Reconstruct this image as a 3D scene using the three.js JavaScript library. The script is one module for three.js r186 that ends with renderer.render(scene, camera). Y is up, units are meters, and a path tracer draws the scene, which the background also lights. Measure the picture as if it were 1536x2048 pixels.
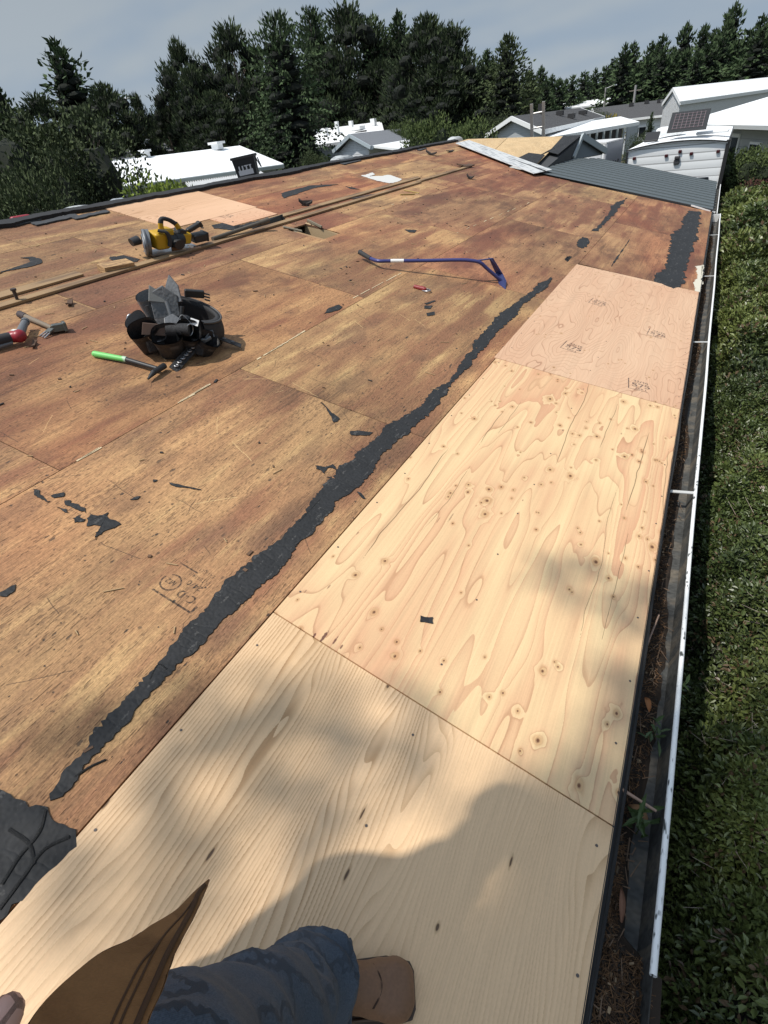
import * as THREE from 'three';
import { mergeGeometries } from 'three/addons/utils/BufferGeometryUtils.js';
import { RoundedBoxGeometry } from 'three/addons/geometries/RoundedBoxGeometry.js';

// ---------- camera, sky, sun, exposure ----------
const V = (x, y, z) => new THREE.Vector3(x, y, z);
const scene = new THREE.Scene();
const camera = new THREE.PerspectiveCamera(86.951, 0.75, 0.05, 1500);
const EYE = V(-0.0903, 4.2355, 0);
const camX = V(0.88589, -0.10406, -0.45208), camY = V(-0.18479, 0.8147, -0.54965), camZ = V(0.4255, 0.57047, 0.7025);
camera.position.copy(EYE);
camera.quaternion.setFromRotationMatrix(new THREE.Matrix4().makeBasis(camX, camY, camZ));
camera.updateMatrixWorld(true);
scene.add(camera);
const renderer = new THREE.WebGLRenderer({ antialias: true });
renderer.toneMapping = THREE.LinearToneMapping;
renderer.toneMappingExposure = 1.2;
renderer.shadowMap.enabled = true;
const SUN_DIR = V(-0.34, 1, 0.4).normalize();
const sun = new THREE.DirectionalLight(new THREE.Color(1, 0.945, 0.86), 3.5);
sun.position.copy(SUN_DIR).multiplyScalar(60).add(V(-2, 2, -6));
sun.target.position.set(-2, 2, -6);
sun.castShadow = true;
sun.shadow.mapSize.set(4096, 4096);
Object.assign(sun.shadow.camera, { left: -40, right: 40, top: 40, bottom: -40, near: 1, far: 200 });
sun.shadow.radius = 1.7;
scene.add(sun, sun.target);

// ---------- random numbers and noise ----------
function rng(seed) { let a = seed >>> 0; return () => { a = (a + 0x6D2B79F5) | 0; let t = Math.imul(a ^ (a >>> 15), 1 | a); t = (t + Math.imul(t ^ (t >>> 7), 61 | t)) ^ t; return ((t ^ (t >>> 14)) >>> 0) / 4294967296; }; }
const NT = new Float32Array(512 * 512); { const r = rng(77); for (let i = 0; i < NT.length; i++) NT[i] = r() * 2 - 1; }
function N(x, y) { // value noise, -1..1
  const xi = Math.floor(x), yi = Math.floor(y); let fx = x - xi, fy = y - yi;
  fx = fx * fx * (3 - 2 * fx); fy = fy * fy * (3 - 2 * fy);
  const a = (yi & 511) << 9, b = ((yi + 1) & 511) << 9, c = xi & 511, d = (xi + 1) & 511;
  const p = NT[a + c] + (NT[a + d] - NT[a + c]) * fx, q = NT[b + c] + (NT[b + d] - NT[b + c]) * fx;
  return p + (q - p) * fy;
}
function fbm(x, y, o = 4) { let s = 0, a = 0.5; for (let i = 0; i < o; i++) { s += a * N(x, y); x = x * 2.03 + 17.3; y = y * 2.03 + 9.1; a *= 0.5; } return s; }
const sm = (a, b, x) => { x = Math.min(1, Math.max(0, (x - a) / (b - a))); return x * x * (3 - 2 * x); };
const mix = (a, b, t) => a + (b - a) * t;
const mix3 = (a, b, t) => [a[0] + (b[0] - a[0]) * t, a[1] + (b[1] - a[1]) * t, a[2] + (b[2] - a[2]) * t];

{ // sky: thin grey-blue cloud sheet, bluer towards the right of the view
  const w = 1024, h = 512, d = new Float32Array(w * h * 4);
  for (let j = 0; j < h; j++) for (let i = 0; i < w; i++) {
    const el = ((j + 0.5) / h - 0.5) * Math.PI, az = ((i + 0.5) / w - 0.5) * 2 * Math.PI;
    const x = Math.cos(el) * Math.cos(az), y = Math.sin(el), z = Math.cos(el) * Math.sin(az);
    const k = 1 / (Math.max(y, 0) + 0.22);
    const cx = x * k, cz = z * k;
    let cl = 0.5 + 0.75 * fbm(cx * 1.1 + 3.1, cz * 3.0 + 1.7, 5) + 0.25 * fbm(cx * 5 + 30, cz * 13, 3);
    cl = sm(0.18, 0.85, cl);
    const blue = mix3([0.20, 0.285, 0.40], [0.135, 0.195, 0.30], sm(0, 0.7, y));
    const grey = mix3([0.335, 0.385, 0.43], [0.25, 0.285, 0.325], sm(0.0, 0.5, y));
    let c = mix3(blue, grey, 0.5 + 0.5 * cl);
    const sd = Math.max(0, x * SUN_DIR.x + y * SUN_DIR.y + z * SUN_DIR.z), glow = 1 + 2.6 * sd * sd * sd; c = [c[0] * glow, c[1] * glow, c[2] * glow];  // sky brightened in a broad lobe around the sun, added for fill
    if (y < 0) c = mix3(c, [0.12, 0.13, 0.12], sm(0, -0.1, y));
    const o = (j * w + i) * 4; d[o] = c[0]; d[o + 1] = c[1]; d[o + 2] = c[2]; d[o + 3] = 1;
  }
  const t = new THREE.DataTexture(d, w, h, THREE.RGBAFormat, THREE.FloatType);
  t.mapping = THREE.EquirectangularReflectionMapping; t.magFilter = THREE.LinearFilter; t.minFilter = THREE.LinearFilter; t.needsUpdate = true;
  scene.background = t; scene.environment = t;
}

// ---------- helpers ----------
function rayDir(px, py) { return camX.clone().multiplyScalar(px - 768).addScaledVector(camY, 1024 - py).addScaledVector(camZ, -1080); }
const SL = 14 * Math.PI / 180, CS = Math.cos(SL), SN = Math.sin(SL), EAVE = 2.6;
const RN = V(SN, CS, 0);
function roofUZ(px, py, hgt = 0) { // photo point -> [up-slope distance from the eave, distance forward] on the roof plane
  const r = rayDir(px, py), p0 = V(0, EAVE, 0).addScaledVector(RN, hgt);
  const q = EYE.clone().addScaledVector(r, p0.sub(EYE).dot(RN) / r.dot(RN));
  const l = q.sub(V(0, EAVE, 0)); return [-(l.x * CS - l.y * SN), -l.z];
}
const roofP = (u, z, h = 0) => V(-u * CS + h * SN, EAVE + u * SN + h * CS, -z);
const rp = (x, y, h = 0) => { const [u, z] = roofUZ(x, y, h); return roofP(u, z, h); };
function atDist(px, py, d) { const r = rayDir(px, py); return EYE.clone().addScaledVector(r, d / Math.hypot(r.x, r.z)); }
function atZ(px, py, z) { const r = rayDir(px, py); return EYE.clone().addScaledVector(r, (z - EYE.z) / r.z); }
function along(px, py, d) { return EYE.clone().addScaledVector(rayDir(px, py).normalize(), d); }
function atY(px, py, y) { const r = rayDir(px, py); return EYE.clone().addScaledVector(r, (y - EYE.y) / r.y); }

const taken = {};
function numbered(n) { n = n.replace(/_\d{3}$/, ''); const k = taken[n] = (taken[n] ?? -1) + 1; return k ? `${n}_${String(k).padStart(3, '0')}` : n; }
function tag(o, label, category, group, kind) { if (label) o.userData.label = label; if (category) o.userData.category = category; if (group) o.userData.group = group; if (kind) o.userData.kind = kind; return o; }
function shade(o) { o.castShadow = o.receiveShadow = true; return o; }
function thing(name, label, category, pos = V(0, 0, 0), group) { const g = new THREE.Group(); g.name = numbered(name); g.position.copy(pos); scene.add(g); return tag(g, label, category, group); }
const roofQ = new THREE.Quaternion().setFromAxisAngle(V(0, 0, 1), -SL);
function onRoof(g, u, z, yaw = 0, h = 0) { g.position.copy(roofP(u, z, h)); g.quaternion.copy(roofQ).multiply(new THREE.Quaternion().setFromAxisAngle(V(0, 1, 0), yaw)); return g; }
// local roof axes: x = down-slope, y = off the deck, z = back towards the viewer
function yawTo(u0, z0, u1, z1) { return Math.atan2(-(-(z1 - z0)), -(u1 - u0)); } // turns local +x onto the direction from (u0,z0) to (u1,z1)
function prep(g) { g = g.index ? g.toNonIndexed() : g; for (const k of Object.keys(g.attributes)) if (!['position', 'normal', 'uv', 'color'].includes(k)) g.deleteAttribute(k); if (!g.attributes.uv) g.setAttribute('uv', new THREE.BufferAttribute(new Float32Array(g.attributes.position.count * 2), 2)); if (!g.attributes.normal) g.computeVertexNormals(); return g; }
function part(parent, name, geos, mat, label) {
  let g = Array.isArray(geos) ? (geos.length > 1 ? mergeGeometries(geos.map(prep)) : geos[0]) : geos;
  const m = shade(new THREE.Mesh(g, mat)); m.name = name; if (label) m.userData.label = label; parent.add(m); return m;
}
function T(g, x = 0, y = 0, z = 0, rx = 0, ry = 0, rz = 0) { if (rx || ry || rz) g.applyMatrix4(new THREE.Matrix4().makeRotationFromEuler(new THREE.Euler(rx, ry, rz))); g.translate(x, y, z); return g; }
const box = (w, h, d, x = 0, y = 0, z = 0, rx = 0, ry = 0, rz = 0) => T(new THREE.BoxGeometry(w, h, d), x, y, z, rx, ry, rz);
const rbox = (w, h, d, r, x = 0, y = 0, z = 0, rx = 0, ry = 0, rz = 0) => T(new RoundedBoxGeometry(w, h, d, 2, Math.min(r, w / 2.01, h / 2.01, d / 2.01)), x, y, z, rx, ry, rz);
const cyl = (r0, r1, h, x = 0, y = 0, z = 0, rx = 0, ry = 0, rz = 0, seg = 16) => T(new THREE.CylinderGeometry(r0, r1, h, seg), x, y, z, rx, ry, rz);
const sph = (r, x, y, z, sx = 1, sy = 1, sz = 1) => { const g = new THREE.SphereGeometry(r, 18, 12); g.scale(sx, sy, sz); return T(g, x, y, z); };
const tube = (pts, r, seg = 8, n = 0) => new THREE.TubeGeometry(new THREE.CatmullRomCurve3(pts.map((p) => (p.isVector3 ? p : V(...p))), false, 'centripetal'), n || Math.max(2, pts.length * 5), r, seg);
const lathe = (pts, seg = 24) => new THREE.LatheGeometry(pts.map((p) => new THREE.Vector2(...p)), seg);
function bar(a, b, w, h, bev = 0) { // rectangular bar between two points
  const d = b.clone().sub(a), L = d.length(), g = bev ? new RoundedBoxGeometry(w, h, L, 1, bev) : new THREE.BoxGeometry(w, h, L);
  const m = new THREE.Matrix4().lookAt(V(0, 0, 0), d.clone().negate(), Math.abs(d.y) > 0.98 * L ? V(1, 0, 0) : V(0, 1, 0)); g.applyMatrix4(m); const c = a.clone().add(b).multiplyScalar(0.5); g.translate(c.x, c.y, c.z); return g;
}
function rod(a, b, r0, r1 = r0, seg = 8) { const d = b.clone().sub(a), g = new THREE.CylinderGeometry(r1, r0, d.length(), seg); g.applyQuaternion(new THREE.Quaternion().setFromUnitVectors(V(0, 1, 0), d.clone().normalize())); const c = a.clone().add(b).multiplyScalar(0.5); g.translate(c.x, c.y, c.z); return g; }
function extrude(pts, depth, bev = 0) { const s = new THREE.Shape(pts.map((p) => new THREE.Vector2(...p))); return new THREE.ExtrudeGeometry(s, { depth, bevelEnabled: bev > 0, bevelSize: bev, bevelThickness: bev, bevelSegments: 2, curveSegments: 8 }); }
function quad(a, b, c, d, uvs) { // a b c d counter-clockwise seen from the front
  const g = new THREE.BufferGeometry(), p = [a, b, c, a, c, d], t = uvs || [[0, 0], [1, 0], [1, 1], [0, 1]], u = [t[0], t[1], t[2], t[0], t[2], t[3]];
  g.setAttribute('position', new THREE.BufferAttribute(new Float32Array(p.flatMap((v) => [v.x, v.y, v.z])), 3)); g.setAttribute('uv', new THREE.BufferAttribute(new Float32Array(u.flat()), 2)); g.computeVertexNormals(); return g;
}
function slab(a, b, c, d, th) { // a plate with thickness below the face a b c d
  const n = b.clone().sub(a).cross(d.clone().sub(a)).normalize().multiplyScalar(-th), [A, B, C, D] = [a, b, c, d].map((v) => v.clone().add(n));
  const s = (p, q) => p.distanceTo(q), W = s(a, b), H = s(a, d), uv = [[0, 0], [W, 0], [W, H], [0, H]];
  return mergeGeometries([quad(a, b, c, d, uv), quad(D, C, B, A, uv), quad(A, B, b, a), quad(B, C, c, b), quad(C, D, d, c), quad(D, A, a, d)]);
}
const std = (c, rough = 0.8, o = {}) => new THREE.MeshStandardMaterial({ color: Array.isArray(c) ? new THREE.Color().setRGB(...c) : c, roughness: rough, ...o });

// ---------- computed textures ----------
const toS = (v) => { v = Math.min(1, Math.max(0, v)); return 255 * (v <= 0.0031308 ? v * 12.92 : 1.055 * Math.pow(v, 1 / 2.4) - 0.055); };
function tex(w, h, fn, bumpFrom) { // fn(i/w, j/h) -> [r,g,b,height] linear; returns {map, bump, px}
  const d = new Uint8Array(w * h * 4), bw = w, b = new Uint8Array(bw * h * 4);
  for (let j = 0; j < h; j++) for (let i = 0; i < w; i++) {
    const c = fn((i + 0.5) / w, (j + 0.5) / h), o = (j * w + i) * 4;
    d[o] = toS(c[0]); d[o + 1] = toS(c[1]); d[o + 2] = toS(c[2]); d[o + 3] = 255;
    const v = Math.min(255, Math.max(0, (c[3] ?? 0.5) * 255)); b[o] = b[o + 1] = b[o + 2] = v; b[o + 3] = 255;
  }
  const mk = (a, srgb) => { const t = new THREE.DataTexture(a, w, h, THREE.RGBAFormat); t.magFilter = THREE.LinearFilter; t.minFilter = THREE.LinearMipmapLinearFilter; t.generateMipmaps = true; t.wrapS = t.wrapT = THREE.RepeatWrapping; if (srgb) t.colorSpace = THREE.SRGBColorSpace; t.needsUpdate = true; return t; };
  return { map: mk(d, true), bump: mk(b, false), px: d, w, h };
}
function stamp(t, u, v, su, sv, rot, draw, ink = 0.75) { // prints ink onto a texture: centre u v, size as a share of the texture
  const S = 256, cv = document.createElement('canvas'); cv.width = cv.height = S; const g = cv.getContext('2d');
  g.clearRect(0, 0, S, S); g.fillStyle = g.strokeStyle = '#000'; g.textAlign = 'center'; g.textBaseline = 'middle'; draw(g, S);
  const im = g.getImageData(0, 0, S, S).data, c = Math.cos(rot), s = Math.sin(rot), asp = (su * t.w) / (sv * t.h);
  const W = su * t.w, H = sv * t.h, R = Math.hypot(W, H) / 2 + 2, cx = u * t.w, cy = v * t.h;
  for (let j = Math.floor(cy - R); j < cy + R; j++) for (let i = Math.floor(cx - R); i < cx + R; i++) {
    const dx = i - cx, dy = j - cy, x = 0.5 - (dx * c + dy * s) / W, y = (-dx * s + dy * c) / H + 0.5;
    if (x < 0 || x >= 1 || y < 0 || y >= 1 || i < 0 || j < 0 || i >= t.w || j >= t.h) continue;
    const a = im[(Math.floor((1 - y) * S) * S + Math.floor(x * S)) * 4 + 3] / 255 * ink * (0.65 + 0.5 * N(i * 0.21, j * 0.21));
    const o = (j * t.w + i) * 4; for (let k = 0; k < 3; k++) t.px[o + k] *= 1 - Math.max(0, Math.min(1, a)) * [0.85, 0.85, 0.8][k];
  }
}
// ---------- wood textures ----------
const PW = 1.22, PL = 2.67; // one sheet, metres across and along
function knotField(seed, n, rmin, rmax, rows) {
  const r = rng(seed), ks = [];
  for (let i = 0; i < n; i++) ks.push({ x: r() * PW, y: rows && r() < 0.6 ? rows[Math.floor(r() * rows.length)] + (r() - 0.5) * 0.16 : r() * PL, r: mix(rmin, rmax, r() * r()) });
  return ks;
}
function crackField(seed, n) { const r = rng(seed), cs = []; for (let i = 0; i < n; i++) { const y0 = r() * PL * 0.8; cs.push({ x: r() * PW, y0, y1: y0 + 0.3 + r() * 0.9, s: r() * 50, k: (r() - 0.5) * 0.05, w: 0.0008 + r() * 0.0012 }); } return cs; }
function rotaryVeneer(seed, { K, pale, warm, line, knots, cracks, sx = 2.1, sy = 0.62, lineAmt = 0.65, step = 1, marks = [], size = [1024, 2048] }) {
  const buckets = {}; for (const k of knots) { const R = k.r * 7; for (let a = Math.floor((k.x - R) * 10); a <= (k.x + R) * 10; a++) for (let b = Math.floor((k.y - R) * 10); b <= (k.y + R) * 10; b++) (buckets[a + ',' + b] ||= []).push(k); }
  return tex(size[0], size[1], (i, j) => {
    const X = i * PW, Y = j * PL; let h = 0, kd = null, kr = 9;
    for (const k of buckets[Math.floor(X * 10) + ',' + Math.floor(Y * 10)] || []) { const dx = X - k.x, dy = (Y - k.y) * 0.72, d = Math.hypot(dx, dy) / k.r * (1 + 0.28 * N(dx * 60 + k.x * 99, dy * 60)); h += 0.42 * (k.r / 0.02) * Math.exp(-d * d / 5); if (d < kr) { kr = d; kd = k; } }
    h += 1.15 * fbm(X * sx + seed, Y * sy + seed * 3, 3) + 0.2 * N(X * 8 + seed, Y * 2.1) + 0.06 * N(X * 24, Y * 5);
    const q = h * K, f = q - Math.floor(q), band = N(Math.floor(q) * 7.3, seed);
    let t = 0.08 + (Math.pow(f, 1.6) * 0.55 + 0.4 * band) * step + 0.32 + (1 - step) * 0.2 + 0.55 * fbm(X * 3.4 + 9, Y * 0.7 + seed, 3);
    let c = mix3(pale, warm, Math.min(1, Math.max(0, t)));
    const ln = sm(0.9 - 0.05 * K / 10, 0.985, f) * (1 - sm(0.992, 1, f)) * lineAmt * (0.55 + 0.45 * N(X * 6, Y * 3 + 5));
    c = mix3(c, line, Math.max(0, ln));
    const fib = N(X * 420, Y * 7) * 0.5 + N(X * 130, Y * 2.6 + 40) * 0.5 + 0.5 * N(X * 55, Y * 1.2 + 9);
    const g = 1 + 0.075 * fib + 0.03 * N(X * 300, Y * 300);
    let hh = 0.5 + 0.12 * fib - 0.15 * ln;
    c = [c[0] * g, c[1] * g, c[2] * g];
    if (kd && kr < 2.2) { const ring = 0.5 + 0.5 * Math.sin(kr * 9 + N(X * 90, Y * 90) * 1.4), a = sm(2.1, 0.7, kr); c = mix3(c, mix3([0.36, 0.19, 0.08], [0.52, 0.30, 0.13], ring), a * 0.6); if (kr < 0.62) { c = mix3(c, [0.14, 0.06, 0.025], sm(0.62, 0.25, kr)); hh -= 0.2; } }
    for (const k of cracks) if (Y > k.y0 && Y < k.y1) { const cx = k.x + k.k * (Y - k.y0) + 0.012 * N(Y * 3, k.s) + 0.003 * N(Y * 17, k.s), d = Math.abs(X - cx), w = k.w * sm(0, 0.15, Math.min(Y - k.y0, k.y1 - Y)); if (d < w * 2) { const a = sm(w * 1.6, w * 0.4, d) * 0.85; c = mix3(c, [0.13, 0.075, 0.03], a); hh -= 0.3 * a; } }
    for (const m of marks || []) { const dx = (X - m[0]) / m[2], dy = (Y - m[1]) / m[3], d = dx * dx + dy * dy + 0.6 * N(X * 200, Y * 200); if (d < 1.6) c = mix3(c, [0.10, 0.03, 0.02], sm(1.4, 0.5, d) * m[4]); }
    return [...c, hh];
  });
}
const knotty = rotaryVeneer(4, { K: 5.2, sx: 5.2, sy: 0.42, pale: [0.72, 0.525, 0.29], warm: [0.61, 0.345, 0.195], line: [0.38, 0.2, 0.1], knots: knotField(11, 150, 0.005, 0.0155, [0.13, 0.3, 1.12, 1.3, 1.95, 2.15, 2.5]), cracks: crackField(5, 11), marks: [[1.03, 0.1, 0.004, 0.012, 0.9], [1.0, 0.115, 0.005, 0.022, 0.9], [0.96, 0.12, 0.004, 0.016, 0.85], [0.93, 0.11, 0.003, 0.01, 0.8], [1.07, 0.09, 0.003, 0.008, 0.7], [1.1, 0.3, 0.003, 0.012, 0.6], [1.16, 0.24, 0.002, 0.01, 0.6], [0.86, 0.9, 0.003, 0.03, 0.5], [0.9, 0.86, 0.002, 0.025, 0.5], [1.15, 0.6, 0.003, 0.01, 0.5], [0.3, 2.1, 0.004, 0.01, 0.5], [0.62, 1.2, 0.003, 0.008, 0.5]] });
const pinkish = rotaryVeneer(23, { K: 15, step: 0.25, pale: [0.65, 0.44, 0.285], warm: [0.57, 0.34, 0.21], line: [0.33, 0.165, 0.095], sx: 1.9, sy: 0.5, lineAmt: 0.95, knots: knotField(31, 60, 0.004, 0.009, [0.1, 0.62, 1.25, 1.9, 2.55]), cracks: [] });
// straight fine grain with short dark pitch pockets
const pitch = (() => { const r = rng(91), a = []; for (let i = 0; i < 20; i++) a.push([r() * PW, r() * PL, 0.0022 + r() * 0.0032, 0.006 + r() * 0.011]); return a; })();
const fineGrain = tex(1024, 2048, (i, j) => {
  const X = i * PW, Y = j * PL;
  const sw = fbm(X * 2.4 + 5, Y * 0.55 + 2, 3), q = X * 70 + 17 * sw + 2.2 * N(X * 9, Y * 1.1) + 0.9 * N(X * 26, Y * 4.2);
  const f = q - Math.floor(q), amt = sm(-0.35, 0.35, N(X * 3.1 + 8, Y * 0.9) + 0.25 * N(X * 30, Y * 2));
  const ln = Math.pow(f, 2.6) * (0.3 + 0.7 * amt) * (0.75 + 0.25 * N(X * 60, Y * 11));
  let c = mix3([0.67, 0.45, 0.25], [0.76, 0.53, 0.325], 0.5 + 0.5 * fbm(X * 3 + 2, Y * 0.8, 3));
  c = mix3(c, [0.36, 0.20, 0.085], Math.min(1, ln * 1.0));
  const fib = N(X * 500, Y * 10) * 0.6 + N(X * 170, Y * 3.5 + 7) * 0.5, g = 1 + 0.06 * fib + 0.03 * N(X * 310, Y * 280) + 0.06 * N(X * 2, Y * 1.3 + 60);
  c = [c[0] * g, c[1] * g, c[2] * g]; let hh = 0.5 + 0.1 * fib - 0.2 * ln;
  for (const p of pitch) { const dx = (X - p[0]) / p[2], dy = (Y - p[1]) / p[3], d = dx * dx + dy * dy; if (d < 5) { const a = sm(1.3, 0.5, d); c = mix3(c, [0.30, 0.17, 0.07], sm(4.5, 1, d) * 0.45); c = mix3(c, [0.07, 0.035, 0.015], a * 0.9); hh -= 0.3 * a; } }
  return [...c, hh];
});
function oldVeneer(seed, marks) {
  const r = rng(seed * 7 + 1), spots = []; for (let i = 0; i < 420; i++) spots.push([r() * PW, r() * PL, 0.0012 + r() * r() * 0.006, 0.6 + r() * r() * 3.2, r()]);
  for (let a = 0; a < 5; a++) for (let b = 0; b < 14; b++) if (r() < 0.5) spots.push([0.05 + r() * 0.01 + b * 0.087, 0.1 + a * 0.61 + (r() - 0.5) * 0.02, 0.003, 1, 0.2]);
  const bk = {}; for (const s of spots) { const R = s[2] * s[3] * 1.6; for (let a = Math.floor((s[0] - R) * 20); a <= (s[0] + R) * 20; a++) for (let b = Math.floor((s[1] - R) * 20); b <= (s[1] + R) * 20; b++) (bk[a + ',' + b] ||= []).push(s); }
  const scr = []; for (let i = 0; i < 26; i++) scr.push([r() * PW, r() * PL, (r() - 0.5) * 2.6, 0.02 + r() * 0.09, r()]);
  return tex(seed === 1 ? 1024 : 768, seed === 1 ? 2048 : 1536, (i, j) => {
    const X = i * PW, Y = j * PL, s = seed * 13.7;
    const lo = fbm(X * 2.6 + s, Y * 0.95 + s, 4), mid = fbm(X * 11 + s, Y * 2.4, 4), st = N(X * 60 + s, Y * 2.2) * 0.5 + N(X * 150, Y * 6 + s) * 0.35, fib = N(X * 420, Y * 16) * 0.6 + N(X * 260 + s, Y * 60) * 0.5;
    let c = mix3([0.345, 0.208, 0.1], [0.262, 0.142, 0.071], sm(-0.35, 0.4, lo + 0.45 * mid));
    c = mix3(c, [0.18, 0.08, 0.045], sm(0.05, 0.6, lo * 0.8 + mid * 0.75 + 0.25 * st) * 0.75);
    c = mix3(c, [0.42, 0.275, 0.13], sm(0.12, 0.6, -mid * 1.1 - lo * 0.3 + 0.3 * st) * 0.7);
    const dk = sm(0.28, 0.75, fbm(X * 5 + s + 40, Y * 1.1 + 3, 4) + 0.35 * st + 0.2 * fib);
    c = mix3(c, [0.075, 0.045, 0.025], dk * 0.75);
    const pore = sm(0.42, 0.9, N(X * 270 + s, Y * 62) + 0.4 * N(X * 110, Y * 22) + 0.3 * N(X * 14, Y * 6 + s)); c = mix3(c, [0.10, 0.055, 0.03], pore * 0.5);
    const blot = fbm(X * 6 + s * 2, Y * 3.4, 4); c = mix3(c, [0.115, 0.062, 0.038], sm(0.08, 0.55, blot) * 0.5); const stk = sm(0.25, 0.8, N(X * 44 + s, Y * 1.6) + 0.5 * N(X * 120, Y * 5)); c = mix3(c, [0.11, 0.06, 0.034], stk * 0.18); const g = 1 + 0.15 * fib + 0.1 * st + 0.16 * N(X * 330, Y * 330) + 0.14 * N(X * 140, Y * 120); c = [c[0] * g, c[1] * g, c[2] * g];
    let hh = 0.5 + 0.18 * fib + 0.1 * st - 0.25 * pore;
    for (const p of bk[Math.floor(X * 20) + ',' + Math.floor(Y * 20)] || []) { const dx = (X - p[0]) / p[2], dy = (Y - p[1]) / (p[2] * p[3]), d = dx * dx + dy * dy + 0.7 * N(X * 300, Y * 300); if (d < 2) { const a = sm(1.5, 0.5, d) * (0.55 + 0.45 * p[4]); c = mix3(c, [0.035, 0.026, 0.02], a); hh -= 0.25 * a; } }
    for (const k of scr) { const dx = X - k[0], dy = Y - k[1]; if (Math.abs(dx) + Math.abs(dy) < 0.12) { const al = dx * Math.cos(k[2]) + dy * Math.sin(k[2]), ac = Math.abs(-dx * Math.sin(k[2]) + dy * Math.cos(k[2]) + 0.004 * N(al * 30, k[4] * 90)); if (Math.abs(al) < k[3] && ac < 0.0016) c = mix3(c, k[4] < 0.65 ? [0.05, 0.03, 0.018] : [0.55, 0.40, 0.2], 0.7); } }
    return [...c, hh];
  });
}
const oldA = oldVeneer(1), oldB = oldVeneer(2), oldC = oldVeneer(3);
const stampGrade = (g, S) => { // panel grade mark: circle mark, panel grade letters, index line
  g.fillRect(4, 8, S - 30, 9); g.fillRect(4, 8, 12, 44); g.fillRect(S * 0.55, S - 70, S * 0.42, 7); g.lineWidth = 7;
  g.beginPath(); g.arc(196, 84, 44, 0.9, 6.6); g.stroke(); g.font = 'bold 38px sans-serif'; g.fillText('M2', 196, 86);
  g.font = 'bold 58px sans-serif'; g.fillText('C-D', 84, 64); g.font = 'bold 40px sans-serif'; g.fillText('24/0', 100, 128);
  g.font = '26px sans-serif'; g.fillText('INTERIOR', 110, 170); g.fillText('EXT GLUE', 118, 212);
};
const stampRated = (g, S) => { g.fillRect(6, 6, 10, S - 12); g.fillRect(6, S - 16, S - 60, 10); g.font = 'bold 60px sans-serif'; g.fillText('32/16', 138, 48); g.font = 'bold 118px sans-serif'; g.fillText('575', 138, 134); g.font = 'bold 44px sans-serif'; g.fillText('EXP 1', 138, 212); };
// ---------- ground ----------
const groundTex = tex(512, 512, (i, j) => { const n = fbm(i * 9, j * 9, 5), m = N(i * 150, j * 150); const c = mix3([0.05, 0.062, 0.022], [0.10, 0.085, 0.05], sm(-0.2, 0.4, n)); return [c[0] * (1 + 0.25 * m), c[1] * (1 + 0.25 * m), c[2] * (1 + 0.2 * m), 0.5 + 0.4 * m]; });
groundTex.map.repeat.set(160, 160); groundTex.bump.repeat.set(160, 160);
{
  const g = new THREE.PlaneGeometry(1600, 1600); g.rotateX(-Math.PI / 2); g.translate(0, 0, -300);
  tag(part(scene, 'ground', g, std(0xffffff, 0.95, { map: groundTex.map, bumpMap: groundTex.bump, bumpScale: 0.04 })), 'grass and bare soil between the homes', null, null, 'structure');
}
// ---------- the house under the viewer ----------
const house = thing('house', 'house seen from on top, its low roof stripped to bare old and new plywood', 'house');
const ZB = 3.2, ZF = 11.62, UR = 5.5; // back end, front end, ridge
const M = {
  attic: std([0.016, 0.014, 0.012], 0.95), rafter: std([0.33, 0.2, 0.1], 0.85), wall: std([0.55, 0.54, 0.5], 0.7), white: std([0.78, 0.78, 0.77], 0.55),
  tar: null, black: std([0.018, 0.018, 0.019], 0.6), gutter: null, metal: null,
};
const tarT = tex(512, 512, (i, j) => { const a = fbm(i * 8, j * 8, 5), b = N(i * 90, j * 90), w = Math.pow(1 - Math.abs(fbm(i * 5 + 3, j * 12 + 8, 4)), 8), sc = sm(0.62, 0.9, N(i * 60, j * 14) + 0.4 * N(i * 170, j * 170)); const k = 1 + 0.35 * a + 0.25 * b; return [0.014 * k + sc * 0.045, 0.0148 * k + sc * 0.043, 0.0163 * k + sc * 0.04, 0.5 + 0.35 * a + 0.12 * b - 0.3 * w]; });
for (const t of [tarT.map, tarT.bump]) t.repeat.set(1.3, 1.3);
M.tar = std(0xffffff, 0.74, { map: tarT.map, bumpMap: tarT.bump, bumpScale: 0.005 });
const deck = new THREE.Group(); deck.name = 'roof_deck'; deck.position.set(0, EAVE, 0); deck.rotation.z = -SL; house.add(deck);
const L = (u, z, h = 0) => V(-u, h, -z); // roof-plane coordinates inside the deck group
{ // frame below the sheathing: dark attic floor, rafters, far slope, walls
  part(deck, 'attic_floor', slab(L(0.02, -ZB, -0.32), L(0.02, ZF, -0.32), L(UR, ZF, -0.32), L(UR, -ZB, -0.32), 0.02), M.attic);
  for (let z = -2.9; z < 11.5; z += 0.61) part(deck, 'rafter', bar(L(0.03, z, -0.105), L(UR - 0.03, z, -0.105), 0.04, 0.17), M.rafter);
}
const SH = 0.015;
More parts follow.
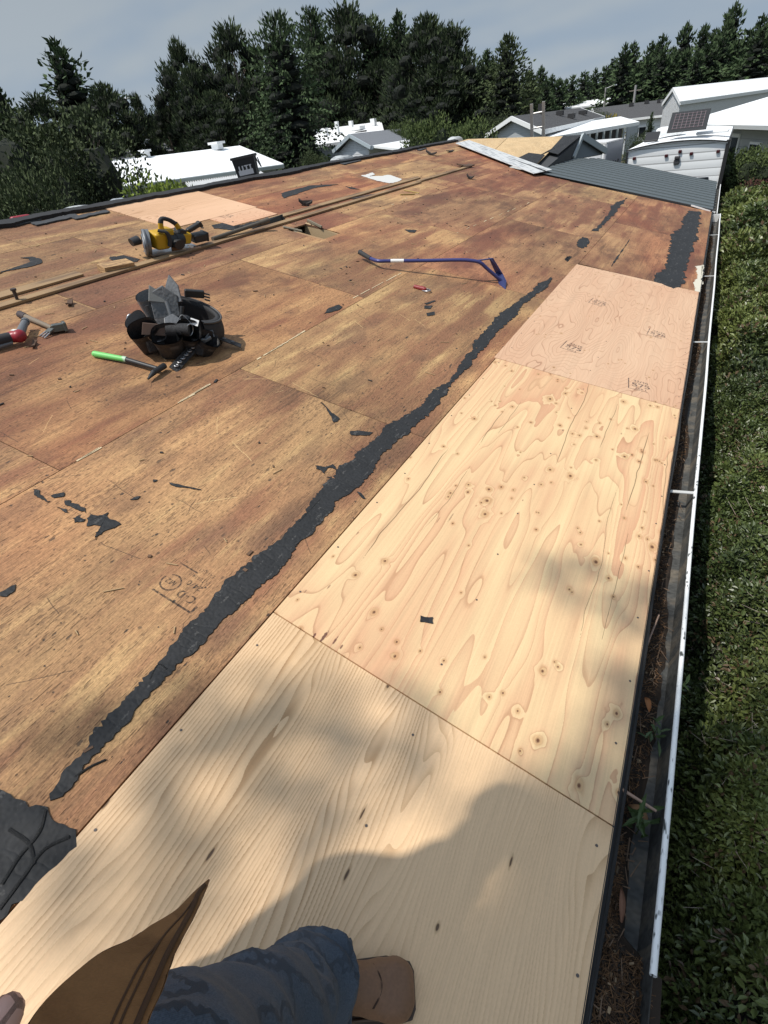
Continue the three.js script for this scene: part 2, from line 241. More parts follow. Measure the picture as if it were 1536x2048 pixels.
function sheetGeo(rects, g, { flipU = false, flipV = false, th = SH, h = 0, stain, skew0 = 0, skew1 = 0, gap = 0.002 }) {
  const P = [], Uv = [], C = [], put = (u, z, y, vu, vv, c) => { P.push(-u, y, -z); Uv.push(vu, vv); C.push(c[0], c[1], c[2]); };
  const [gu0, gu1, gz0, gz1] = g;
  const uvOf = (u, z) => { let a = (u - gu0 + 0.01) / 1.25, b = (z - gz0 + 0.06) / 2.82; return [flipU ? 1 - a : a, flipV ? 1 - b : b]; };
  const sk = (u, z) => { const a = (u - gu0) / (gu1 - gu0), k = Math.abs(z - gz0) < 1e-4 ? skew0 : Math.abs(z - gz1) < 1e-4 ? skew1 : 0; return z + k * (a - 0.5); };
  for (const [u0, u1, z0, z1] of rects) {
    const a0 = u0 === gu0 ? u0 + gap : u0, a1 = u1 === gu1 ? u1 - gap : u1, b0 = z0 === gz0 ? z0 + gap : z0, b1 = z1 === gz1 ? z1 - gap : z1;
    const nu = stain ? Math.max(1, Math.round((a1 - a0) / 0.3)) : 2, nz = stain ? Math.max(1, Math.round((b1 - b0) / 0.38)) : 3;
    const at = (i, j) => { const u = a0 + (a1 - a0) * i / nu, zr = j === 0 ? z0 : j === nz ? z1 : z0 + (z1 - z0) * j / nz; let z = sk(u, zr); if (j === 0) z += b0 - z0; if (j === nz) z += b1 - z1; return [u, z]; };
    const v = (i, j, y) => { const [u, z] = at(i, j); put(u, z, y, ...uvOf(u, z), stain ? stain(u, z) : [1, 1, 1]); };
    for (let i = 0; i < nu; i++) for (let j = 0; j < nz; j++) { v(i, j, h); v(i, j + 1, h); v(i + 1, j + 1, h); v(i, j, h); v(i + 1, j + 1, h); v(i + 1, j, h); } // seen from above: +y
    const side = (p, q) => { const w = (n, y) => { const [u, z] = at(...n); const t = uvOf(u, z); put(u, z, y, t[0], t[1] + y, [0.75, 0.7, 0.65]); }; w(p, h - th); w(q, h - th); w(q, h); w(p, h - th); w(q, h); w(p, h); };
    side([0, 0], [nu, 0]); side([nu, 0], [nu, nz]); side([nu, nz], [0, nz]); side([0, nz], [0, 0]);
  }
  for (let i = 0; i < P.length; i += 9) { // outward winding for the top
    const A = V(P[i], P[i + 1], P[i + 2]), B = V(P[i + 3], P[i + 4], P[i + 5]), D = V(P[i + 6], P[i + 7], P[i + 8]); const n = B.clone().sub(A).cross(D.clone().sub(A));
    if (Math.abs(n.y) > 1e-9 && n.y < 0) { for (const [arr, w] of [[P, 3], [Uv, 2], [C, 3]]) { const s = i / 3 * w; for (let k = 0; k < w; k++) { const t = arr[s + w + k]; arr[s + w + k] = arr[s + 2 * w + k]; arr[s + 2 * w + k] = t; } } }
  }
  const G = new THREE.BufferGeometry(); G.setAttribute('position', new THREE.BufferAttribute(new Float32Array(P), 3)); G.setAttribute('uv', new THREE.BufferAttribute(new Float32Array(Uv), 2)); G.setAttribute('color', new THREE.BufferAttribute(new Float32Array(C), 3)); G.computeVertexNormals(); return G;
}
const bumped = (t, s, o = {}) => std(0xffffff, 0.72, { map: t.map, bumpMap: t.bump, bumpScale: s, ...o });
stamp(oldA, 0.27, 0.468, 0.17, 0.075, Math.PI + 0.05, stampGrade, 0.8);
for (const [u, v, r] of [[0.66, 0.63, 0.1], [0.65, 0.21, 0.1], [0.22, 0.49, 0.05], [0.23, 0.10, -0.15]]) stamp(pinkish, u, v, 0.13, 0.062, r, stampRated, 0.85);
const W = {
  old: [oldA, oldB, oldC].map((t) => bumped(t, 0.006, { vertexColors: true, roughness: 0.8 })),
  fine: bumped(fineGrain, 0.0025, { roughness: 0.6 }), knotty: bumped(knotty, 0.003, { roughness: 0.6 }), pink: bumped(pinkish, 0.003, { roughness: 0.62 }),
  pale: bumped(fineGrain, 0.0025, { color: new THREE.Color().setRGB(0.92, 0.84, 0.88) }), palePink: bumped(pinkish, 0.003, { color: new THREE.Color().setRGB(1.05, 1.0, 0.98) }),
};
// old sheets: rows of 1.22 m up the slope; each with its own weathering
const tints = { tan: [1.1, 1.1, 1.04], yellow: [1.14, 1.17, 1.08], red: [0.94, 0.82, 0.8], brown: [0.92, 0.84, 0.83], orange: [1.06, 0.94, 0.86], dark: [0.86, 0.77, 0.77] };
function stainOf(tint, seed) {
  return (u, z) => { const n = fbm(u * 1.1 + seed, z * 0.75 + seed * 2, 3), m = fbm(u * 3.1, z * 1.3 + seed, 3), k = 1 + 0.36 * n + 0.26 * m, rd = sm(0.0, 0.45, fbm(u * 0.9 + 20, z * 0.55 + 3, 3)); return [tint[0] * k, tint[1] * k * (1 - 0.18 * rd) * 0.97, tint[2] * k * (1 - 0.18 * rd) * 0.98]; };
}
let oldCount = 0;
function oldSheet(u0, u1, z0, z1, tint, variant, holes) {
  const k = oldCount++, g = [u0, u1, z0, z1];
  part(deck, 'plywood_sheet', sheetGeo(holes || [g], g, { flipU: variant > 0 && k % 2 === 0, flipV: variant > 0 && k % 3 === 0, stain: stainOf(tints[tint], 3 + k * 1.7) }), W.old[variant]);
}
const HOLE = [3.5, 3.92, 4.95, 5.3];
{
  const R1 = 1.225, R2 = 2.44, R3 = 3.665, R4 = 4.94;
  oldSheet(0, R1, 6.43, 8.95, 'brown', 1); oldSheet(0, R1, 8.95, ZF, 'red', 2);
  oldSheet(R1, R2, -ZB, -0.34, 'tan', 1); oldSheet(R1, R2, -0.34, 2.33, 'tan', 0); oldSheet(R1, R2, 2.33, 5.0, 'yellow', 2); oldSheet(R1, R2, 5.0, 7.66, 'brown', 1); oldSheet(R1, R2, 7.66, 10.3, 'brown', 2); oldSheet(R1, R2, 10.3, ZF, 'tan', 1);
  oldSheet(R2, R3, -ZB, 1.11, 'yellow', 2); oldSheet(R2, R3, 1.11, 3.88, 'orange', 1); oldSheet(R2, R3, 3.88, 6.43, 'yellow', 2, [[R2, R3, 3.88, HOLE[2]], [R2, HOLE[0], HOLE[2], HOLE[3]], [R2, R3, HOLE[3], 6.43]]); oldSheet(R2, R3, 6.43, 9.1, 'dark', 1); oldSheet(R2, R3, 9.1, ZF + 0.15, 'brown', 2);
  oldSheet(R3, 4.06, -ZB, 2.4, 'tan', 1); oldSheet(R3, 4.06, 2.4, 6.0, 'brown', 2, [[R3, 4.06, 2.4, HOLE[2]], [HOLE[1], 4.06, HOLE[2], HOLE[3]], [R3, 4.06, HOLE[3], 6.0]]); oldSheet(R3, 4.06, 6.0, 9.2, 'tan', 1); oldSheet(R3, 4.06, 9.2, 12.4, 'brown', 2);
  oldSheet(4.06, R4, -ZB, 1.3, 'tan', 1); oldSheet(4.06, R4, 1.3, 3.3, 'yellow', 2); oldSheet(4.06, R4, 3.3, 5.35, 'tan', 1); oldSheet(4.06, R4, 5.35, 8.0, 'orange', 2); oldSheet(4.06, R4, 8.0, 10.6, 'tan', 1); oldSheet(4.06, R4, 10.6, 13.3, 'orange', 2);
  oldSheet(R4, UR, -ZB, 2.9, 'yellow', 2); oldSheet(R4, UR, 2.9, 4.1, 'yellow', 1); oldSheet(R4, UR, 5.4, 8.3, 'tan', 2); oldSheet(R4, UR, 8.3, 11, 'orange', 1); oldSheet(R4, UR, 11, 13.7, 'tan', 2);
  const far = [[R1, ZF], [R2, ZF + 0.1], [R3, 12.4], [4.94, 13.3]];
  // new sheets along the eave
  const ns = (g, m, label, o = {}) => part(deck, 'plywood_sheet', sheetGeo([g], g, { h: 0.004, th: 0.018, gap: 0.0025, ...o }), m, label);
  ns([0, 1.222, -ZB, -1.72], W.fine, null, { flipV: true });
  ns([0, 1.222, -1.72, 0.915], W.fine, 'pale new plywood sheet with straight fine grain, nearest the viewer', { skew1: 0.11 });
  ns([0, 1.222, 0.915, 3.59], W.knotty, 'new plywood sheet with round knots and flowing grain', { skew0: 0.11, skew1: -0.1 });
  ns([0, 1.238, 3.59, 6.43], W.pink, 'pinkish new plywood sheet with ink stamps', { skew0: -0.1, skew1: -0.12 });
  ns([4.62, UR, 4.1, 5.4], W.pale, 'pale pink new plywood patch at the ridge', { flipU: true, h: 0.006 }); ns([4.32, 4.62, 4.62, 5.36], W.palePink, 'lower strip of the pale plywood patch', { h: 0.006 });
}
// long battens over the open seam high on the roof
const battenT = tex(128, 1024, (i, j) => { const st = N(i * 22, j * 5) * 0.5 + N(i * 60, j * 14) * 0.4, b = fbm(i * 3, j * 7, 4); let c = mix3([0.33, 0.215, 0.11], [0.17, 0.105, 0.06], sm(-0.3, 0.4, b + 0.4 * st)); const k = 1 + 0.16 * st; return [c[0] * k, c[1] * k, c[2] * k, 0.5 + 0.3 * st]; });
const mBatten = bumped(battenT, 0.004);
{
  const rod2 = (u, z0, z1, w, h, lab) => { const g = rbox(w, h, z1 - z0, 0.004, -u, h / 2 + 0.001, -(z0 + z1) / 2); const p = g.attributes.position, t = g.attributes.uv; for (let i = 0; i < p.count; i++) t.setXY(i, p.getX(i) * 6 + p.getY(i) * 6, p.getZ(i) * 0.33); part(deck, 'batten', g, mBatten, lab); };
  rod2(4.075, -ZB, 4.6, 0.06, 0.02); rod2(4.075, 4.603, 8.6, 0.06, 0.021, 'lower batten beside the hole'); rod2(4.11, 8.62, 10.9, 0.06, 0.02);
  rod2(4.225, -ZB, 2.75, 0.085, 0.016); rod2(4.23, 5.0, 8.9, 0.07, 0.018); rod2(4.6, -ZB, 2.4, 0.03, 0.012);
}
{ // inside the open hole: exposed rafter edge, a sprung strip of sheathing
  const m = std([0.46, 0.33, 0.19], 0.8), m2 = std([0.2, 0.17, 0.12], 0.85);
  part(deck, 'exposed_rafter', [bar(L(3.48, 5.32, -0.08), L(3.94, 5.33, -0.06), 0.05, 0.13, 0.004)], m);
  for (const g of [bar(L(3.93, 5.34, 0.028), L(3.72, 5.29, 0.012), 0.02, 0.022, 0.003), bar(L(3.9, 5.06, -0.01), L(3.56, 5.0, -0.14), 0.07, 0.016, 0.003), bar(L(3.98, 4.97, 0.012), L(3.84, 5.1, -0.02), 0.05, 0.012, 0.002)]) part(deck, 'broken_strip', g, m2);
}
// ---------- torn tar paper left on the deck ----------
function jagged(pts, amp, step, seed) { // closed outline in (u,z) with a torn edge
  const out = [], r = rng(seed); for (let i = 0; i < pts.length; i++) {
    const a = pts[i], b = pts[(i + 1) % pts.length], d = Math.hypot(b[0] - a[0], b[1] - a[1]), n = Math.max(1, Math.min(60, Math.round(d / step * 1.8)));
    for (let k = 0; k < n; k++) { const t = k / n, u = a[0] + (b[0] - a[0]) * t, z = a[1] + (b[1] - a[1]) * t; const e = amp * (0.9 * N(u * 7 + seed, z * 7) + 0.6 * N(u * 13, z * 13 + seed) + 0.35 * N(u * 40, z * 40 + seed) + 0.4 * N(u * 110, z * 110) + (r() < 0.04 ? (r() - 0.3) * 1.6 : 0)); out.push([u - (b[1] - a[1]) / (d || 1) * e, z + (b[0] - a[0]) / (d || 1) * e]); }
  } return out;
}
function patch(parent, name, uz, { amp = 0.012, step = 0.03, seed = 1, th = 0.0035, h = 0.001, mat = M.tar, label } = {}) {
  const o = jagged(uz, amp, step, seed); const g = extrude(o.map(([u, z]) => [-u, z]), th); // shape x = -u, y = z
  g.applyMatrix4(new THREE.Matrix4().makeRotationX(-Math.PI / 2)); g.translate(0, h, 0);
  return part(parent, name, g, mat, label);
}
const px2 = (a, h = 0) => a.map(([x, y]) => roofUZ(x, y, h));
const crop = (ox, oy, s, a) => a.map(([x, y]) => [ox + x / s, oy + y / s]);
{
  const cl = [[110, 1592, 3], [150, 1545, 26], [215, 1462, 46], [300, 1375, 52], [370, 1290, 60], [440, 1215, 64], [510, 1150, 62], [570, 1090, 54], [620, 1040, 54], [680, 975, 54], [740, 910, 58], [790, 865, 48], [830, 835, 42], [870, 795, 24], [900, 765, 14], [935, 722, 32], [975, 670, 38], [1010, 635, 26], [1050, 600, 17], [1085, 572, 19], [1103, 556, 4]];
  const l = [], r = []; cl.forEach(([x, y, w], i) => { const a = cl[Math.max(0, i - 1)], b = cl[Math.min(cl.length - 1, i + 1)], dx = b[0] - a[0], dy = b[1] - a[1], d = Math.hypot(dx, dy); const hw = w * (0.33 + 0.09 * N(i * 0.83, 7)); l.push([x + dy / d * hw, y - dx / d * hw]); r.unshift([x - dy / d * hw, y + dx / d * hw]); });
  patch(deck, 'tar_paper_strip', px2([...l, ...r]), { amp: 0.019, step: 0.016, seed: 3, label: 'long torn black tar paper strip running beside the new plywood' });
  patch(deck, 'tar_paper_strip', px2([[-260, 1530], [0, 1583], [60, 1612], [95, 1615], [105, 1640], [150, 1660], [152, 1692], [0, 1846], [-140, 1985]]), { amp: 0.012, seed: 5, label: 'wide black tar paper patch with loose folds at the lower left' });
  patch(deck, 'tar_paper_strip', px2(crop(1000, 380, 2.866, [[1085, 120], [1150, 125], [1130, 290], [1105, 330], [1080, 400], [1040, 560], [1000, 565], [940, 545], [880, 525], [885, 480], [940, 460], [965, 420], [970, 330], [990, 240], [1040, 220], [1050, 170]])), { amp: 0.03, step: 0.05, seed: 8, label: 'broad black tar paper patch above the stamped sheet' });
  const small = [
    [1000, 380, 2.866, [[728, 45], [716, 60], [650, 145], [565, 235], [520, 237], [560, 205], [598, 165], [650, 85]], 0.02], [1000, 380, 2.866, [[445, 292], [470, 270], [503, 278], [500, 322], [470, 335], [440, 322]], 0.02], [1000, 380, 2.866, [[368, 402], [385, 382], [412, 380], [392, 408]], 0.01], [1000, 380, 2.866, [[742, 283], [735, 300], [640, 440], [634, 436]], 0.006],
    [0, 780, 2.56, [[440, 660], [460, 628], [500, 640], [565, 628], [560, 655], [620, 690], [560, 720], [505, 762], [470, 770], [480, 730], [520, 700], [445, 700]], 0.012], [0, 780, 2.56, [[370, 655], [400, 645], [440, 665], [430, 680], [375, 682]], 0.008], [0, 780, 2.56, [[330, 570], [360, 570], [445, 605], [440, 632], [390, 620], [335, 590]], 0.01], [0, 780, 2.56, [[260, 545], [325, 528], [328, 545], [280, 553]], 0.006], [0, 780, 2.56, [[175, 505], [210, 515], [215, 535], [260, 575], [240, 580], [170, 540]], 0.008], [0, 780, 2.56, [[295, 600], [350, 610], [352, 636], [318, 630]], 0.006],
    [0, 780, 2.56, [[0, 1040], [80, 998], [70, 1030], [35, 1060], [0, 1058]], 0.006], [0, 780, 2.56, [[865, 478], [910, 486], [1030, 510], [1030, 516], [900, 496]], 0.005], [0, 780, 2.56, [[785, 462], [805, 462], [790, 474]], 0.004], [0, 780, 2.56, [[668, 565], [715, 545], [705, 560]], 0.004],
    [500, 800, 2.56, [[365, 12], [400, 42], [415, 65], [458, 98], [432, 116], [420, 85], [395, 55]], 0.006], [500, 800, 2.56, [[512, 165], [560, 160], [628, 168], [610, 182], [520, 182]], 0.008], [500, 800, 2.56, [[335, 335], [385, 345], [425, 330], [460, 368], [420, 350], [400, 352], [380, 380], [335, 352]], 0.008], [500, 800, 2.56, [[392, 395], [420, 395], [415, 408]], 0.004],
    [560, 280, 2.56, [[222, 892], [250, 862], [300, 845], [318, 856], [300, 870], [255, 885]], 0.008], [560, 280, 2.56, [[742, 850], [780, 850], [770, 866], [740, 864]], 0.006], [560, 280, 2.56, [[750, 888], [790, 880], [790, 896], [755, 903]], 0.006], [560, 280, 2.56, [[738, 838], [790, 822], [800, 826], [750, 845]], 0.004], [560, 280, 2.56, [[1455, 610], [1480, 595], [1495, 600], [1470, 625]], 0.005], [560, 280, 2.56, [[640, 440 + 20], [700, 462], [690, 476], [660, 474]], 0.004],
    [0, 400, 2.56, [[105, 298], [165, 292], [212, 305], [210, 322], [150, 345], [60, 362], [0, 375], [0, 368], [100, 340], [160, 320], [155, 302]], 0.008], [0, 400, 2.56, [[560, 295], [640, 282], [720, 305], [700, 318], [580, 318]], 0.012], [0, 400, 2.56, [[1080, 130], [1150, 120], [1240, 130], [1265, 145], [1170, 155], [1090, 148]], 0.012], [0, 400, 2.56, [[1200, 140], [1380, 90], [1330, 145], [1210, 150]], 0.01],
    [500, 800, 2.56, [[548, 472], [565, 478], [592, 508], [580, 508]], 0.003], [560, 280, 2.56, [[335, 238], [380, 246], [410, 256], [360, 250]], 0.004], [560, 280, 2.56, [[0, 275], [150, 235], [300, 228], [180, 245], [20, 300]], 0.01],
  ];
  small.forEach(([x, y, s, a, amp], i) => patch(deck, 'tar_paper_scrap', px2(crop(x, y, s, a)), { amp, step: 0.02, seed: 20 + i, th: 0.003 }));
  // white flashing residue high on the deck
  const wh = std([0.62, 0.61, 0.58], 0.6);
  patch(deck, 'flashing_remnant', px2(crop(560, 280, 2.56, [[418, 185], [475, 168], [490, 178], [450, 190], [560, 182], [620, 200], [620, 212], [560, 224], [500, 212]])), { amp: 0.02, step: 0.04, seed: 71, mat: wh, h: 0.003 });
  patch(deck, 'flashing_remnant', px2(crop(1000, 380, 2.866, [[1120, 440], [1165, 430], [1150, 590], [1110, 580], [1115, 540], [1135, 490]])), { amp: 0.02, step: 0.03, seed: 73, mat: std([0.6, 0.56, 0.46], 0.8), h: 0.002 });
  // folds standing up on the lower-left tar paper
  part(deck, 'tar_paper_fold', [[[5, 1770], [40, 1715], [80, 1665], [92, 1622]], [[0, 1820], [45, 1760], [90, 1700], [140, 1675]], [[20, 1660], [60, 1690], [70, 1730]]].map((c) => tube(c.map(([x, y]) => { const [u, z] = roofUZ(x, y); return L(u, z, 0.004); }), 0.005, 6)), M.tar);
  for (const c of [[[150, 1555], [180, 1535], [212, 1520]], [[335, 1340], [318, 1330], [300, 1360]], [[598, 1045], [640, 1000]]]) part(deck, 'tar_paper_fold', tube(c.map(([x, y]) => { const [u, z] = roofUZ(x, y); return L(u, z, 0.003); }), 0.003, 6), M.tar);
  // chalky light splinters along two seams
  const sp = std([0.62, 0.5, 0.32], 0.85), ch = [];
  for (const [a, b, n, sd] of [[[510, 722], [600, 668], 9, 1], [[700, 600], [800, 548], 8, 2], [[905, 470], [1060, 405], 10, 3], [[350, 810], [400, 780], 5, 4], [[150, 925], [185, 905], 4, 5], [[760, 420], [840, 385], 5, 6]]) { const r = rng(sd), A = roofUZ(...a), B = roofUZ(...b); for (let i = 0; i < n; i++) { const t = (i + r() * 0.6) / n, u = mix(A[0], B[0], t), z = mix(A[1], B[1], t), l = 0.04 + r() * 0.12; ch.push(bar(L(u, z, 0.002), L(u + (r() - 0.5) * 0.008, z + l, 0.002), 0.004 + r() * 0.006, 0.003)); } }
  tag(part(deck, 'seam_splinters', ch, sp), null, null, null, 'stuff');
}
// ---------- drip edge, fascia, gutter ----------
const gutT = tex(256, 512, (i, j) => { const a = fbm(i * 6, j * 14, 4), b = N(i * 80, j * 120); const k = 1 + 0.5 * a + 0.3 * b; const c = mix3([0.06, 0.061, 0.058], [0.105, 0.09, 0.07], sm(0, 0.5, a)); return [c[0] * k, c[1] * k, c[2] * k, 0.5 + 0.3 * b]; });
M.gutter = std(0xffffff, 0.7, { map: gutT.map, bumpMap: gutT.bump, bumpScale: 0.003 });
const rimT = tex(64, 2048, (i, j) => { const n = N(i * 5, j * 420) + 0.7 * N(i * 11, j * 900) + 0.5 * N(j * 30, 2), near = sm(0.5, 0.88, 1 - j); const d = sm(0.4, 0.7, n * 0.5 + 0.7 * near - 0.62); const c = mix3([0.8, 0.8, 0.79], [0.06, 0.065, 0.06], d); return [...c, 0.5]; });
const mRim = std(0xffffff, 0.5, { map: rimT.map });
function strip(pts, z0, z1, th = 0) { // folded sheet metal along z: profile points [x,y]
  const gs = []; for (let i = 0; i < pts.length - 1; i++) { const [a, b] = [pts[i], pts[i + 1]]; gs.push(slab(V(a[0], a[1], -z0), V(b[0], b[1], -z0), V(b[0], b[1], -z1), V(a[0], a[1], -z1), th || 0.003)); } return mergeGeometries(gs);
}
{
  part(house, 'drip_edge', strip([[-0.004, 2.606], [0.006, 2.598], [0.013, 2.582], [0.012, 2.545]], -ZB, ZF), std([0.025, 0.026, 0.028], 0.5));
  const r = rng(9), tp = []; for (let z = -ZB; z < ZF; z += 0.4) tp.push([0.009 + (r() - 0.5) * 0.012, 2.604 + (r() - 0.5) * 0.006, z]);
  part(house, 'tar_paper_edge', tube(tp.map(([x, y, z]) => V(x, y, -z)), 0.0045, 6, 160), M.tar);
  part(house, 'fascia_board', box(0.022, 0.16, ZF + ZB, -0.016, 2.5, -(ZF - ZB) / 2), M.white);
  const gut = part(house, 'gutter', strip([[0.004, 2.55], [0.006, 2.452], [0.04, 2.445], [0.105, 2.447], [0.118, 2.5], [0.128, 2.562]], -0.35, ZF - 0.05), M.gutter);
  const rim = new THREE.TubeGeometry(new THREE.CatmullRomCurve3([...Array(13)].map((_, i) => V(0.13 + 0.002 * Math.sin(i * 2.1), 2.566 + 0.002 * Math.cos(i * 1.7), -(0.575 + i * (ZF - 0.62) / 12)))), 96, 0.0085, 8); { const t = rim.attributes.uv; for (let i = 0; i < t.count; i++) t.setXY(i, t.getY(i), t.getX(i)); }
  part(gut, 'gutter_rim', rim, mRim);
  for (const [x, y] of [[1441, 470], [1429, 553], [1415, 686], [1385, 990], [1445, 430]]) { const q = atY(x, y, 2.56); part(gut, 'gutter_strap', bar(V(0.006, 2.562, q.z), V(0.128, 2.562, q.z - 0.02), 0.022, 0.004), std([0.5, 0.5, 0.48], 0.5)); }
  part(gut, 'gutter_end_cap', slab(V(0.005, 2.45, -ZF + 0.05), V(0.128, 2.45, -ZF + 0.05), V(0.13, 2.57, -ZF + 0.05), V(0.0, 2.57, -ZF + 0.05), 0.004), M.white);
  const g2 = part(house, 'gutter', strip([[0.0, 2.56], [0.002, 2.49], [0.06, 2.49], [0.075, 2.565]], ZF + 0.02, 15.5), M.gutter, 'narrower gutter along the ribbed metal roof');
  part(g2, 'gutter_rim', rod(V(0.078, 2.568, -ZF - 0.02), V(0.082, 2.568, -15.55), 0.008), M.white);
  // far slope, walls
  part(house, 'far_roof_slope', slab(roofP(UR, -ZB, -0.02), roofP(UR, 15, -0.02), V(-2 * UR * CS, EAVE - 0.02, -15), V(-2 * UR * CS, EAVE - 0.02, ZB), 0.05), std([0.05, 0.05, 0.052], 0.9));
  part(house, 'wall', [box(0.15, 2.4, 11.6 + ZB, -0.45, 1.2, -(11.6 - ZB) / 2), box(0.15, 2.4, 15 + ZB, -2 * UR * CS + 0.45, 1.2, -(15 - ZB) / 2), box(2 * UR * CS - 0.9, 2.4, 0.15, -UR * CS, 1.2, ZB - 0.2), box(2 * UR * CS - 0.9, 2.35, 0.15, -UR * CS, 1.2, -11.5)], M.wall);
}
{ // felt and shingle remains along the ridge
  const r = rng(44), a = [], b = []; for (let z = -ZB; z < 13.8; z += 0.2) { const w = 0.05 + 0.06 * Math.abs(N(z * 1.3, 4)) + r() * 0.02; a.push([UR + 0.06, z]); b.unshift([UR - w + 0.04, z]); }
  patch(deck, 'ridge_felt', [...a, ...b], { amp: 0.012, step: 0.05, seed: 90, th: 0.03, h: 0.004, mat: std([0.02, 0.02, 0.022], 0.8), label: 'ragged black felt edge along the ridge' });
  for (const [x, y, w, l, sd] of [[115, 442, 0.07, 0.45, 1], [185, 432, 0.06, 0.4, 2], [60, 446, 0.05, 0.3, 3], [845, 300, 0.06, 0.4, 4], [700, 325, 0.12, 0.6, 5]]) { const [u, z] = roofUZ(x, y); patch(deck, 'shingle_scrap', [[u - w / 2, z - l / 2], [u + w / 2, z - l / 2], [u + w / 2 + 0.02, z + l / 2], [u - w / 2 + 0.03, z + l / 2]], { amp: 0.015, step: 0.05, seed: 100 + sd, th: 0.01, h: 0.004, mat: std([0.05, 0.053, 0.058], 0.9) }); }
}
// roof vents past the ridge
function roofVent(px, py, z, w, l, h, c, label) {
  const m = atZ(px, py, -z), g = new THREE.SphereGeometry(1, 20, 12, 0, Math.PI * 2, 0, Math.PI / 2), p = g.attributes.position;
  for (let i = 0; i < p.count; i++) { const x = p.getX(i), y = p.getY(i), q = p.getZ(i), k = 0.97 + 0.05 * N(x * 3 + px, q * 3); p.setXYZ(i, Math.sign(x) * Math.pow(Math.abs(x), 0.6) * w / 2 * k, Math.pow(y, 0.6) * h * k, Math.sign(q) * Math.pow(Math.abs(q), 0.6) * l / 2); }
  g.computeVertexNormals(); g.translate(m.x, m.y - h * 0.55, m.z);
  part(house, 'roof_vent', [prep(g), prep(cyl(w * 0.25, w * 0.3, 0.4, m.x, m.y - h * 0.55 - 0.2, m.z))], c, label);
}
const ventT = tex(128, 128, (i, j) => { const n = fbm(i * 9, j * 9, 4), c = mix3([0.42, 0.44, 0.45], [0.14, 0.15, 0.16], sm(-0.05, 0.35, n)); return [...c, 0.5]; });
const mVent = std(0xffffff, 0.6, { map: ventT.map });
roofVent(160, 424, 4.15, 0.3, 0.42, 0.13, mVent, 'mottled grey dome vent on the ridge left of the pale patch');
roofVent(236, 408, 4.6, 0.16, 0.2, 0.13, std([0.55, 0.58, 0.6], 0.25, { metalness: 0.5 }), 'small shiny dome vent left of the yellow-green shrub');
roofVent(684, 320, 9.0, 0.3, 0.5, 0.16, mVent, 'grey dome vent in front of the small white gabled house');
roofVent(910, 280, 14.2, 0.3, 0.55, 0.16, std([0.45, 0.47, 0.47], 0.6), 'pale grey dome vent at the far end of the ridge');
// ---------- cross gable with strand board, valley flashing, ribbed metal roof ----------
const osbT = tex(1024, 1024, (i, j) => { let c = [0.56, 0.4, 0.22], hh = 0.5; for (let k = 0; k < 4; k++) { const a = k * 0.9 + N(i * 40 + k * 9, j * 40) * 0.4, x = (i * Math.cos(a) - j * Math.sin(a)) * 34, y = (i * Math.sin(a) + j * Math.cos(a)) * 120, n = N(x + k * 31, y + k * 17); c = mix3(c, [[0.62, 0.46, 0.25], [0.46, 0.3, 0.14], [0.66, 0.5, 0.29], [0.38, 0.23, 0.11]][k], sm(0.15, 0.5, n) * 0.75); hh += 0.12 * n; } const w = 1 + 0.2 * fbm(i * 4, j * 4, 3); return [c[0] * w, c[1] * w, c[2] * w, hh]; });
const mOsb = bumped(osbT, 0.004, { roughness: 0.75 });
const D = { V0: V(-5.3, 3.91, -13.75), V1: V(-3.01, 3.36, -11.85), A: V(-2.93, 3.735, -15.4), RL: V(-5.5, 3.925, -15.0), W: V(-2.96, 3.37, -14.72), RB: V(-2.5, 3.34, -16.25) };
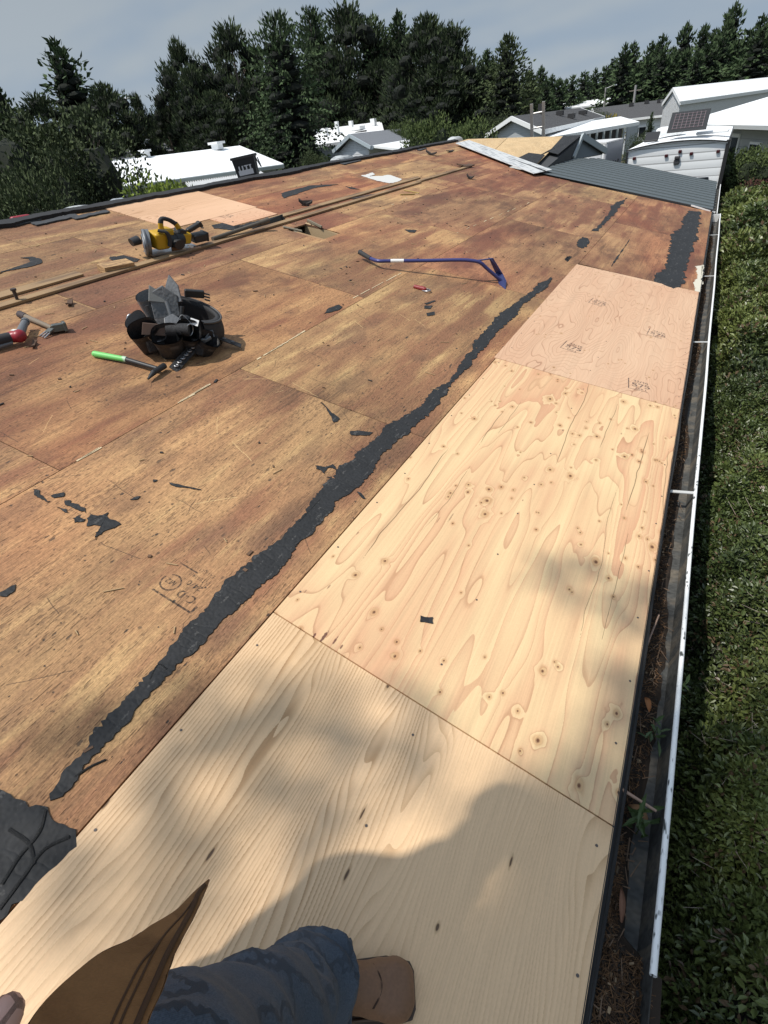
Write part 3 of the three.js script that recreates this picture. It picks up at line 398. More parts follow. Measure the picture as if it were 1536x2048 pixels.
{
  const gable = part(house, 'cross_gable', [slab(D.V1.clone().add(V(0, -0.06, 0)), D.W.clone().add(V(0, -0.06, 0)), D.A.clone().add(V(0, -0.05, 0)), D.RL.clone().add(V(0, -0.05, 0)), 0.02), slab(D.A.clone().add(V(0, -0.02, 0)), D.RB.clone().add(V(0, -0.02, 0)), V(-5.5, 3.2, -17), D.RL.clone().add(V(0, -0.02, 0)), 0.02)], std([0.05, 0.052, 0.055], 0.9));
  const P = (a, b, s, t) => D.V0.clone().lerp(D.V1, s).lerp(D.RL.clone().lerp(D.A, s), t); // s along, t up the slope
  const g1 = slab(P(0, 0, 0, 0.05), P(0, 0, 0.44, 0.08), P(0, 0, 0.36, 1), P(0, 0, 0, 1), 0.012), g2 = slab(P(0, 0, 0.445, 0.08), P(0, 0, 0.93, 0.08), P(0, 0, 0.86, 1), P(0, 0, 0.365, 1), 0.012);
  part(gable, 'strand_board_sheet', g1, mOsb); part(gable, 'strand_board_sheet', g2, mOsb);
  const fl = slab(rp(911, 286, 0.05), rp(1068, 347, 0.05), rp(1104, 339, 0.08), rp(938, 280, 0.08), 0.008);
  const flT = tex(128, 512, (i, j) => { const n = fbm(i * 6, j * 20, 4), c = mix3([0.6, 0.61, 0.6], [0.3, 0.31, 0.32], sm(0.0, 0.5, n)); return [...c, 0.5]; });
  part(gable, 'valley_flashing', fl, std(0xffffff, 0.45, { map: flT.map }));
  part(house, 'flashing_edge', bar(D.V0.clone().add(V(0.24, -0.01, 0.2)), D.V1.clone().add(V(0.18, 0.015, 0.18)), 0.03, 0.02), M.black);
  // dark felt by the rake and low on the slope
  const up = V(0, 0.012, 0.004), q = (s, t) => P(0, 0, s, t).add(up);
  part(gable, 'tar_paper_strip', [slab(q(0.9, 0.45), q(1.0, 0.42), q(1, 1), q(0.85, 1), 0.006), slab(q(0.86, 0.3), D.W.clone().add(V(0, 0.02, 0.02)), q(1, 0.95), q(0.9, 0.6), 0.006)], M.tar);
  part(gable, 'tar_paper_strip', [slab(q(0.72, 0.12), q(0.93, 0.1), q(0.9, 0.36), q(0.75, 0.34), 0.006)], M.tar);
  part(gable, 'gable_wall', slab(D.W.clone().add(V(-0.05, -0.05, 0)), D.RB.clone().add(V(-0.05, -0.05, 0)), D.A.clone().add(V(-0.05, -0.04, 0)), D.A.clone().add(V(-0.05, -0.04, 0.01)), 0.03), std([0.12, 0.14, 0.15], 0.8));
  part(gable, 'rake_board', bar(D.W.clone().add(V(0.03, -0.02, 0)), D.A.clone().add(V(0.03, -0.01, 0)), 0.04, 0.1), std([0.38, 0.42, 0.43], 0.6));
  part(gable, 'rake_board', bar(D.A.clone().add(V(0.03, -0.01, 0)), D.RB.clone().add(V(0.03, 0, 0)), 0.04, 0.12), std([0.34, 0.38, 0.39], 0.6));
  // ribbed metal roof on the same slope, four panels
  const mMetal = std([0.10, 0.118, 0.123], 0.5, { metalness: 0.15 });
  const zs = [ZF + 0.03, 12.7, 13.7, 14.6, 15.55];
  for (let k = 0; k < 4; k++) {
    const gs = [], n = Math.round((zs[k + 1] - zs[k]) / 0.36);
    for (let i = 0; i < n; i++) {
      const z0 = mix(zs[k], zs[k + 1], i / n), z1 = mix(zs[k], zs[k + 1], (i + 1) / n), top = (z) => (z < 14.7 ? 3.12 - 0.05 * (z - 11.85) : mix(2.98, 2.58, (z - 14.7) / 1.0)), lo = 0.0, w = z1 - z0;
      const pr = [[0, 0.03], [0.6, 0.03], [0.64, -0.05], [0.96, -0.05], [1, 0.03]];
      for (let j = 0; j < 4; j++) { const a = z0 + w * pr[j][0], b = z0 + w * pr[j + 1][0], ha = pr[j][1], hb = pr[j + 1][1]; const g = quad(L(lo, a, ha), L(lo, b, hb), L(top(b), b, hb), L(top(a), a, ha), [[0, a], [0, b], [3, b], [3, a]]); gs.push(g); }
    }
    part(deck, 'metal_roof_panel', gs, mMetal);
  }
  part(deck, 'panel_edge_trim', bar(L(0, ZF + 0.0, 0.012), L(3.1, ZF + 0.12, 0.012), 0.05, 0.03), M.black);
  part(deck, 'panel_edge_trim', bar(L(-0.05, ZF - 0.01, 0.0), L(0.35, ZF - 0.03, 0.03), 0.02, 0.02), M.white);
}
// ---------- shared materials of tools and fittings ----------
const K = {
  yellow: std([0.52, 0.31, 0.012], 0.5), black: std([0.02, 0.02, 0.021], 0.5), rubber: std([0.03, 0.03, 0.032], 0.8), steel: std([0.45, 0.45, 0.46], 0.35, { metalness: 0.9 }), grey: std([0.17, 0.18, 0.19], 0.5, { metalness: 0.4 }),
  red: std([0.27, 0.014, 0.024], 0.4), white: std([0.75, 0.75, 0.73], 0.5), blue: std([0.045, 0.05, 0.17], 0.35, { metalness: 0.2 }), green: std([0.16, 0.55, 0.14], 0.5),
};
const leatherT = tex(256, 256, (i, j) => { const n = fbm(i * 12, j * 12, 4), b = N(i * 90, j * 90), w = sm(0.25, 0.6, fbm(i * 5 + 7, j * 5, 3)); const c = mix3([0.022, 0.022, 0.024], [0.075, 0.072, 0.07], w); const k = 1 + 0.3 * n; return [c[0] * k, c[1] * k, c[2] * k, 0.5 + 0.3 * n + 0.2 * b]; });
K.leather = std(0xffffff, 0.48, { map: leatherT.map, bumpMap: leatherT.bump, bumpScale: 0.004 });
K.greyLeather = std([0.15, 0.154, 0.16], 0.4, { bumpMap: leatherT.bump, bumpScale: 0.004 });
K.nylon = std([0.022, 0.022, 0.024], 0.75, { bumpMap: leatherT.bump, bumpScale: 0.003 });
// ---------- homes, trailer, sheds beyond the roof ----------
const sidingT = tex(64, 512, (i, j) => { const f = (j * 24) % 1, l = f < 0.08 ? 0.55 : 1, k = l * (1 + 0.05 * N(i * 9, j * 60)); return [0.72 * k, 0.73 * k, 0.74 * k, f < 0.1 ? 0.1 : 0.5 + 0.3 * f]; });
const shingleT = tex(512, 512, (i, j) => { const row = Math.floor(j * 40), f = (j * 40) % 1, n = N(Math.floor(i * 60 + (row % 2) * 0.5) * 1.7, row * 3.1), b = N(i * 200, j * 200), k = (1 + 0.28 * n + 0.25 * b) * (f < 0.1 ? 0.55 : 1); return [0.075 * k, 0.075 * k, 0.078 * k, f < 0.12 ? 0.1 : 0.5]; });
const whiteRoofT = tex(512, 512, (i, j) => { const n = fbm(i * 7, j * 18, 5), d = sm(0.15, 0.6, n); const k = 1 - 0.16 * d + 0.03 * N(i * 100, j * 100); return [0.86 * k, 0.875 * k, 0.88 * k, 0.5]; });
const H = {
  whiteRoof: std(0xffffff, 0.55, { map: whiteRoofT.map }), shingle: std(0xffffff, 0.92, { map: shingleT.map, bumpMap: shingleT.bump, bumpScale: 0.02 }), greyShingle: std([2.6, 2.75, 2.9], 0.9, { map: shingleT.map }),
  siding: std([0.95, 0.97, 1], 0.65, { map: sidingT.map, bumpMap: sidingT.bump, bumpScale: 0.02 }), greySiding: std([0.55, 0.58, 0.6], 0.7, { map: sidingT.map }), green: std([0.14, 0.145, 0.1], 0.85), trim: std([0.8, 0.81, 0.81], 0.5), glass: std([0.02, 0.025, 0.03], 0.12, { metalness: 0.2 }), dark: std([0.03, 0.03, 0.032], 0.8), brown: std([0.09, 0.075, 0.065], 0.9),
};
function home(name, label, o) { // gabled home from eave/ridge corner points of its near slope: eL eR rR rL, mirrored behind the ridge
  const { eL, eR, rL, rR, wall = H.siding, roof = H.whiteRoof, th = 0.18, over = 0.35, windows = [], gableWindows = [], vents = 0 } = o, c = eL.clone().add(eR).add(rL).add(rR).multiplyScalar(0.25); c.y = 0;
  const t = thing(name, label, o.cat || 'house', c), l = (v) => v.clone().sub(c), bL = rL.clone().multiplyScalar(2).sub(eL), bR = rR.clone().multiplyScalar(2).sub(eR); bL.y = eL.y; bR.y = eR.y;
  const rf = part(t, 'roof', slab(l(eL), l(eR), l(rR), l(rL), th), roof); part(t, 'roof', slab(l(bR), l(bL), l(rL).add(V(0, 0.004, 0)), l(rR).add(V(0, 0.004, 0)), th), roof);
  const ax = eR.clone().sub(eL).setY(0).normalize(), dp = rL.clone().sub(eL).setY(0).normalize(), q = (p, a, d, y) => l(p).addScaledVector(ax, a).addScaledVector(dp, d).setY(y);
  const y1 = Math.min(eL.y, eR.y) - th, F = [q(eL, over, over, 0), q(eR, -over, over, 0), q(eR, -over, over, y1), q(eL, over, over, y1)], Bk = [q(bR, -over, -over, 0), q(bL, over, -over, 0), q(bL, over, -over, y1), q(bR, -over, -over, y1)], ry = Math.min(rL.y, rR.y) - th - 0.02;
  const sc = (a, b) => a.distanceTo(b) * 0.4; const wq = (a, b, c2, d) => quad(a, b, c2, d, [[0, 0], [sc(a, b), 0], [sc(a, b), sc(a, d) * 0.35], [0, sc(a, d) * 0.35]]);
  const tri = (a, b, m) => { const g = new THREE.BufferGeometry(); g.setAttribute('position', new THREE.BufferAttribute(new Float32Array([a, b, m].flatMap((v) => [v.x, v.y, v.z])), 3)); g.setAttribute('uv', new THREE.BufferAttribute(new Float32Array([0, 0, sc(a, b), 0, sc(a, b) / 2, 0.3]), 2)); g.computeVertexNormals(); return g; };
  const ml = q(rL, over, 0, ry), mr = q(rR, -over, 0, ry);
  part(t, 'wall', [wq(...F), wq(...Bk), wq(Bk[1], F[0], F[3], Bk[2]), wq(F[1], Bk[0], Bk[3], F[2]), tri(Bk[2], F[3], ml), tri(F[2], Bk[3], mr)], wall);
  part(t, 'fascia', bar(l(eL).add(V(0, -0.1, 0)).addScaledVector(dp, -0.03), l(eR).add(V(0, -0.1, 0)).addScaledVector(dp, -0.03), 0.05, 0.2), o.trim || H.trim);
  for (const [a, b] of [[eL, rL], [bL, rL], [eR, rR], [bR, rR]]) { const s = a === eL || a === bL ? -0.03 : 0.03; part(t, 'rake_board', bar(l(a).add(V(0, -0.09, 0)).addScaledVector(ax, s), l(b).add(V(0, -0.09, 0)).addScaledVector(ax, s), 0.05, 0.2), o.trim || H.trim); }
  const win = (c0, u, n, w, h) => { const f = part(t, 'window', orient(rbox(w, h, 0.08, 0.01), u, n, c0), H.trim); for (const s of [-1, 1]) part(f, 'pane', orient(box(w * 0.42, h * 0.84, 0.03), u, n, c0.clone().addScaledVector(u, s * w * 0.235).addScaledVector(n, 0.045)), H.glass); };
  for (const [s, y, w, h] of windows) { const p = F[0].clone().lerp(F[1], s).setY(y); win(p, ax, dp.clone().negate(), w, h); }
  for (const [side, s, y, w, h] of gableWindows) { const p = side < 0 ? F[0].clone().lerp(Bk[1], s).setY(y) : F[1].clone().lerp(Bk[0], s).setY(y); win(p, dp.clone().multiplyScalar(side < 0 ? -1 : 1), ax.clone().multiplyScalar(side), w, h); }
  for (const [s, k, w, h] of o.roofVents || []) { const p = l(eL).lerp(l(eR), s).lerp(l(rL).lerp(l(rR), s), k), v = part(rf, 'vent', [box(w, h, w, p.x, p.y + h / 2, p.z)], o.ventMat || H.trim); if (o.ventCaps) part(t, 'vent_cap', box(w * 1.5, 0.12, w * 1.5, p.x, p.y + h + 0.06, p.z), H.trim); }
  return { t, l, ax, dp, F, Bk, q };
}
function orient(g, u, n, c) { const up = n.clone().cross(u).normalize(); g.applyMatrix4(new THREE.Matrix4().makeBasis(u, up, n)); g.translate(c.x, c.y, c.z); return g; }
const at = atDist;
{ // 1 white-roofed home on the left, with a corrugated awning
  const eL = at(196, 376, 34), eR = at(566, 331, 36), rL = at(180, 326, 40), rR = at(478, 293, 42.5); eL.y = eR.y = (eL.y + eR.y) / 2; rL.y = rR.y = (rL.y + rR.y) / 2;
  const h = home('manufactured_home', 'long low home with a bright white roof on the left, behind the black bucket', { eL, eR, rL, rR, wall: H.greySiding, roofVents: [[0.03, 0.93, 0.5, 0.28], [0.35, 0.99, 0.35, 0.25], [0.83, 0.94, 0.5, 0.28]], ventCaps: true, windows: [[0.78, 1.5, 1.4, 1.1]] });
  part(h.t, 'gutter', bar(h.l(eL).add(V(0, -0.1, 0)).addScaledVector(h.dp, -0.14), h.l(eR).add(V(0, -0.1, 0)).addScaledVector(h.dp, -0.14), 0.14, 0.14), std([0.3, 0.33, 0.31], 0.5)); part(h.t, 'post', bar(h.q(eR, -0.6, 0.1, 0), h.q(eR, -0.6, 0.1, eR.y - 0.3), 0.14, 0.14), H.trim);
  const aw = thing('awning', 'grey corrugated awning below the white-roofed home', 'awning', h.q(eL, 9, -3, 0).add(h.t.position)), o = (v) => v.clone().sub(aw.position), a0 = eL.clone().lerp(eR, 0.43).addScaledVector(h.dp, -0.25).add(V(0, -0.25, 0)), a1 = eL.clone().lerp(eR, 0.86).addScaledVector(h.dp, -0.25).add(V(0, -0.25, 0)), N1 = 34;
  const P = (t, d, y) => o(a0.clone().lerp(a1, t).addScaledVector(h.dp, -d).add(V(0, y - d * 0.14, 0))), gs = []; for (let i = 0; i < N1; i++) { const t0 = i / N1, t1 = (i + 1) / N1; gs.push(slab(P(t0, 4, 0), P(t0 + (t1 - t0) * 0.5, 4, 0.09), P(t0 + (t1 - t0) * 0.5, 0, 0.09), P(t0, 0, 0), 0.02), slab(P(t0 + (t1 - t0) * 0.5, 4, 0.09), P(t1, 4, 0), P(t1, 0, 0), P(t0 + (t1 - t0) * 0.5, 0, 0.09), 0.02)); } tag(part(aw, 'corrugated_sheet', gs, std([0.5, 0.51, 0.52], 0.5)), null); for (const t of [0.02, 0.5, 0.98]) part(aw, 'post', bar(P(t, 3.9, -0.05), P(t, 3.9, 0).setY(0), 0.09, 0.09), H.trim);
}
{ // 2 homes among the trees behind it
  const g = (name, label, a, b, c, d, dist, dep, opt) => { const eL = at(...a, dist), eR = at(...b, dist), rL = at(...d, dist + dep), rR = at(...c, dist + dep); eL.y = eR.y = (eL.y + eR.y) / 2; rL.y = rR.y = Math.max((rL.y + rR.y) / 2, eL.y + 0.4); return home(name, label, { eL, eR, rL, rR, ...opt }); };
  g('house', 'low house with a dark shingle roof behind the left end of the white roof', [150, 328], [268, 316], [255, 299], [172, 306], 50, 5, { roof: H.shingle, wall: H.green });
  g('house', 'drab green gabled house under the pines on the left', [262, 312], [345, 300], [318, 277], [258, 281], 58, 5, { roof: H.greyShingle, wall: H.green, windows: [[0.5, 1.6, 1.2, 1]], trim: H.brown });
  g('house', 'small gabled house with white trim poking above the white roof', [440, 300], [500, 295], [492, 268], [450, 272], 60, 4, { roof: H.shingle, wall: H.greySiding });
  // flat white roofs in the middle distance
  const f = g('manufactured_home', 'long flat white roof with small vents under the tall trees', [596, 287], [770, 279], [762, 248], [606, 258], 50, 9, { roofVents: [[0.3, 0.5, 0.4, 0.5], [0.45, 0.55, 0.25, 0.8], [0.7, 0.6, 0.9, 0.25], [0.62, 0.8, 0.3, 0.5], [0.9, 0.75, 0.4, 0.5]], wall: H.greySiding });
  part(f.t, 'skylight', (() => { const p = f.q(at(720, 268, 54), 0, 0, 0); return box(1.1, 0.1, 0.6, p.x, at(720, 268, 54).y + 0.12, p.z, 0.12, 0.4, 0); })(), H.dark);
  g('house', 'distant low white-roofed home seen between the trees above the ladder', [1080, 220], [1240, 206], [1236, 198], [1084, 208], 96, 4, { wall: H.greySiding });
  g('house', 'long dark-roofed home in the right distance with a pale wall', [1195, 246], [1345, 226], [1340, 198], [1185, 216], 70, 7, { roof: H.shingle, wall: H.siding, windows: [[0.6, 1.7, 1.4, 1]], roofVents: [[0.5, 0.8, 0.4, 0.3], [0.7, 0.85, 0.4, 0.3], [0.85, 0.8, 0.3, 0.3]], ventMat: H.dark });
}
{ // 3 small white gabled house: gable end towards the viewer
  const d = 44, a = at(664, 292, d), b = at(742, 301, d - 2.5), r0 = at(700, 268, d - 1), r1 = at(790, 260, d + 8); a.y = b.y = (a.y + b.y) / 2; r0.y = r1.y = Math.max(r0.y, a.y + 0.75);
  const dir = r1.clone().sub(r0).setY(0).normalize(), L1 = 11, mid = a.clone().add(b).multiplyScalar(0.5), r2 = mid.clone().setY(r0.y), eL = b.clone(), eR = b.clone().addScaledVector(dir, L1), rL = r2.clone(), rR = r2.clone().addScaledVector(dir, L1);
  const h = home('house', 'small white gabled house with blue-grey roof and an oval ornament', { eL, eR, rL, rR, roof: H.greyShingle, trim: std([0.42, 0.48, 0.52], 0.6), windows: [[0.3, 1.5, 1.5, 1.2], [0.7, 1.5, 1.2, 1.2]], gableWindows: [[-1, 0.3, 1.35, 1.3, 1.5], [-1, 0.78, 1.5, 1.1, 1.2]] });
  const p = h.F[0].clone().lerp(h.Bk[1], 0.52), nn = h.ax.clone().negate(), og = cyl(0.22, 0.22, 0.06, 0, 0, 0, Math.PI / 2, 0, 0, 20); og.scale(0.75, 1.7, 1); part(h.t, 'oval_ornament', orient(og, h.dp.clone().negate(), nn, p.setY(1.9).addScaledVector(nn, 0.03)), H.dark);
  const pw = part(h.t, 'porch_roof', slab(h.q(eL, 0.4, -2.2, eL.y - 0.3), h.q(eR, -2, -2.2, eL.y - 0.3), h.q(eR, -2, 0.3, eL.y + 0.05), h.q(eL, 0.4, 0.3, eL.y + 0.05), 0.12), H.whiteRoof); for (const s of [0.6, 4.5, 8.5]) part(h.t, 'post', bar(h.q(eL, s, -2.1, 0), h.q(eL, s, -2.1, eL.y - 0.35), 0.12, 0.12), H.trim);
}
{ // 4 dark-roofed home behind the ladder, gable towards the viewer, with a white flat carport
  const d = 36, a = at(984, 258, d + 2), b = at(1084, 271, d - 3), r0 = at(1004, 246, d), far = at(1232, 246, d + 22); a.y = b.y = (a.y + b.y) / 2; const ry = Math.max(at(1000, 245, d).y, a.y + 0.7);
  const dir = far.clone().sub(b).setY(0).normalize(), mid = a.clone().lerp(b, 0.42).setY(ry), L1 = 19;
  const h = home('manufactured_home', 'home with a dark shingle roof and white gable behind the ladder', { eL: b, eR: b.clone().addScaledVector(dir, L1), rL: mid, rR: mid.clone().addScaledVector(dir, L1), roof: H.shingle, wall: H.greySiding, roofVents: [[0.45, 0.6, 0.4, 0.25], [0.5, 0.3, 0.4, 0.25], [0.75, 0.4, 0.5, 0.25], [0.3, 0.9, 0.3, 0.5]], ventMat: H.dark });
  part(h.t, 'gable_panel', slab(h.Bk[1].clone().addScaledVector(h.ax, -0.06).setY(1.9), h.F[0].clone().addScaledVector(h.ax, -0.06).setY(1.9), h.F[0].clone().addScaledVector(h.ax, -0.06).setY(2.2), h.Bk[1].clone().addScaledVector(h.ax, -0.06).setY(2.2), 0.05), H.trim);
  const c0 = at(1084, 272, d - 3.2), c1 = at(1278, 254, d + 6), c2 = at(1240, 243, d + 14), y = Math.max(2.2, c0.y - 0.1); for (const c of [c0, c1, c2]) c.y = y; c2.y = y + 0.25; const c3 = c0.clone().add(c2).sub(c1).setY(y + 0.25), cp = thing('carport', 'flat white carport roof on slatted posts beside the dark-roofed home', 'carport', c0.clone().setY(0)), o = (v) => v.clone().sub(cp.position);
  part(cp, 'roof', slab(o(c0), o(c1), o(c2), o(c3), 0.16), H.whiteRoof); for (let i = 0; i < 9; i++) part(cp, 'post', bar(o(c0.clone().lerp(c1, 0.22 + i * 0.075)).setY(0), o(c0.clone().lerp(c1, 0.22 + i * 0.075)).setY(y - 0.17), 0.16, 0.1), std([0.35, 0.38, 0.37], 0.7)); part(cp, 'back_screen', slab(o(c3.clone().lerp(c0, 0.2)).setY(0), o(c2.clone().lerp(c1, 0.2)).setY(0), o(c2.clone().lerp(c1, 0.2)).setY(y - 0.2), o(c3.clone().lerp(c0, 0.2)).setY(y - 0.2), 0.05), H.dark);
  part(cp, 'end_panel', slab(o(c0.clone().lerp(c1, 0.86)).setY(1.5), o(c1.clone().lerp(c0, 0.01)).setY(1.5), o(c1.clone().lerp(c0, 0.01)).setY(y - 0.18), o(c0.clone().lerp(c1, 0.86)).setY(y - 0.18), 0.05), H.greySiding);
}
{ // 5 tall white metal building on the right, and the white hip-roofed home in front of it
  const pL = at(1325, 207, 52), pA = at(1350, 182, 50.5), pR = at(1361, 202, 48), back = at(1600, 168, 75), eh = (pL.y + pR.y) / 2; const dir = back.clone().sub(pA).setY(0).normalize(), w = pR.clone().sub(pL).setY(0), pl = pL.clone().setY(eh), pr = pR.clone().setY(eh), ap = pL.clone().lerp(pR, 0.5).setY(Math.max(pA.y, eh + 0.8)), L1 = 26;
  const ribT = tex(256, 64, (i, j) => { const f = (i * 40) % 1, k = f < 0.3 ? 0.72 : 1; return [0.74 * k, 0.76 * k, 0.77 * k, f < 0.3 ? 0.1 : 0.8]; }), rib = std(0xffffff, 0.5, { map: ribT.map, bumpMap: ribT.bump, bumpScale: 0.03 });
  home('metal_building', 'tall white ribbed metal building behind the trailer on the right', { eL: pr, eR: pr.clone().addScaledVector(dir, L1), rL: ap, rR: ap.clone().addScaledVector(dir, L1), wall: rib, roof: H.whiteRoof, over: 0.12, th: 0.12, cat: 'building' });
  const e0 = at(1354, 242, 40), e1 = at(1600, 262, 26), rg = at(1560, 203, 36), ey = (e0.y + e1.y) / 2; e0.y = e1.y = ey; const dn = e1.clone().sub(e0).setY(0), nn = V(-dn.z, 0, dn.x).normalize(); if (nn.dot(EYE.clone().sub(e0)) > 0) nn.negate(); const t = thing('house', 'white home with a white hip roof, wreath and dark windows right of the trailer', 'house', e0.clone().setY(0)), o = (v) => v.clone().sub(t.position);
  const w2 = 8, f1 = e1.clone().addScaledVector(nn, w2), f0 = e0.clone().addScaledVector(nn, w2), dx = dn.clone().normalize(), top0 = e0.clone().addScaledVector(dx, 4.5).addScaledVector(nn, 4).setY(ey + 1.0), top1 = e1.clone().addScaledVector(nn, 4).setY(ey + 1.0);
  part(t, 'roof', [slab(o(e0), o(e1), o(top1), o(top0), 0.15), slab(o(f0), o(e0), o(top0), o(top0).add(V(0.02, 0, 0)), 0.15), slab(o(f1), o(f0), o(top0), o(top1), 0.15)], H.whiteRoof);
  const W0 = e0.clone().addScaledVector(nn, 0.8).addScaledVector(dx, 0.8), W1 = e1.clone().addScaledVector(nn, 0.8), ww = std([0.5, 0.51, 0.51], 0.7, { map: sidingT.map }); part(t, 'wall', [quad(o(W0).setY(0), o(W1).setY(0), o(W1).setY(ey - 0.1), o(W0).setY(ey - 0.1), [[0, 0], [6, 0], [6, 0.4], [0, 0.4]]), quad(o(W0.clone().addScaledVector(nn, 6)).setY(0), o(W0).setY(0), o(W0).setY(ey - 0.1), o(W0.clone().addScaledVector(nn, 6)).setY(ey - 0.1))], ww);
  const out = nn.clone().negate(), wp = (px, y) => { const L0 = o(W0), L2 = o(W1), r = rayDir(px, 270), A = r.x, Bz = r.z, ox = EYE.x - t.position.x, oz = EYE.z - t.position.z, du = L2.clone().sub(L0), s = ((L0.x - ox) * Bz - (L0.z - oz) * A) / (A * du.z - Bz * du.x) * 1; return L0.clone().addScaledVector(du, s).setY(y).addScaledVector(out, 0.04); };
  for (const [px, y, w3, h3] of [[1400, 1.9, 0.9, 0.9], [1428, 1.9, 0.9, 0.9], [1475, 1.6, 0.9, 2.0], [1518, 1.7, 1.2, 1.3]]) { const c = wp(px, y), f = part(t, 'window', orient(rbox(w3, h3, 0.07, 0.01), dx, out, c), H.trim); part(f, 'pane', orient(box(w3 * 0.82, h3 * 0.86, 0.03), dx, out, c.clone().addScaledVector(out, 0.035)), H.glass); }
  const wr = new THREE.TorusGeometry(0.36, 0.08, 8, 24); part(t, 'wreath', orient(wr, dx, out, wp(1497, 1.75)), std([0.25, 0.28, 0.24], 0.8));
}
{ // 6 travel trailer seen from behind
  const c = V(-1.12, 0, -19), t = thing('travel_trailer', 'white travel trailer with ribbed rear wall, marker lights and roof vents', 'trailer', c); t.rotation.y = -0.02; const W2 = 1.2, Ln = 7.4, top = 3.17, ch = 0.11, prof = []; for (let i = 0; i <= 16; i++) { const s = i / 16 * 2 - 1; prof.push([s * W2, top + ch * (1 - s * s)]); }
  const wallT = tex(64, 512, (i, j) => { const f = (j * 15) % 1, g = 0.5 - 0.5 * Math.cos(f * 6.283), k = f > 0.86 ? 0.42 : 1; return [0.87 * k, 0.88 * k, 0.89 * k, Math.pow(g, 0.5)]; }), wm = std(0xffffff, 0.4, { map: wallT.map, bumpMap: wallT.bump, bumpScale: 0.004 });
  const face = extrude([[-W2, 0.6], [W2, 0.6], ...prof.slice().reverse()], 0.05); { const p = face.attributes.position, u = face.attributes.uv; for (let i = 0; i < p.count; i++) u.setXY(i, p.getX(i) * 0.3, (p.getY(i) - 0.6) / 2.75); } face.translate(0, 0, -0.05); part(t, 'rear_wall', face, wm);
  const rs = []; for (let i = 0; i < 16; i++) { const a = prof[i], b = prof[i + 1], h = (z) => -0.0 * z; rs.push(slab(V(a[0], a[1], 0.04), V(b[0], b[1], 0.04), V(b[0] * 0.98, b[1], -Ln), V(a[0] * 0.98, a[1], -Ln), 0.05)); } const rf = part(t, 'roof', rs, H.whiteRoof);
  part(t, 'side_wall', box(0.04, top - 0.6, Ln, W2 - 0.021, 0.6 + (top - 0.6) / 2, -Ln / 2 - 0.06), std([0.02, 0.02, 0.022], 0.4)); part(t, 'side_wall', box(0.04, top - 0.6, Ln, -W2 + 0.021, 0.6 + (top - 0.6) / 2, -Ln / 2 - 0.06), std([0.05, 0.05, 0.052], 0.4)); part(t, 'underframe', box(2.2, 0.2, Ln, 0, 0.5, -Ln / 2), H.dark); for (const s of [-1, 1]) for (const z of [-3.2, -4.1]) { const w = part(t, 'wheel', cyl(0.34, 0.34, 0.22, s * 1.0, 0.34, z, 0, 0, Math.PI / 2, 24), K.rubber); part(w, 'rim', cyl(0.18, 0.18, 0.24, s * 1.0, 0.34, z, 0, 0, Math.PI / 2, 16), K.grey); }
  part(t, 'corner_trim', [box(0.05, top - 0.6, 0.06, -W2, 0.6 + (top - 0.6) / 2, 0.0)], K.black); part(t, 'corner_trim', [box(0.09, top - 0.55, 0.12, W2 + 0.01, 0.6 + (top - 0.6) / 2, -0.02)], K.black); part(t, 'roof_edge_trim', tube(prof.map(([x, y]) => V(x, y - 0.01, 0.055)), 0.016, 6), K.black);
  for (const x of [-1.0, -0.2, 0.12, 0.4, 1.02]) part(t, 'marker_light', rbox(0.085, 0.07, 0.05, 0.015, x, x === 0.12 ? 3.03 : 2.96, 0.02), std([0.06, 0.012, 0.014], 0.25)); part(t, 'camera_housing', [rbox(0.13, 0.07, 0.1, 0.02, 0.08, 2.9, 0.03), rbox(0.15, 0.13, 0.06, 0.05, 0.08, 2.8, 0.02)], std([0.06, 0.06, 0.065], 0.4)); part(t, 'rear_window', rbox(0.75, 0.4, 0.04, 0.06, 0.55, 2.2, 0.015), H.glass);
  const sk = part(t, 'solar_panel', T(rbox(0.95, 0.03, 0.85, 0.01), 0.0, 0, 0, 0.52, 0, 0), K.black); sk.position.set(0.14, 3.66, -0.95); for (let i = 0; i < 8; i++) part(sk, 'grid_bar', T(box(0.012, 0.008, 0.66, -0.36 + i * 0.103, 0.02, 0), 0, 0, 0, 0.52), std([0.16, 0.12, 0.13], 0.5)); for (let i = 0; i < 6; i++) part(sk, 'grid_bar', T(box(0.76, 0.009, 0.012, 0, 0.02, -0.3 + i * 0.12), 0, 0, 0, 0.52), std([0.16, 0.12, 0.13], 0.5));
  part(t, 'roof_hatch', T(rbox(0.36, 0.05, 0.4, 0.02), -0.72, 3.38, -0.9, 0.5), K.black); part(t, 'air_conditioner', rbox(0.75, 0.2, 0.9, 0.08, -0.42, 3.42, -2.7), H.trim); part(t, 'roof_vent', rbox(0.8, 0.07, 0.5, 0.03, 0.75, 3.33, -1.6), H.trim);
}
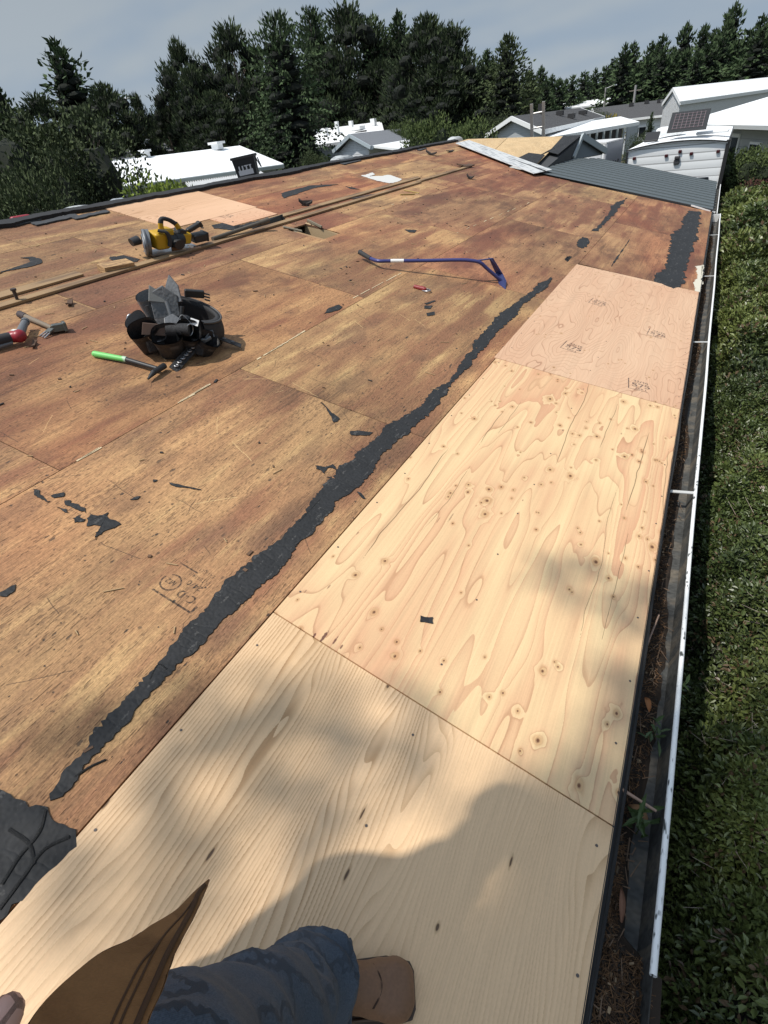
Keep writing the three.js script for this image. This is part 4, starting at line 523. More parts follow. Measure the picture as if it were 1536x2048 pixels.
{ // 7 white utility box left of the trailer
  const a = atZ(1160, 292, -20.5), b = atZ(1213, 288, -20), d = atZ(1246, 283, -21.6), y = a.y, s = thing('storage_shed', 'white storage shed with a panel door between the gable and the trailer', 'shed', V(b.x, 0, b.z)), o = (v) => V(v.x - b.x, 0, v.z - b.z), A = o(a), B = V(0, 0, 0), D2 = o(d); const up = (v, h) => v.clone().setY(h), g = std([0.42, 0.42, 0.44], 0.7);
  part(s, 'front_wall', slab(up(A, 0), up(B, 0), up(B, y), up(A, y), 0.05), H.trim); part(s, 'side_wall', slab(up(B, 0).add(V(0.003, 0, 0)), up(D2, 0), up(D2, y), up(B, y).add(V(0.003, 0, 0)), 0.05), g); part(s, 'roof', slab(up(A, y + 0.05), up(B, y + 0.05), up(D2, y + 0.05), A.clone().add(D2).setY(y + 0.05), 0.04), std([0.6, 0.6, 0.6], 0.6)); part(s, 'door', slab(up(A.clone().lerp(B, 0.35), 0.4).add(V(0, 0, 0.03)), up(A.clone().lerp(B, 0.85), 0.4).add(V(0, 0, 0.03)), up(A.clone().lerp(B, 0.85), y - 0.22).add(V(0, 0, 0.03)), up(A.clone().lerp(B, 0.35), y - 0.22).add(V(0, 0, 0.03)), 0.03), std([0.6, 0.61, 0.63], 0.6));
  const m = B.clone().lerp(D2, 0.45).add(V(0.04, y - 0.5, 0.04)); part(s, 'scroll_ornament', [tube([[-0.14, 0.05, 0], [-0.1, -0.05, 0], [-0.02, -0.03, 0], [0.0, 0.04, 0]], 0.018, 6), tube([[0.02, -0.05, 0.0], [0.06, 0.02, 0], [0.12, -0.02, 0], [0.14, 0.07, 0]], 0.018, 6)].map((q) => T(q, m.x, m.y, m.z, 0, 0.4, 0)), K.black);
}
{ // poles
  const pole = (tx, ty, d, lx, r0, label, lamp) => { const a = at(tx, ty, d), t = thing(lamp ? 'street_lamp' : 'utility_pole', label, lamp ? 'street lamp' : 'pole', V(a.x, 0, a.z)); part(t, 'pole', rod(V(0, 0, 0), V(0, a.y, 0), r0, r0 * 0.8), std([0.3, 0.29, 0.28], 0.7)); if (lamp) { part(t, 'arm', rod(V(0, a.y - 0.1, 0), V(0.9, a.y + 0.1, 0), 0.05), std([0.4, 0.4, 0.4], 0.5)); part(t, 'lamp_head', rbox(0.5, 0.14, 0.25, 0.05, 1.05, a.y + 0.12, 0), H.trim); } else part(t, 'cross_arm', box(1.3, 0.1, 0.1, 0, a.y - 0.5, 0), std([0.2, 0.17, 0.14], 0.8)); };
  pole(238, 204, 62, 0, 0.14, 'tall pale street lamp in the gap between the left trees', true); pole(1272, 170, 85, 0, 0.16, 'pale pole standing before the far right tree row', false); pole(1212, 175, 92, 0, 0.13, 'thin street lamp in front of the far right trees', true);
}
{ // bare soil path and mulch past the hedge
  const g = new THREE.PlaneGeometry(9, 5, 10, 6); g.rotateX(-Math.PI / 2); g.translate(4.2, 0.02, -20.2); tag(part(scene, 'path', g, std([0.16, 0.13, 0.115], 0.95, { bumpMap: groundTex.bump, bumpScale: 0.03 })), 'brown soil path past the end of the hedge', null, null, 'structure');
}
// ---------- trees and shrubs ----------
const rv = (r, k) => (r() - 0.5) * 2 * k;
class Leafy { constructor() { this.p = []; this.n = []; this.c = []; }
  tri(a, b, c, col, nrm) { this.p.push(a.x, a.y, a.z, b.x, b.y, b.z, c.x, c.y, c.z); for (let i = 0; i < 3; i++) { this.n.push(nrm.x, nrm.y, nrm.z); this.c.push(...col); } }
  spray(o, d, l, w, r, col) { const s = V(rv(r, 1), rv(r, 1), rv(r, 1)).cross(d).normalize(), e = o.clone().addScaledVector(d, l), m = o.clone().addScaledVector(d, l * 0.35), n = s.clone().cross(d).normalize(); this.tri(m.clone().addScaledVector(s, w / 2), e, m.clone().addScaledVector(s, -w / 2), col, n); this.tri(o, m.clone().addScaledVector(s, w / 2), m.clone().addScaledVector(s, -w / 2), col, n); }
  geo() { const g = new THREE.BufferGeometry(); g.setAttribute('position', new THREE.BufferAttribute(new Float32Array(this.p), 3)); g.setAttribute('normal', new THREE.BufferAttribute(new Float32Array(this.n), 3)); g.setAttribute('color', new THREE.BufferAttribute(new Float32Array(this.c), 3)); g.setAttribute('uv', new THREE.BufferAttribute(new Float32Array(this.p.length / 3 * 2), 2)); return g; }
  lump(c, sx, sy, r, col) { const g = new THREE.IcosahedronGeometry(1, 1), p = g.attributes.position; for (let i = 0; i < p.count; i += 3) { const q = [0, 1, 2].map((k) => { const x = p.getX(i + k), y = p.getY(i + k), z = p.getZ(i + k), m = 1 + 0.3 * N(x * 2.3 + c.x * 40, y * 2.3 + z * 1.7 + c.z * 40); return V(c.x + x * sx * m, c.y + y * sy * m, c.z + z * sx * m); }); this.tri(q[0], q[1], q[2], col, q[1].clone().sub(q[0]).cross(q[2].clone().sub(q[0])).normalize()); } }
  fit() { let m = 0, w = 0; for (let i = 0; i < this.p.length; i += 3) { m = Math.max(m, this.p[i + 1]); w += Math.hypot(this.p[i], this.p[i + 2]) > 0.5 ? 1 : 0; } const R = []; for (let i = 0; i < this.p.length; i += 3) R.push(Math.hypot(this.p[i], this.p[i + 2])); R.sort((a, b) => a - b); const k = 0.5 / R[Math.floor(R.length * 0.985)]; for (let i = 0; i < this.p.length; i += 3) { this.p[i] *= k; this.p[i + 1] /= m; this.p[i + 2] *= k; } this.k = [k, 1 / m]; return this.geo(); } }
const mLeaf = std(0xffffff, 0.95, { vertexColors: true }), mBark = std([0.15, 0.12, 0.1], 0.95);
const tone = (a, b, r, k) => mix3(a, b, Math.min(1, Math.max(0, k + rv(r, 0.35))));
// every tree is built 1 m tall and wide, then scaled to its own height and width
function spruceGeo(seed, o = {}) { const r = rng(seed), L = new Leafy(), { n = 420, droop = 0.25, shape = 0.85, low = 0.05, tuft = 0.027, c0 = [0.013, 0.023, 0.011], c1 = [0.06, 0.097, 0.036], gap = 0.25 } = o, lob = rng(seed + 5), ph = lob() * 6;
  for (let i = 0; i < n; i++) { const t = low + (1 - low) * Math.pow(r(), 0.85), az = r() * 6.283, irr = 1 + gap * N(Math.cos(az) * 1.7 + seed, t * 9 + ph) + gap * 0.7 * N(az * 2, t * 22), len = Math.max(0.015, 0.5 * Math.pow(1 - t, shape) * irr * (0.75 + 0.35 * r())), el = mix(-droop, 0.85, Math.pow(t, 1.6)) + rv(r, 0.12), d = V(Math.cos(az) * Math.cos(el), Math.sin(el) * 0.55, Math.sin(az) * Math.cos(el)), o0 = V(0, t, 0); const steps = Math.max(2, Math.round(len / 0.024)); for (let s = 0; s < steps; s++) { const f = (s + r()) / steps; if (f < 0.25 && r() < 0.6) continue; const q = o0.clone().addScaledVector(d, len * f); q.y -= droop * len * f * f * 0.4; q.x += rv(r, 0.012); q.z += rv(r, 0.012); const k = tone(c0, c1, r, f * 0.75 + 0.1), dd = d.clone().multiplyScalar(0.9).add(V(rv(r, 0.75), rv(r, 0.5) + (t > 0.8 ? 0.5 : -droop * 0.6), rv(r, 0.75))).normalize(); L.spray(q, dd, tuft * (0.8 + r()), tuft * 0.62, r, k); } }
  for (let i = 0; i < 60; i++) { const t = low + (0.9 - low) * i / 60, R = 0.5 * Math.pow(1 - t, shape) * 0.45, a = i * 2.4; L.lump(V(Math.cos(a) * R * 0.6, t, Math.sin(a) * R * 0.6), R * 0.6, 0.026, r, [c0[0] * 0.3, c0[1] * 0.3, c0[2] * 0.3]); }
  for (let i = 0; i < 14; i++) L.spray(V(rv(r, 0.004), 0.93 + r() * 0.05, rv(r, 0.004)), V(rv(r, 0.25), 1, rv(r, 0.25)).normalize(), 0.03, 0.009, r, c1); return L.fit(); }
function pineGeo(seed, o = {}) { const r = rng(seed), L = new Leafy(), { clumps = 95, per = 190, low = 0.28, c0 = [0.014, 0.023, 0.011], c1 = [0.066, 0.093, 0.034], tuft = 0.032, round = 0.62 } = o; const cl = [];
  for (let i = 0; i < clumps; i++) { const t = low + (1 - low) * Math.pow(r(), 0.8), az = r() * 6.283, R = 0.5 * Math.pow(Math.sin(Math.min(1, (t - low) / (1 - low) * 0.93 + 0.12) * Math.PI), round) * (0.45 + 0.62 * r()) * (1 + 0.3 * N(az + seed, t * 6)); cl.push([V(Math.cos(az) * R, t - 0.03, Math.sin(az) * R), 0.055 + r() * 0.055]); }
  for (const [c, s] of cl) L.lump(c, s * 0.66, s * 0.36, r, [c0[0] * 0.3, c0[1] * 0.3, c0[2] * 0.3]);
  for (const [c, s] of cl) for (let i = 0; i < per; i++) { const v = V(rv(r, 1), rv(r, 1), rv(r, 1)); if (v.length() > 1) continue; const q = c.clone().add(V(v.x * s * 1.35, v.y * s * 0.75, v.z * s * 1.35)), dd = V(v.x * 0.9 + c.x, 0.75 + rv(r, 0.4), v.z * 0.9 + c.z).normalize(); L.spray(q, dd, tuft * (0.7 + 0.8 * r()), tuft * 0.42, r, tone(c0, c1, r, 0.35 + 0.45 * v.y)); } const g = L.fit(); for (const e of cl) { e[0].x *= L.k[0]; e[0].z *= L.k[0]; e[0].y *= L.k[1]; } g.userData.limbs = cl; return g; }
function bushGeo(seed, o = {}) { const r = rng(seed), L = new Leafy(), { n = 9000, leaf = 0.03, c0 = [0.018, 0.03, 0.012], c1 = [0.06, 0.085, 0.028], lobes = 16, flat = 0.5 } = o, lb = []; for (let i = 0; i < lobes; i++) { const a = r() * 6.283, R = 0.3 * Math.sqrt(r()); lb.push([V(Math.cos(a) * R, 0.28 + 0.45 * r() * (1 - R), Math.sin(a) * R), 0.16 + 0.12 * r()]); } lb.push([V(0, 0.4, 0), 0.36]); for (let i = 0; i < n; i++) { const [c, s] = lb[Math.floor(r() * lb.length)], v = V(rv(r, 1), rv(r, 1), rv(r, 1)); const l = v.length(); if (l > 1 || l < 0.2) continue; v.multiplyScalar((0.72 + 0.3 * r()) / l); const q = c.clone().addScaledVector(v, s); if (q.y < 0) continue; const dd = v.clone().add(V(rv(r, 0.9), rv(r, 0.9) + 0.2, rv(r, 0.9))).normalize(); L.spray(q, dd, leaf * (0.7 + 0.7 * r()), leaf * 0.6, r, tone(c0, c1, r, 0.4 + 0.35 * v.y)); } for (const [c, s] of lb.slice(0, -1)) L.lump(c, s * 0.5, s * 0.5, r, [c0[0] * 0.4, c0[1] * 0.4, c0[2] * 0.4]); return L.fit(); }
const G = {
  spruceA: spruceGeo(1, { n: 520 }), spruceB: spruceGeo(2, { n: 560, droop: 0.45, shape: 0.7 }), spruceC: spruceGeo(3, { n: 460, gap: 0.45, shape: 0.75 }), cedar: spruceGeo(4, { n: 620, droop: 0.15, shape: 0.62, gap: 0.35, c0: [0.016, 0.026, 0.011], c1: [0.068, 0.092, 0.032] }), wall: spruceGeo(5, { n: 760, droop: 0.3, shape: 0.36, gap: 0.4, tuft: 0.024 }),
  pineA: pineGeo(11), pineB: pineGeo(12, { clumps: 100, low: 0.18 }), pineC: pineGeo(13, { clumps: 100, low: 0.1, round: 0.5 }), bush: bushGeo(21, { n: 64000, leaf: 0.0175, c0: [0.018, 0.028, 0.012], c1: [0.065, 0.088, 0.03] }), hedge: bushGeo(22, { n: 22000, leaf: 0.026, c0: [0.03, 0.05, 0.016], c1: [0.095, 0.13, 0.035] }), lime: bushGeo(23, { n: 15000, leaf: 0.034, c0: [0.07, 0.11, 0.015], c1: [0.22, 0.28, 0.04] }), gold: bushGeo(24, { n: 3000, leaf: 0.06, c0: [0.16, 0.13, 0.02], c1: [0.35, 0.28, 0.04] }), red: bushGeo(25, { n: 3500, leaf: 0.045, c0: [0.035, 0.018, 0.014], c1: [0.11, 0.04, 0.028] }), far: spruceGeo(6, { n: 210, tuft: 0.045 }), far2: spruceGeo(7, { n: 200, tuft: 0.045, shape: 0.65, droop: 0.4 }),
};
function tree(kind, px, py, d, wpx, label, cat = 'tree', { base = 0, group, trunk = 0.018 } = {}) { // top at the photo point, d metres away, wpx wide in the photo
  const top = at(px, py, d), h = top.y - base, r = rayDir(px, py), t = thing(cat === 'tree' ? 'tree' : cat, label, cat, V(top.x, base, top.z), group), q = rng(Math.round(px * 7 + py));
  const width = wpx * d / Math.hypot(r.x, r.z) * (cat === 'tree' && py < 200 && px < 1070 && px > 280 ? 1.3 : 1.08);
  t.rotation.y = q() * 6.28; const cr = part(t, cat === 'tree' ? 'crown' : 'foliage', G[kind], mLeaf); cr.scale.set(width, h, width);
  if (cat === 'tree') { const g = [prep(rod(V(0, -0.02 * h, 0), V(0.01 * h, h * 0.93, 0), trunk * h, trunk * h * 0.15, 8))]; for (const [c, s] of (G[kind].userData.limbs || []).filter((_, i) => i % 3 === 0)) g.push(prep(rod(V(0, h * (c.y - 0.12), 0), V(c.x * width, c.y * h, c.z * width), 0.004 * h, 0.0015 * h, 5))); part(t, 'trunk', g, mBark); } else part(t, 'stem', rod(V(0, 0, 0), V(0, h * 0.6, 0), 0.04, 0.02), mBark);
  return t;
}
// left
tree('spruceC', 104, 72, 62, 300, 'tall dark spruce with a thin leaning tip at the far left');
tree('pineC', 196, 158, 58, 190, 'rounded dark pine right of the leaning-tip spruce'); tree('pineB', 62, 176, 56, 210, 'broad dark pine at the left edge below the leaning-tip spruce'); tree('spruceA', -20, 150, 60, 200, 'dark conifer cut by the left edge of the photo'); tree('pineC', 160, 205, 52, 150, 'lower dark pine in front of the rounded pine on the left');
tree('pineA', 264, 178, 66, 92, 'small dark pine behind the pale street lamp'); tree('pineC', 235, 240, 60, 90, 'short pine behind the left white roof');
tree('bush', 45, 200, 21, 380, 'large dark broadleaf shrub filling the left edge', 'shrub'); tree('bush', 80, 290, 19, 130, 'dark rounded shrub beside the white roof on the left', 'shrub'); tree('bush', -60, 300, 15, 300, 'dark shrub cut by the left edge, lowest of the three', 'shrub');
tree('lime', 297, 326, 13.5, 185, 'bright yellow-green shrub below the white roof', 'shrub', { base: 1.2 });
// centre
tree('pineA', 345, 66, 58, 130, 'tall narrow pine at the left end of the centre tree wall'); tree('pineB', 375, 120, 56, 120, 'shorter pine with a bare pale trunk in the centre left'); tree('pineB', 450, 28, 58, 190, 'tall rounded pine left of the pale green cedar');
tree('wall', 545, 14, 46, 190, 'pointed green conifer reaching low behind the white roof'); tree('wall', 618, 6, 65, 150, 'tall dark spruce just right of the pointed green conifer'); tree('pineB', 684, -10, 66, 210, 'tallest spruce in the middle of the tree wall'); tree('wall', 738, 22, 66, 150, 'dark spruce right of the tallest spruce'); tree('spruceB', 795, 14, 66, 170, 'brownish spruce in the right half of the tree wall'); tree('pineC', 850, 18, 58, 190, 'dense dark pine with a ragged top right of the brownish spruce'); tree('pineB', 905, 36, 56, 180, 'wide rounded pine at the right end of the tree wall'); tree('pineC', 655, 90, 64, 170, 'dark pine filling the middle of the tree wall below the tallest spruce'); tree('pineC', 760, 110, 63, 190, 'dark pine low in the tree wall above the small white house'); tree('pineC', 500, 130, 60, 170, 'dark pine low behind the pointed green conifer');
tree('pineC', 420, 175, 54, 150, 'low dark pine above the white roof vents'); tree('pineC', 880, 120, 54, 200, 'dark pine low in the tree wall above the green shrubs'); tree('pineC', 320, 200, 60, 120, 'low dark pine above the green house');
tree('cedar', 1015, 60, 50, 150, 'lighter green cedar standing alone right of the tree wall'); tree('spruceC', 975, 95, 54, 130, 'dark spruce between the wide pine and the lone cedar'); tree('cedar', 1062, 135, 56, 80, 'small green cedar right of the lone cedar');
// shrubs in the middle
tree('hedge', 850, 222, 30, 130, 'green shrub right of the small white gabled house', 'shrub'); tree('hedge', 935, 228, 28, 130, 'green shrub left of the dark-roofed home', 'shrub'); tree('hedge', 800, 234, 50, 60, 'green shrub behind the small white gabled house', 'shrub'); tree('bush', 1010, 218, 44, 110, 'dark green shrub behind the ladder', 'shrub');
tree('bush', 632, 296, 42, 80, 'dark shrub left of the small white gabled house', 'shrub'); tree('lime', 612, 326, 26, 50, 'small yellow-green bush behind the ridge felt', 'shrub');
tree('gold', 1228, 224, 62, 46, 'golden bush left of the tall white metal building', 'shrub'); tree('gold', 1110, 221, 60, 44, 'golden bush behind the dark-roofed home', 'shrub'); tree('bush', 1185, 216, 66, 80, 'brown-green bush behind the white carport', 'shrub'); tree('spruceC', 1305, 222, 44, 46, 'small sparse conifer left of the tall white metal building');
tree('bush', 1290, 262, 34, 60, 'dark bush between carport and trailer', 'shrub');
tree('hedge', 1480, 283, 25, 150, 'rounded green shrub right of the trailer', 'shrub'); tree('hedge', 1545, 290, 24, 150, 'rounded green shrub cut by the right edge', 'shrub'); tree('red', 1522, 352, 17.5, 70, 'dark red low bush at the right edge', 'shrub', { base: 1.5 });
{ // far right tree row
  const names = ['first', 'second', 'third', 'fourth', 'fifth', 'sixth', 'seventh', 'eighth', 'ninth', 'tenth', 'eleventh', 'twelfth', 'thirteenth', 'fourteenth', 'fifteenth', 'sixteenth', 'seventeenth', 'eighteenth', 'nineteenth', 'twentieth'];
  const tops = [[1094, 148, 54], [1120, 152, 56], [1146, 146, 60], [1170, 138, 62], [1192, 132, 60], [1214, 126, 64], [1252, 80, 78], [1278, 122, 64], [1300, 104, 70], [1330, 92, 74], [1352, 100, 70], [1376, 92, 74], [1400, 96, 76], [1424, 78, 84], [1450, 56, 92], [1476, 74, 84], [1504, 52, 92], [1530, 46, 96], [1570, 40, 110]];
  tops.forEach(([x, y, w], i) => tree(['far', 'far2'][i % 2], x, y, 92 + (i * 37 % 17), w * 1.5, i === 6 ? 'tallest pointed conifer in the left part of the far right tree row' : `${names[i]} conifer from the left in the far right tree row`, 'tree'));
  const im = new THREE.InstancedMesh(G.far2, mLeaf, 150), m = new THREE.Matrix4(), q = new THREE.Quaternion(), r = rng(99); for (let i = 0; i < 150; i++) { const px = -250 + r() * 2200, d = 118 + r() * 40, hy = 365.9 - 0.1277 * px, p = at(px, hy, d), tall = px > 1080 ? 0.5 + 0.5 * sm(1080, 1500, px) : 0.8, h = (9 + r() * 5) * tall + 3; m.compose(V(p.x, 0, p.z), q.setFromAxisAngle(V(0, 1, 0), r() * 6), V(h * 0.6, h, h * 0.6)); im.setMatrixAt(i, m); } im.name = 'far_wood'; scene.add(shade(im)); tag(im, 'far wood closing the view behind the homes', null, null, 'stuff');
}
// tree behind the viewer whose crown shades the near plywood
{ const t = thing('tree', 'broadleaf tree behind the viewer shading the near end of the roof', 'tree', V(-1.3, 0, 5.6)), r = rng(313), Lf = new Leafy(), lg = [rod(V(0, 0, 0), V(0.1, 7.5, -1.2), 0.2, 0.13, 10)];
  for (const [x, z, rad, n, hh] of [[-0.95, -0.5, 0.4, 17, 7.2], [-0.7, -0.75, 0.28, 9, 7.4], [-0.12, -1.72, 0.26, 6, 7.4], [0.08, -1.3, 0.2, 9, 7.6], [-0.05, -0.78, 0.24, 24, 7.7], [0.05, -0.5, 0.36, 46, 7.9], [-0.22, -0.22, 0.28, 34, 7.6], [0.42, -1.1, 0.48, 40, 7.8], [0.9, -1.5, 0.6, 60, 7.3], [0.25, -0.35, 0.5, 50, 8.3], [1.0, -0.5, 0.8, 150, 8.0], [0.75, 0.4, 0.9, 170, 8.4], [1.7, 0.1, 0.9, 150, 7.6], [-0.2, 0.5, 0.5, 16, 8.6]]) { // boughs of the crown
    const c = V(x - SUN_DIR.x / SUN_DIR.y * -hh, EAVE + hh, z + SUN_DIR.z / SUN_DIR.y * hh).sub(t.position); lg.push(rod(V(0.1, 7.2, -1.15), c, 0.05, 0.012, 6));
    for (let i = 0; i < n * 12; i++) { const v = V(rv(r, 1), rv(r, 1), rv(r, 1)); if (v.length() > 1) continue; const q = c.clone().add(V(v.x * rad, v.y * rad * 0.8, v.z * rad)); Lf.spray(q, V(rv(r, 1), rv(r, 0.6), rv(r, 1)).normalize(), 0.12 + 0.08 * r(), 0.07, r, tone([0.02, 0.035, 0.012], [0.06, 0.09, 0.03], r, 0.5)); } }
  part(t, 'crown', Lf.geo(), mLeaf); part(t, 'trunk', lg, mBark); }
// ---------- hedge, gutter litter, plants growing in the gutter ----------
function leafGeo(l, w, fold = 0.25) { const g = new THREE.BufferGeometry(), a = [-w * 0.42, fold * w, l * 0.28], b = [-w / 2, fold * w, l * 0.62], c = [w * 0.42, fold * w, l * 0.28], d = [w / 2, fold * w, l * 0.62], o = [0, 0, 0], e = [0, -0.08 * l, l], p = [o, a, e, a, b, e, o, e, c, c, e, d].flat(); g.setAttribute('position', new THREE.BufferAttribute(new Float32Array(p), 3)); g.computeVertexNormals(); return prep(g); }
function sprig(n, l, w, spread, seed) { const r = rng(seed), gs = []; for (let i = 0; i < n; i++) { const a = i * 2.4 + r(), t = 0.25 + 0.9 * r(), g = leafGeo(l * (0.7 + 0.6 * r()), w * (0.7 + 0.6 * r())); g.applyMatrix4(new THREE.Matrix4().makeRotationFromEuler(new THREE.Euler(-t * 0.9 + 0.15, a, 0, 'YXZ'))); g.translate(Math.sin(a) * spread * r(), (r() - 0.3) * spread * 1.2, Math.cos(a) * spread * r()); gs.push(g); } return mergeGeometries(gs); }
function hedgeTop(x, z) { // x across from the house, z forward
  const e = sm(0.13, 0.48, x), far = sm(16.4, 15.2, z); return (1.72 + 0.28 * sm(1.0, 2.6, z) + (0.45 - 0.2 * sm(1.0, 2.6, z)) * Math.pow(e, 0.7) + 0.1 * fbm(x * 1.7, z * 1.1, 3) + 0.11 * N(x * 4.5, z * 4) + 0.07 * N(x * 11, z * 10)) * (0.35 + 0.65 * far) + 0.13 * sm(2, 9, z);
}
{
  const hg = thing('hedge', 'long clipped green hedge running beside the white-rimmed gutter', 'hedge', V(1, 0, -7));
  { const P = [], I = [], nx = 16, nz = 90, x0 = 0.24, x1 = 1.5, z0 = -2.5, z1 = 16.6; for (let j = 0; j <= nz; j++) for (let i = 0; i <= nx; i++) { const x = mix(x0, x1, i / nx), z = mix(z0, z1, j / nz); P.push(x - 1, i === 0 || i === nx || j === 0 || j === nz ? 0 : hedgeTop(x, z) - 0.1, -z + 7); } for (let j = 0; j < nz; j++) for (let i = 0; i < nx; i++) { const a = j * (nx + 1) + i; I.push(a, a + 1, a + nx + 1, a + 1, a + nx + 2, a + nx + 1); } const g = new THREE.BufferGeometry(); g.setAttribute('position', new THREE.BufferAttribute(new Float32Array(P), 3)); g.setIndex(I); g.computeVertexNormals(); part(hg, 'inner_mass', g, std([0.012, 0.013, 0.008], 0.95)); }  // one closed dark surface under the leaves, showing in the gaps
  const r = rng(808), mats = std(0xffffff, 0.42), geos = [sprig(9, 0.022, 0.0105, 0.03, 1), sprig(9, 0.019, 0.01, 0.034, 2), sprig(10, 0.03, 0.015, 0.055, 3), sprig(9, 0.055, 0.03, 0.09, 4)];
  const lists = [[], [], [], []], m = new THREE.Matrix4(), q = new THREE.Quaternion(), e = new THREE.Euler(), c = new THREE.Color();
  const zones = [[-1.2, 2.2, 46000, [0, 1], 1.5], [2.2, 5, 38000, [0, 1], 1.5], [5, 9, 19000, [2], 1.5], [9, 16.5, 15000, [3], 1.5]];
  for (const [za, zb, n, kinds, xm] of zones) for (let i = 0; i < n; i++) { const x = 0.25 + (xm - 0.25) * Math.pow(r(), 1.1), z = mix(za, zb, r()), gN = N(x * 9, z * 7) + 0.6 * N(x * 21, z * 19), dp = r() * r() * (1.1 - 0.5 * gN), y = hedgeTop(x, z) - dp * (x < 0.5 ? 0.35 : 0.16) + 0.02; if (z < 9 && gN < -0.3 && r() < 0.7) continue; e.set((r() - 0.5) * 1.3 - (x < 0.5 ? 0 : 0), r() * 6.28, (r() - 0.5) * 1.3 + (x < 0.45 ? 0.7 : 0)); q.setFromEuler(e); const s = 0.75 + r() * 0.7; m.compose(V(x - 1, y, -z + 7), q, V(s, s, s)); const tone = 0.5 + 0.5 * N(x * 2.2, z * 1.6) * 0.9 + (r() - 0.5) * 0.7, old = r() < 0.06 ? 1 : 0, sunTint = sm(0.45, 1.0, fbm(x * 1.3 + 5, z * 0.8, 3) + 0.35 + 0.5 * r()) * 0.9; let k = mix3([0.027, 0.04, 0.015], [0.082, 0.115, 0.032], Math.max(0, Math.min(1, tone))); k = mix3(k, [0.19, 0.22, 0.06], sunTint * (z > 4 ? 0.75 : 0.55)); if (old) k = [0.12, 0.08, 0.045]; lists[kinds[i % kinds.length]].push([m.clone(), k]); }  // yellow-green sunlit tint painted into patches of leaves, stronger farther off
  geos.forEach((g, k) => { const im = new THREE.InstancedMesh(g, mats, lists[k].length); lists[k].forEach(([a, b], i) => { im.setMatrixAt(i, a); im.setColorAt(i, c.setRGB(...b)); }); im.name = 'leaves'; im.userData.kind = 'stuff'; hg.add(shade(im)); });
  // bare grey twigs poking out where the hedge was cut hard
  const tw = [], rt = rng(66); for (let i = 0; i < 900; i++) { const z = 0.9 + rt() * 4.2, x = 0.34 + rt() * 0.65; if (fbm(x * 1.8 + 3, z * 1.1 + 8, 3) < -0.05) continue; const y = hedgeTop(x, z) - 0.01, a = rt() * 6.28, l = 0.04 + rt() * 0.08, p = V(x - 1, y, -z + 7), d = V(Math.cos(a), 0.25 + rt() * 0.6, Math.sin(a)).normalize(); tw.push(rod(p, p.clone().addScaledVector(d, l), 0.0016, 0.0008, 4)); if (rt() < 0.6) { const b = p.clone().addScaledVector(d, l * 0.5); tw.push(rod(b, b.clone().add(V((rt() - 0.5) * 0.06, 0.02 + rt() * 0.02, (rt() - 0.5) * 0.06)), 0.0012, 0.0006, 4)); } }
  tag(part(hg, 'bare_twigs', tw, std([0.36, 0.3, 0.24], 0.85)), null, null, null, 'stuff');
}
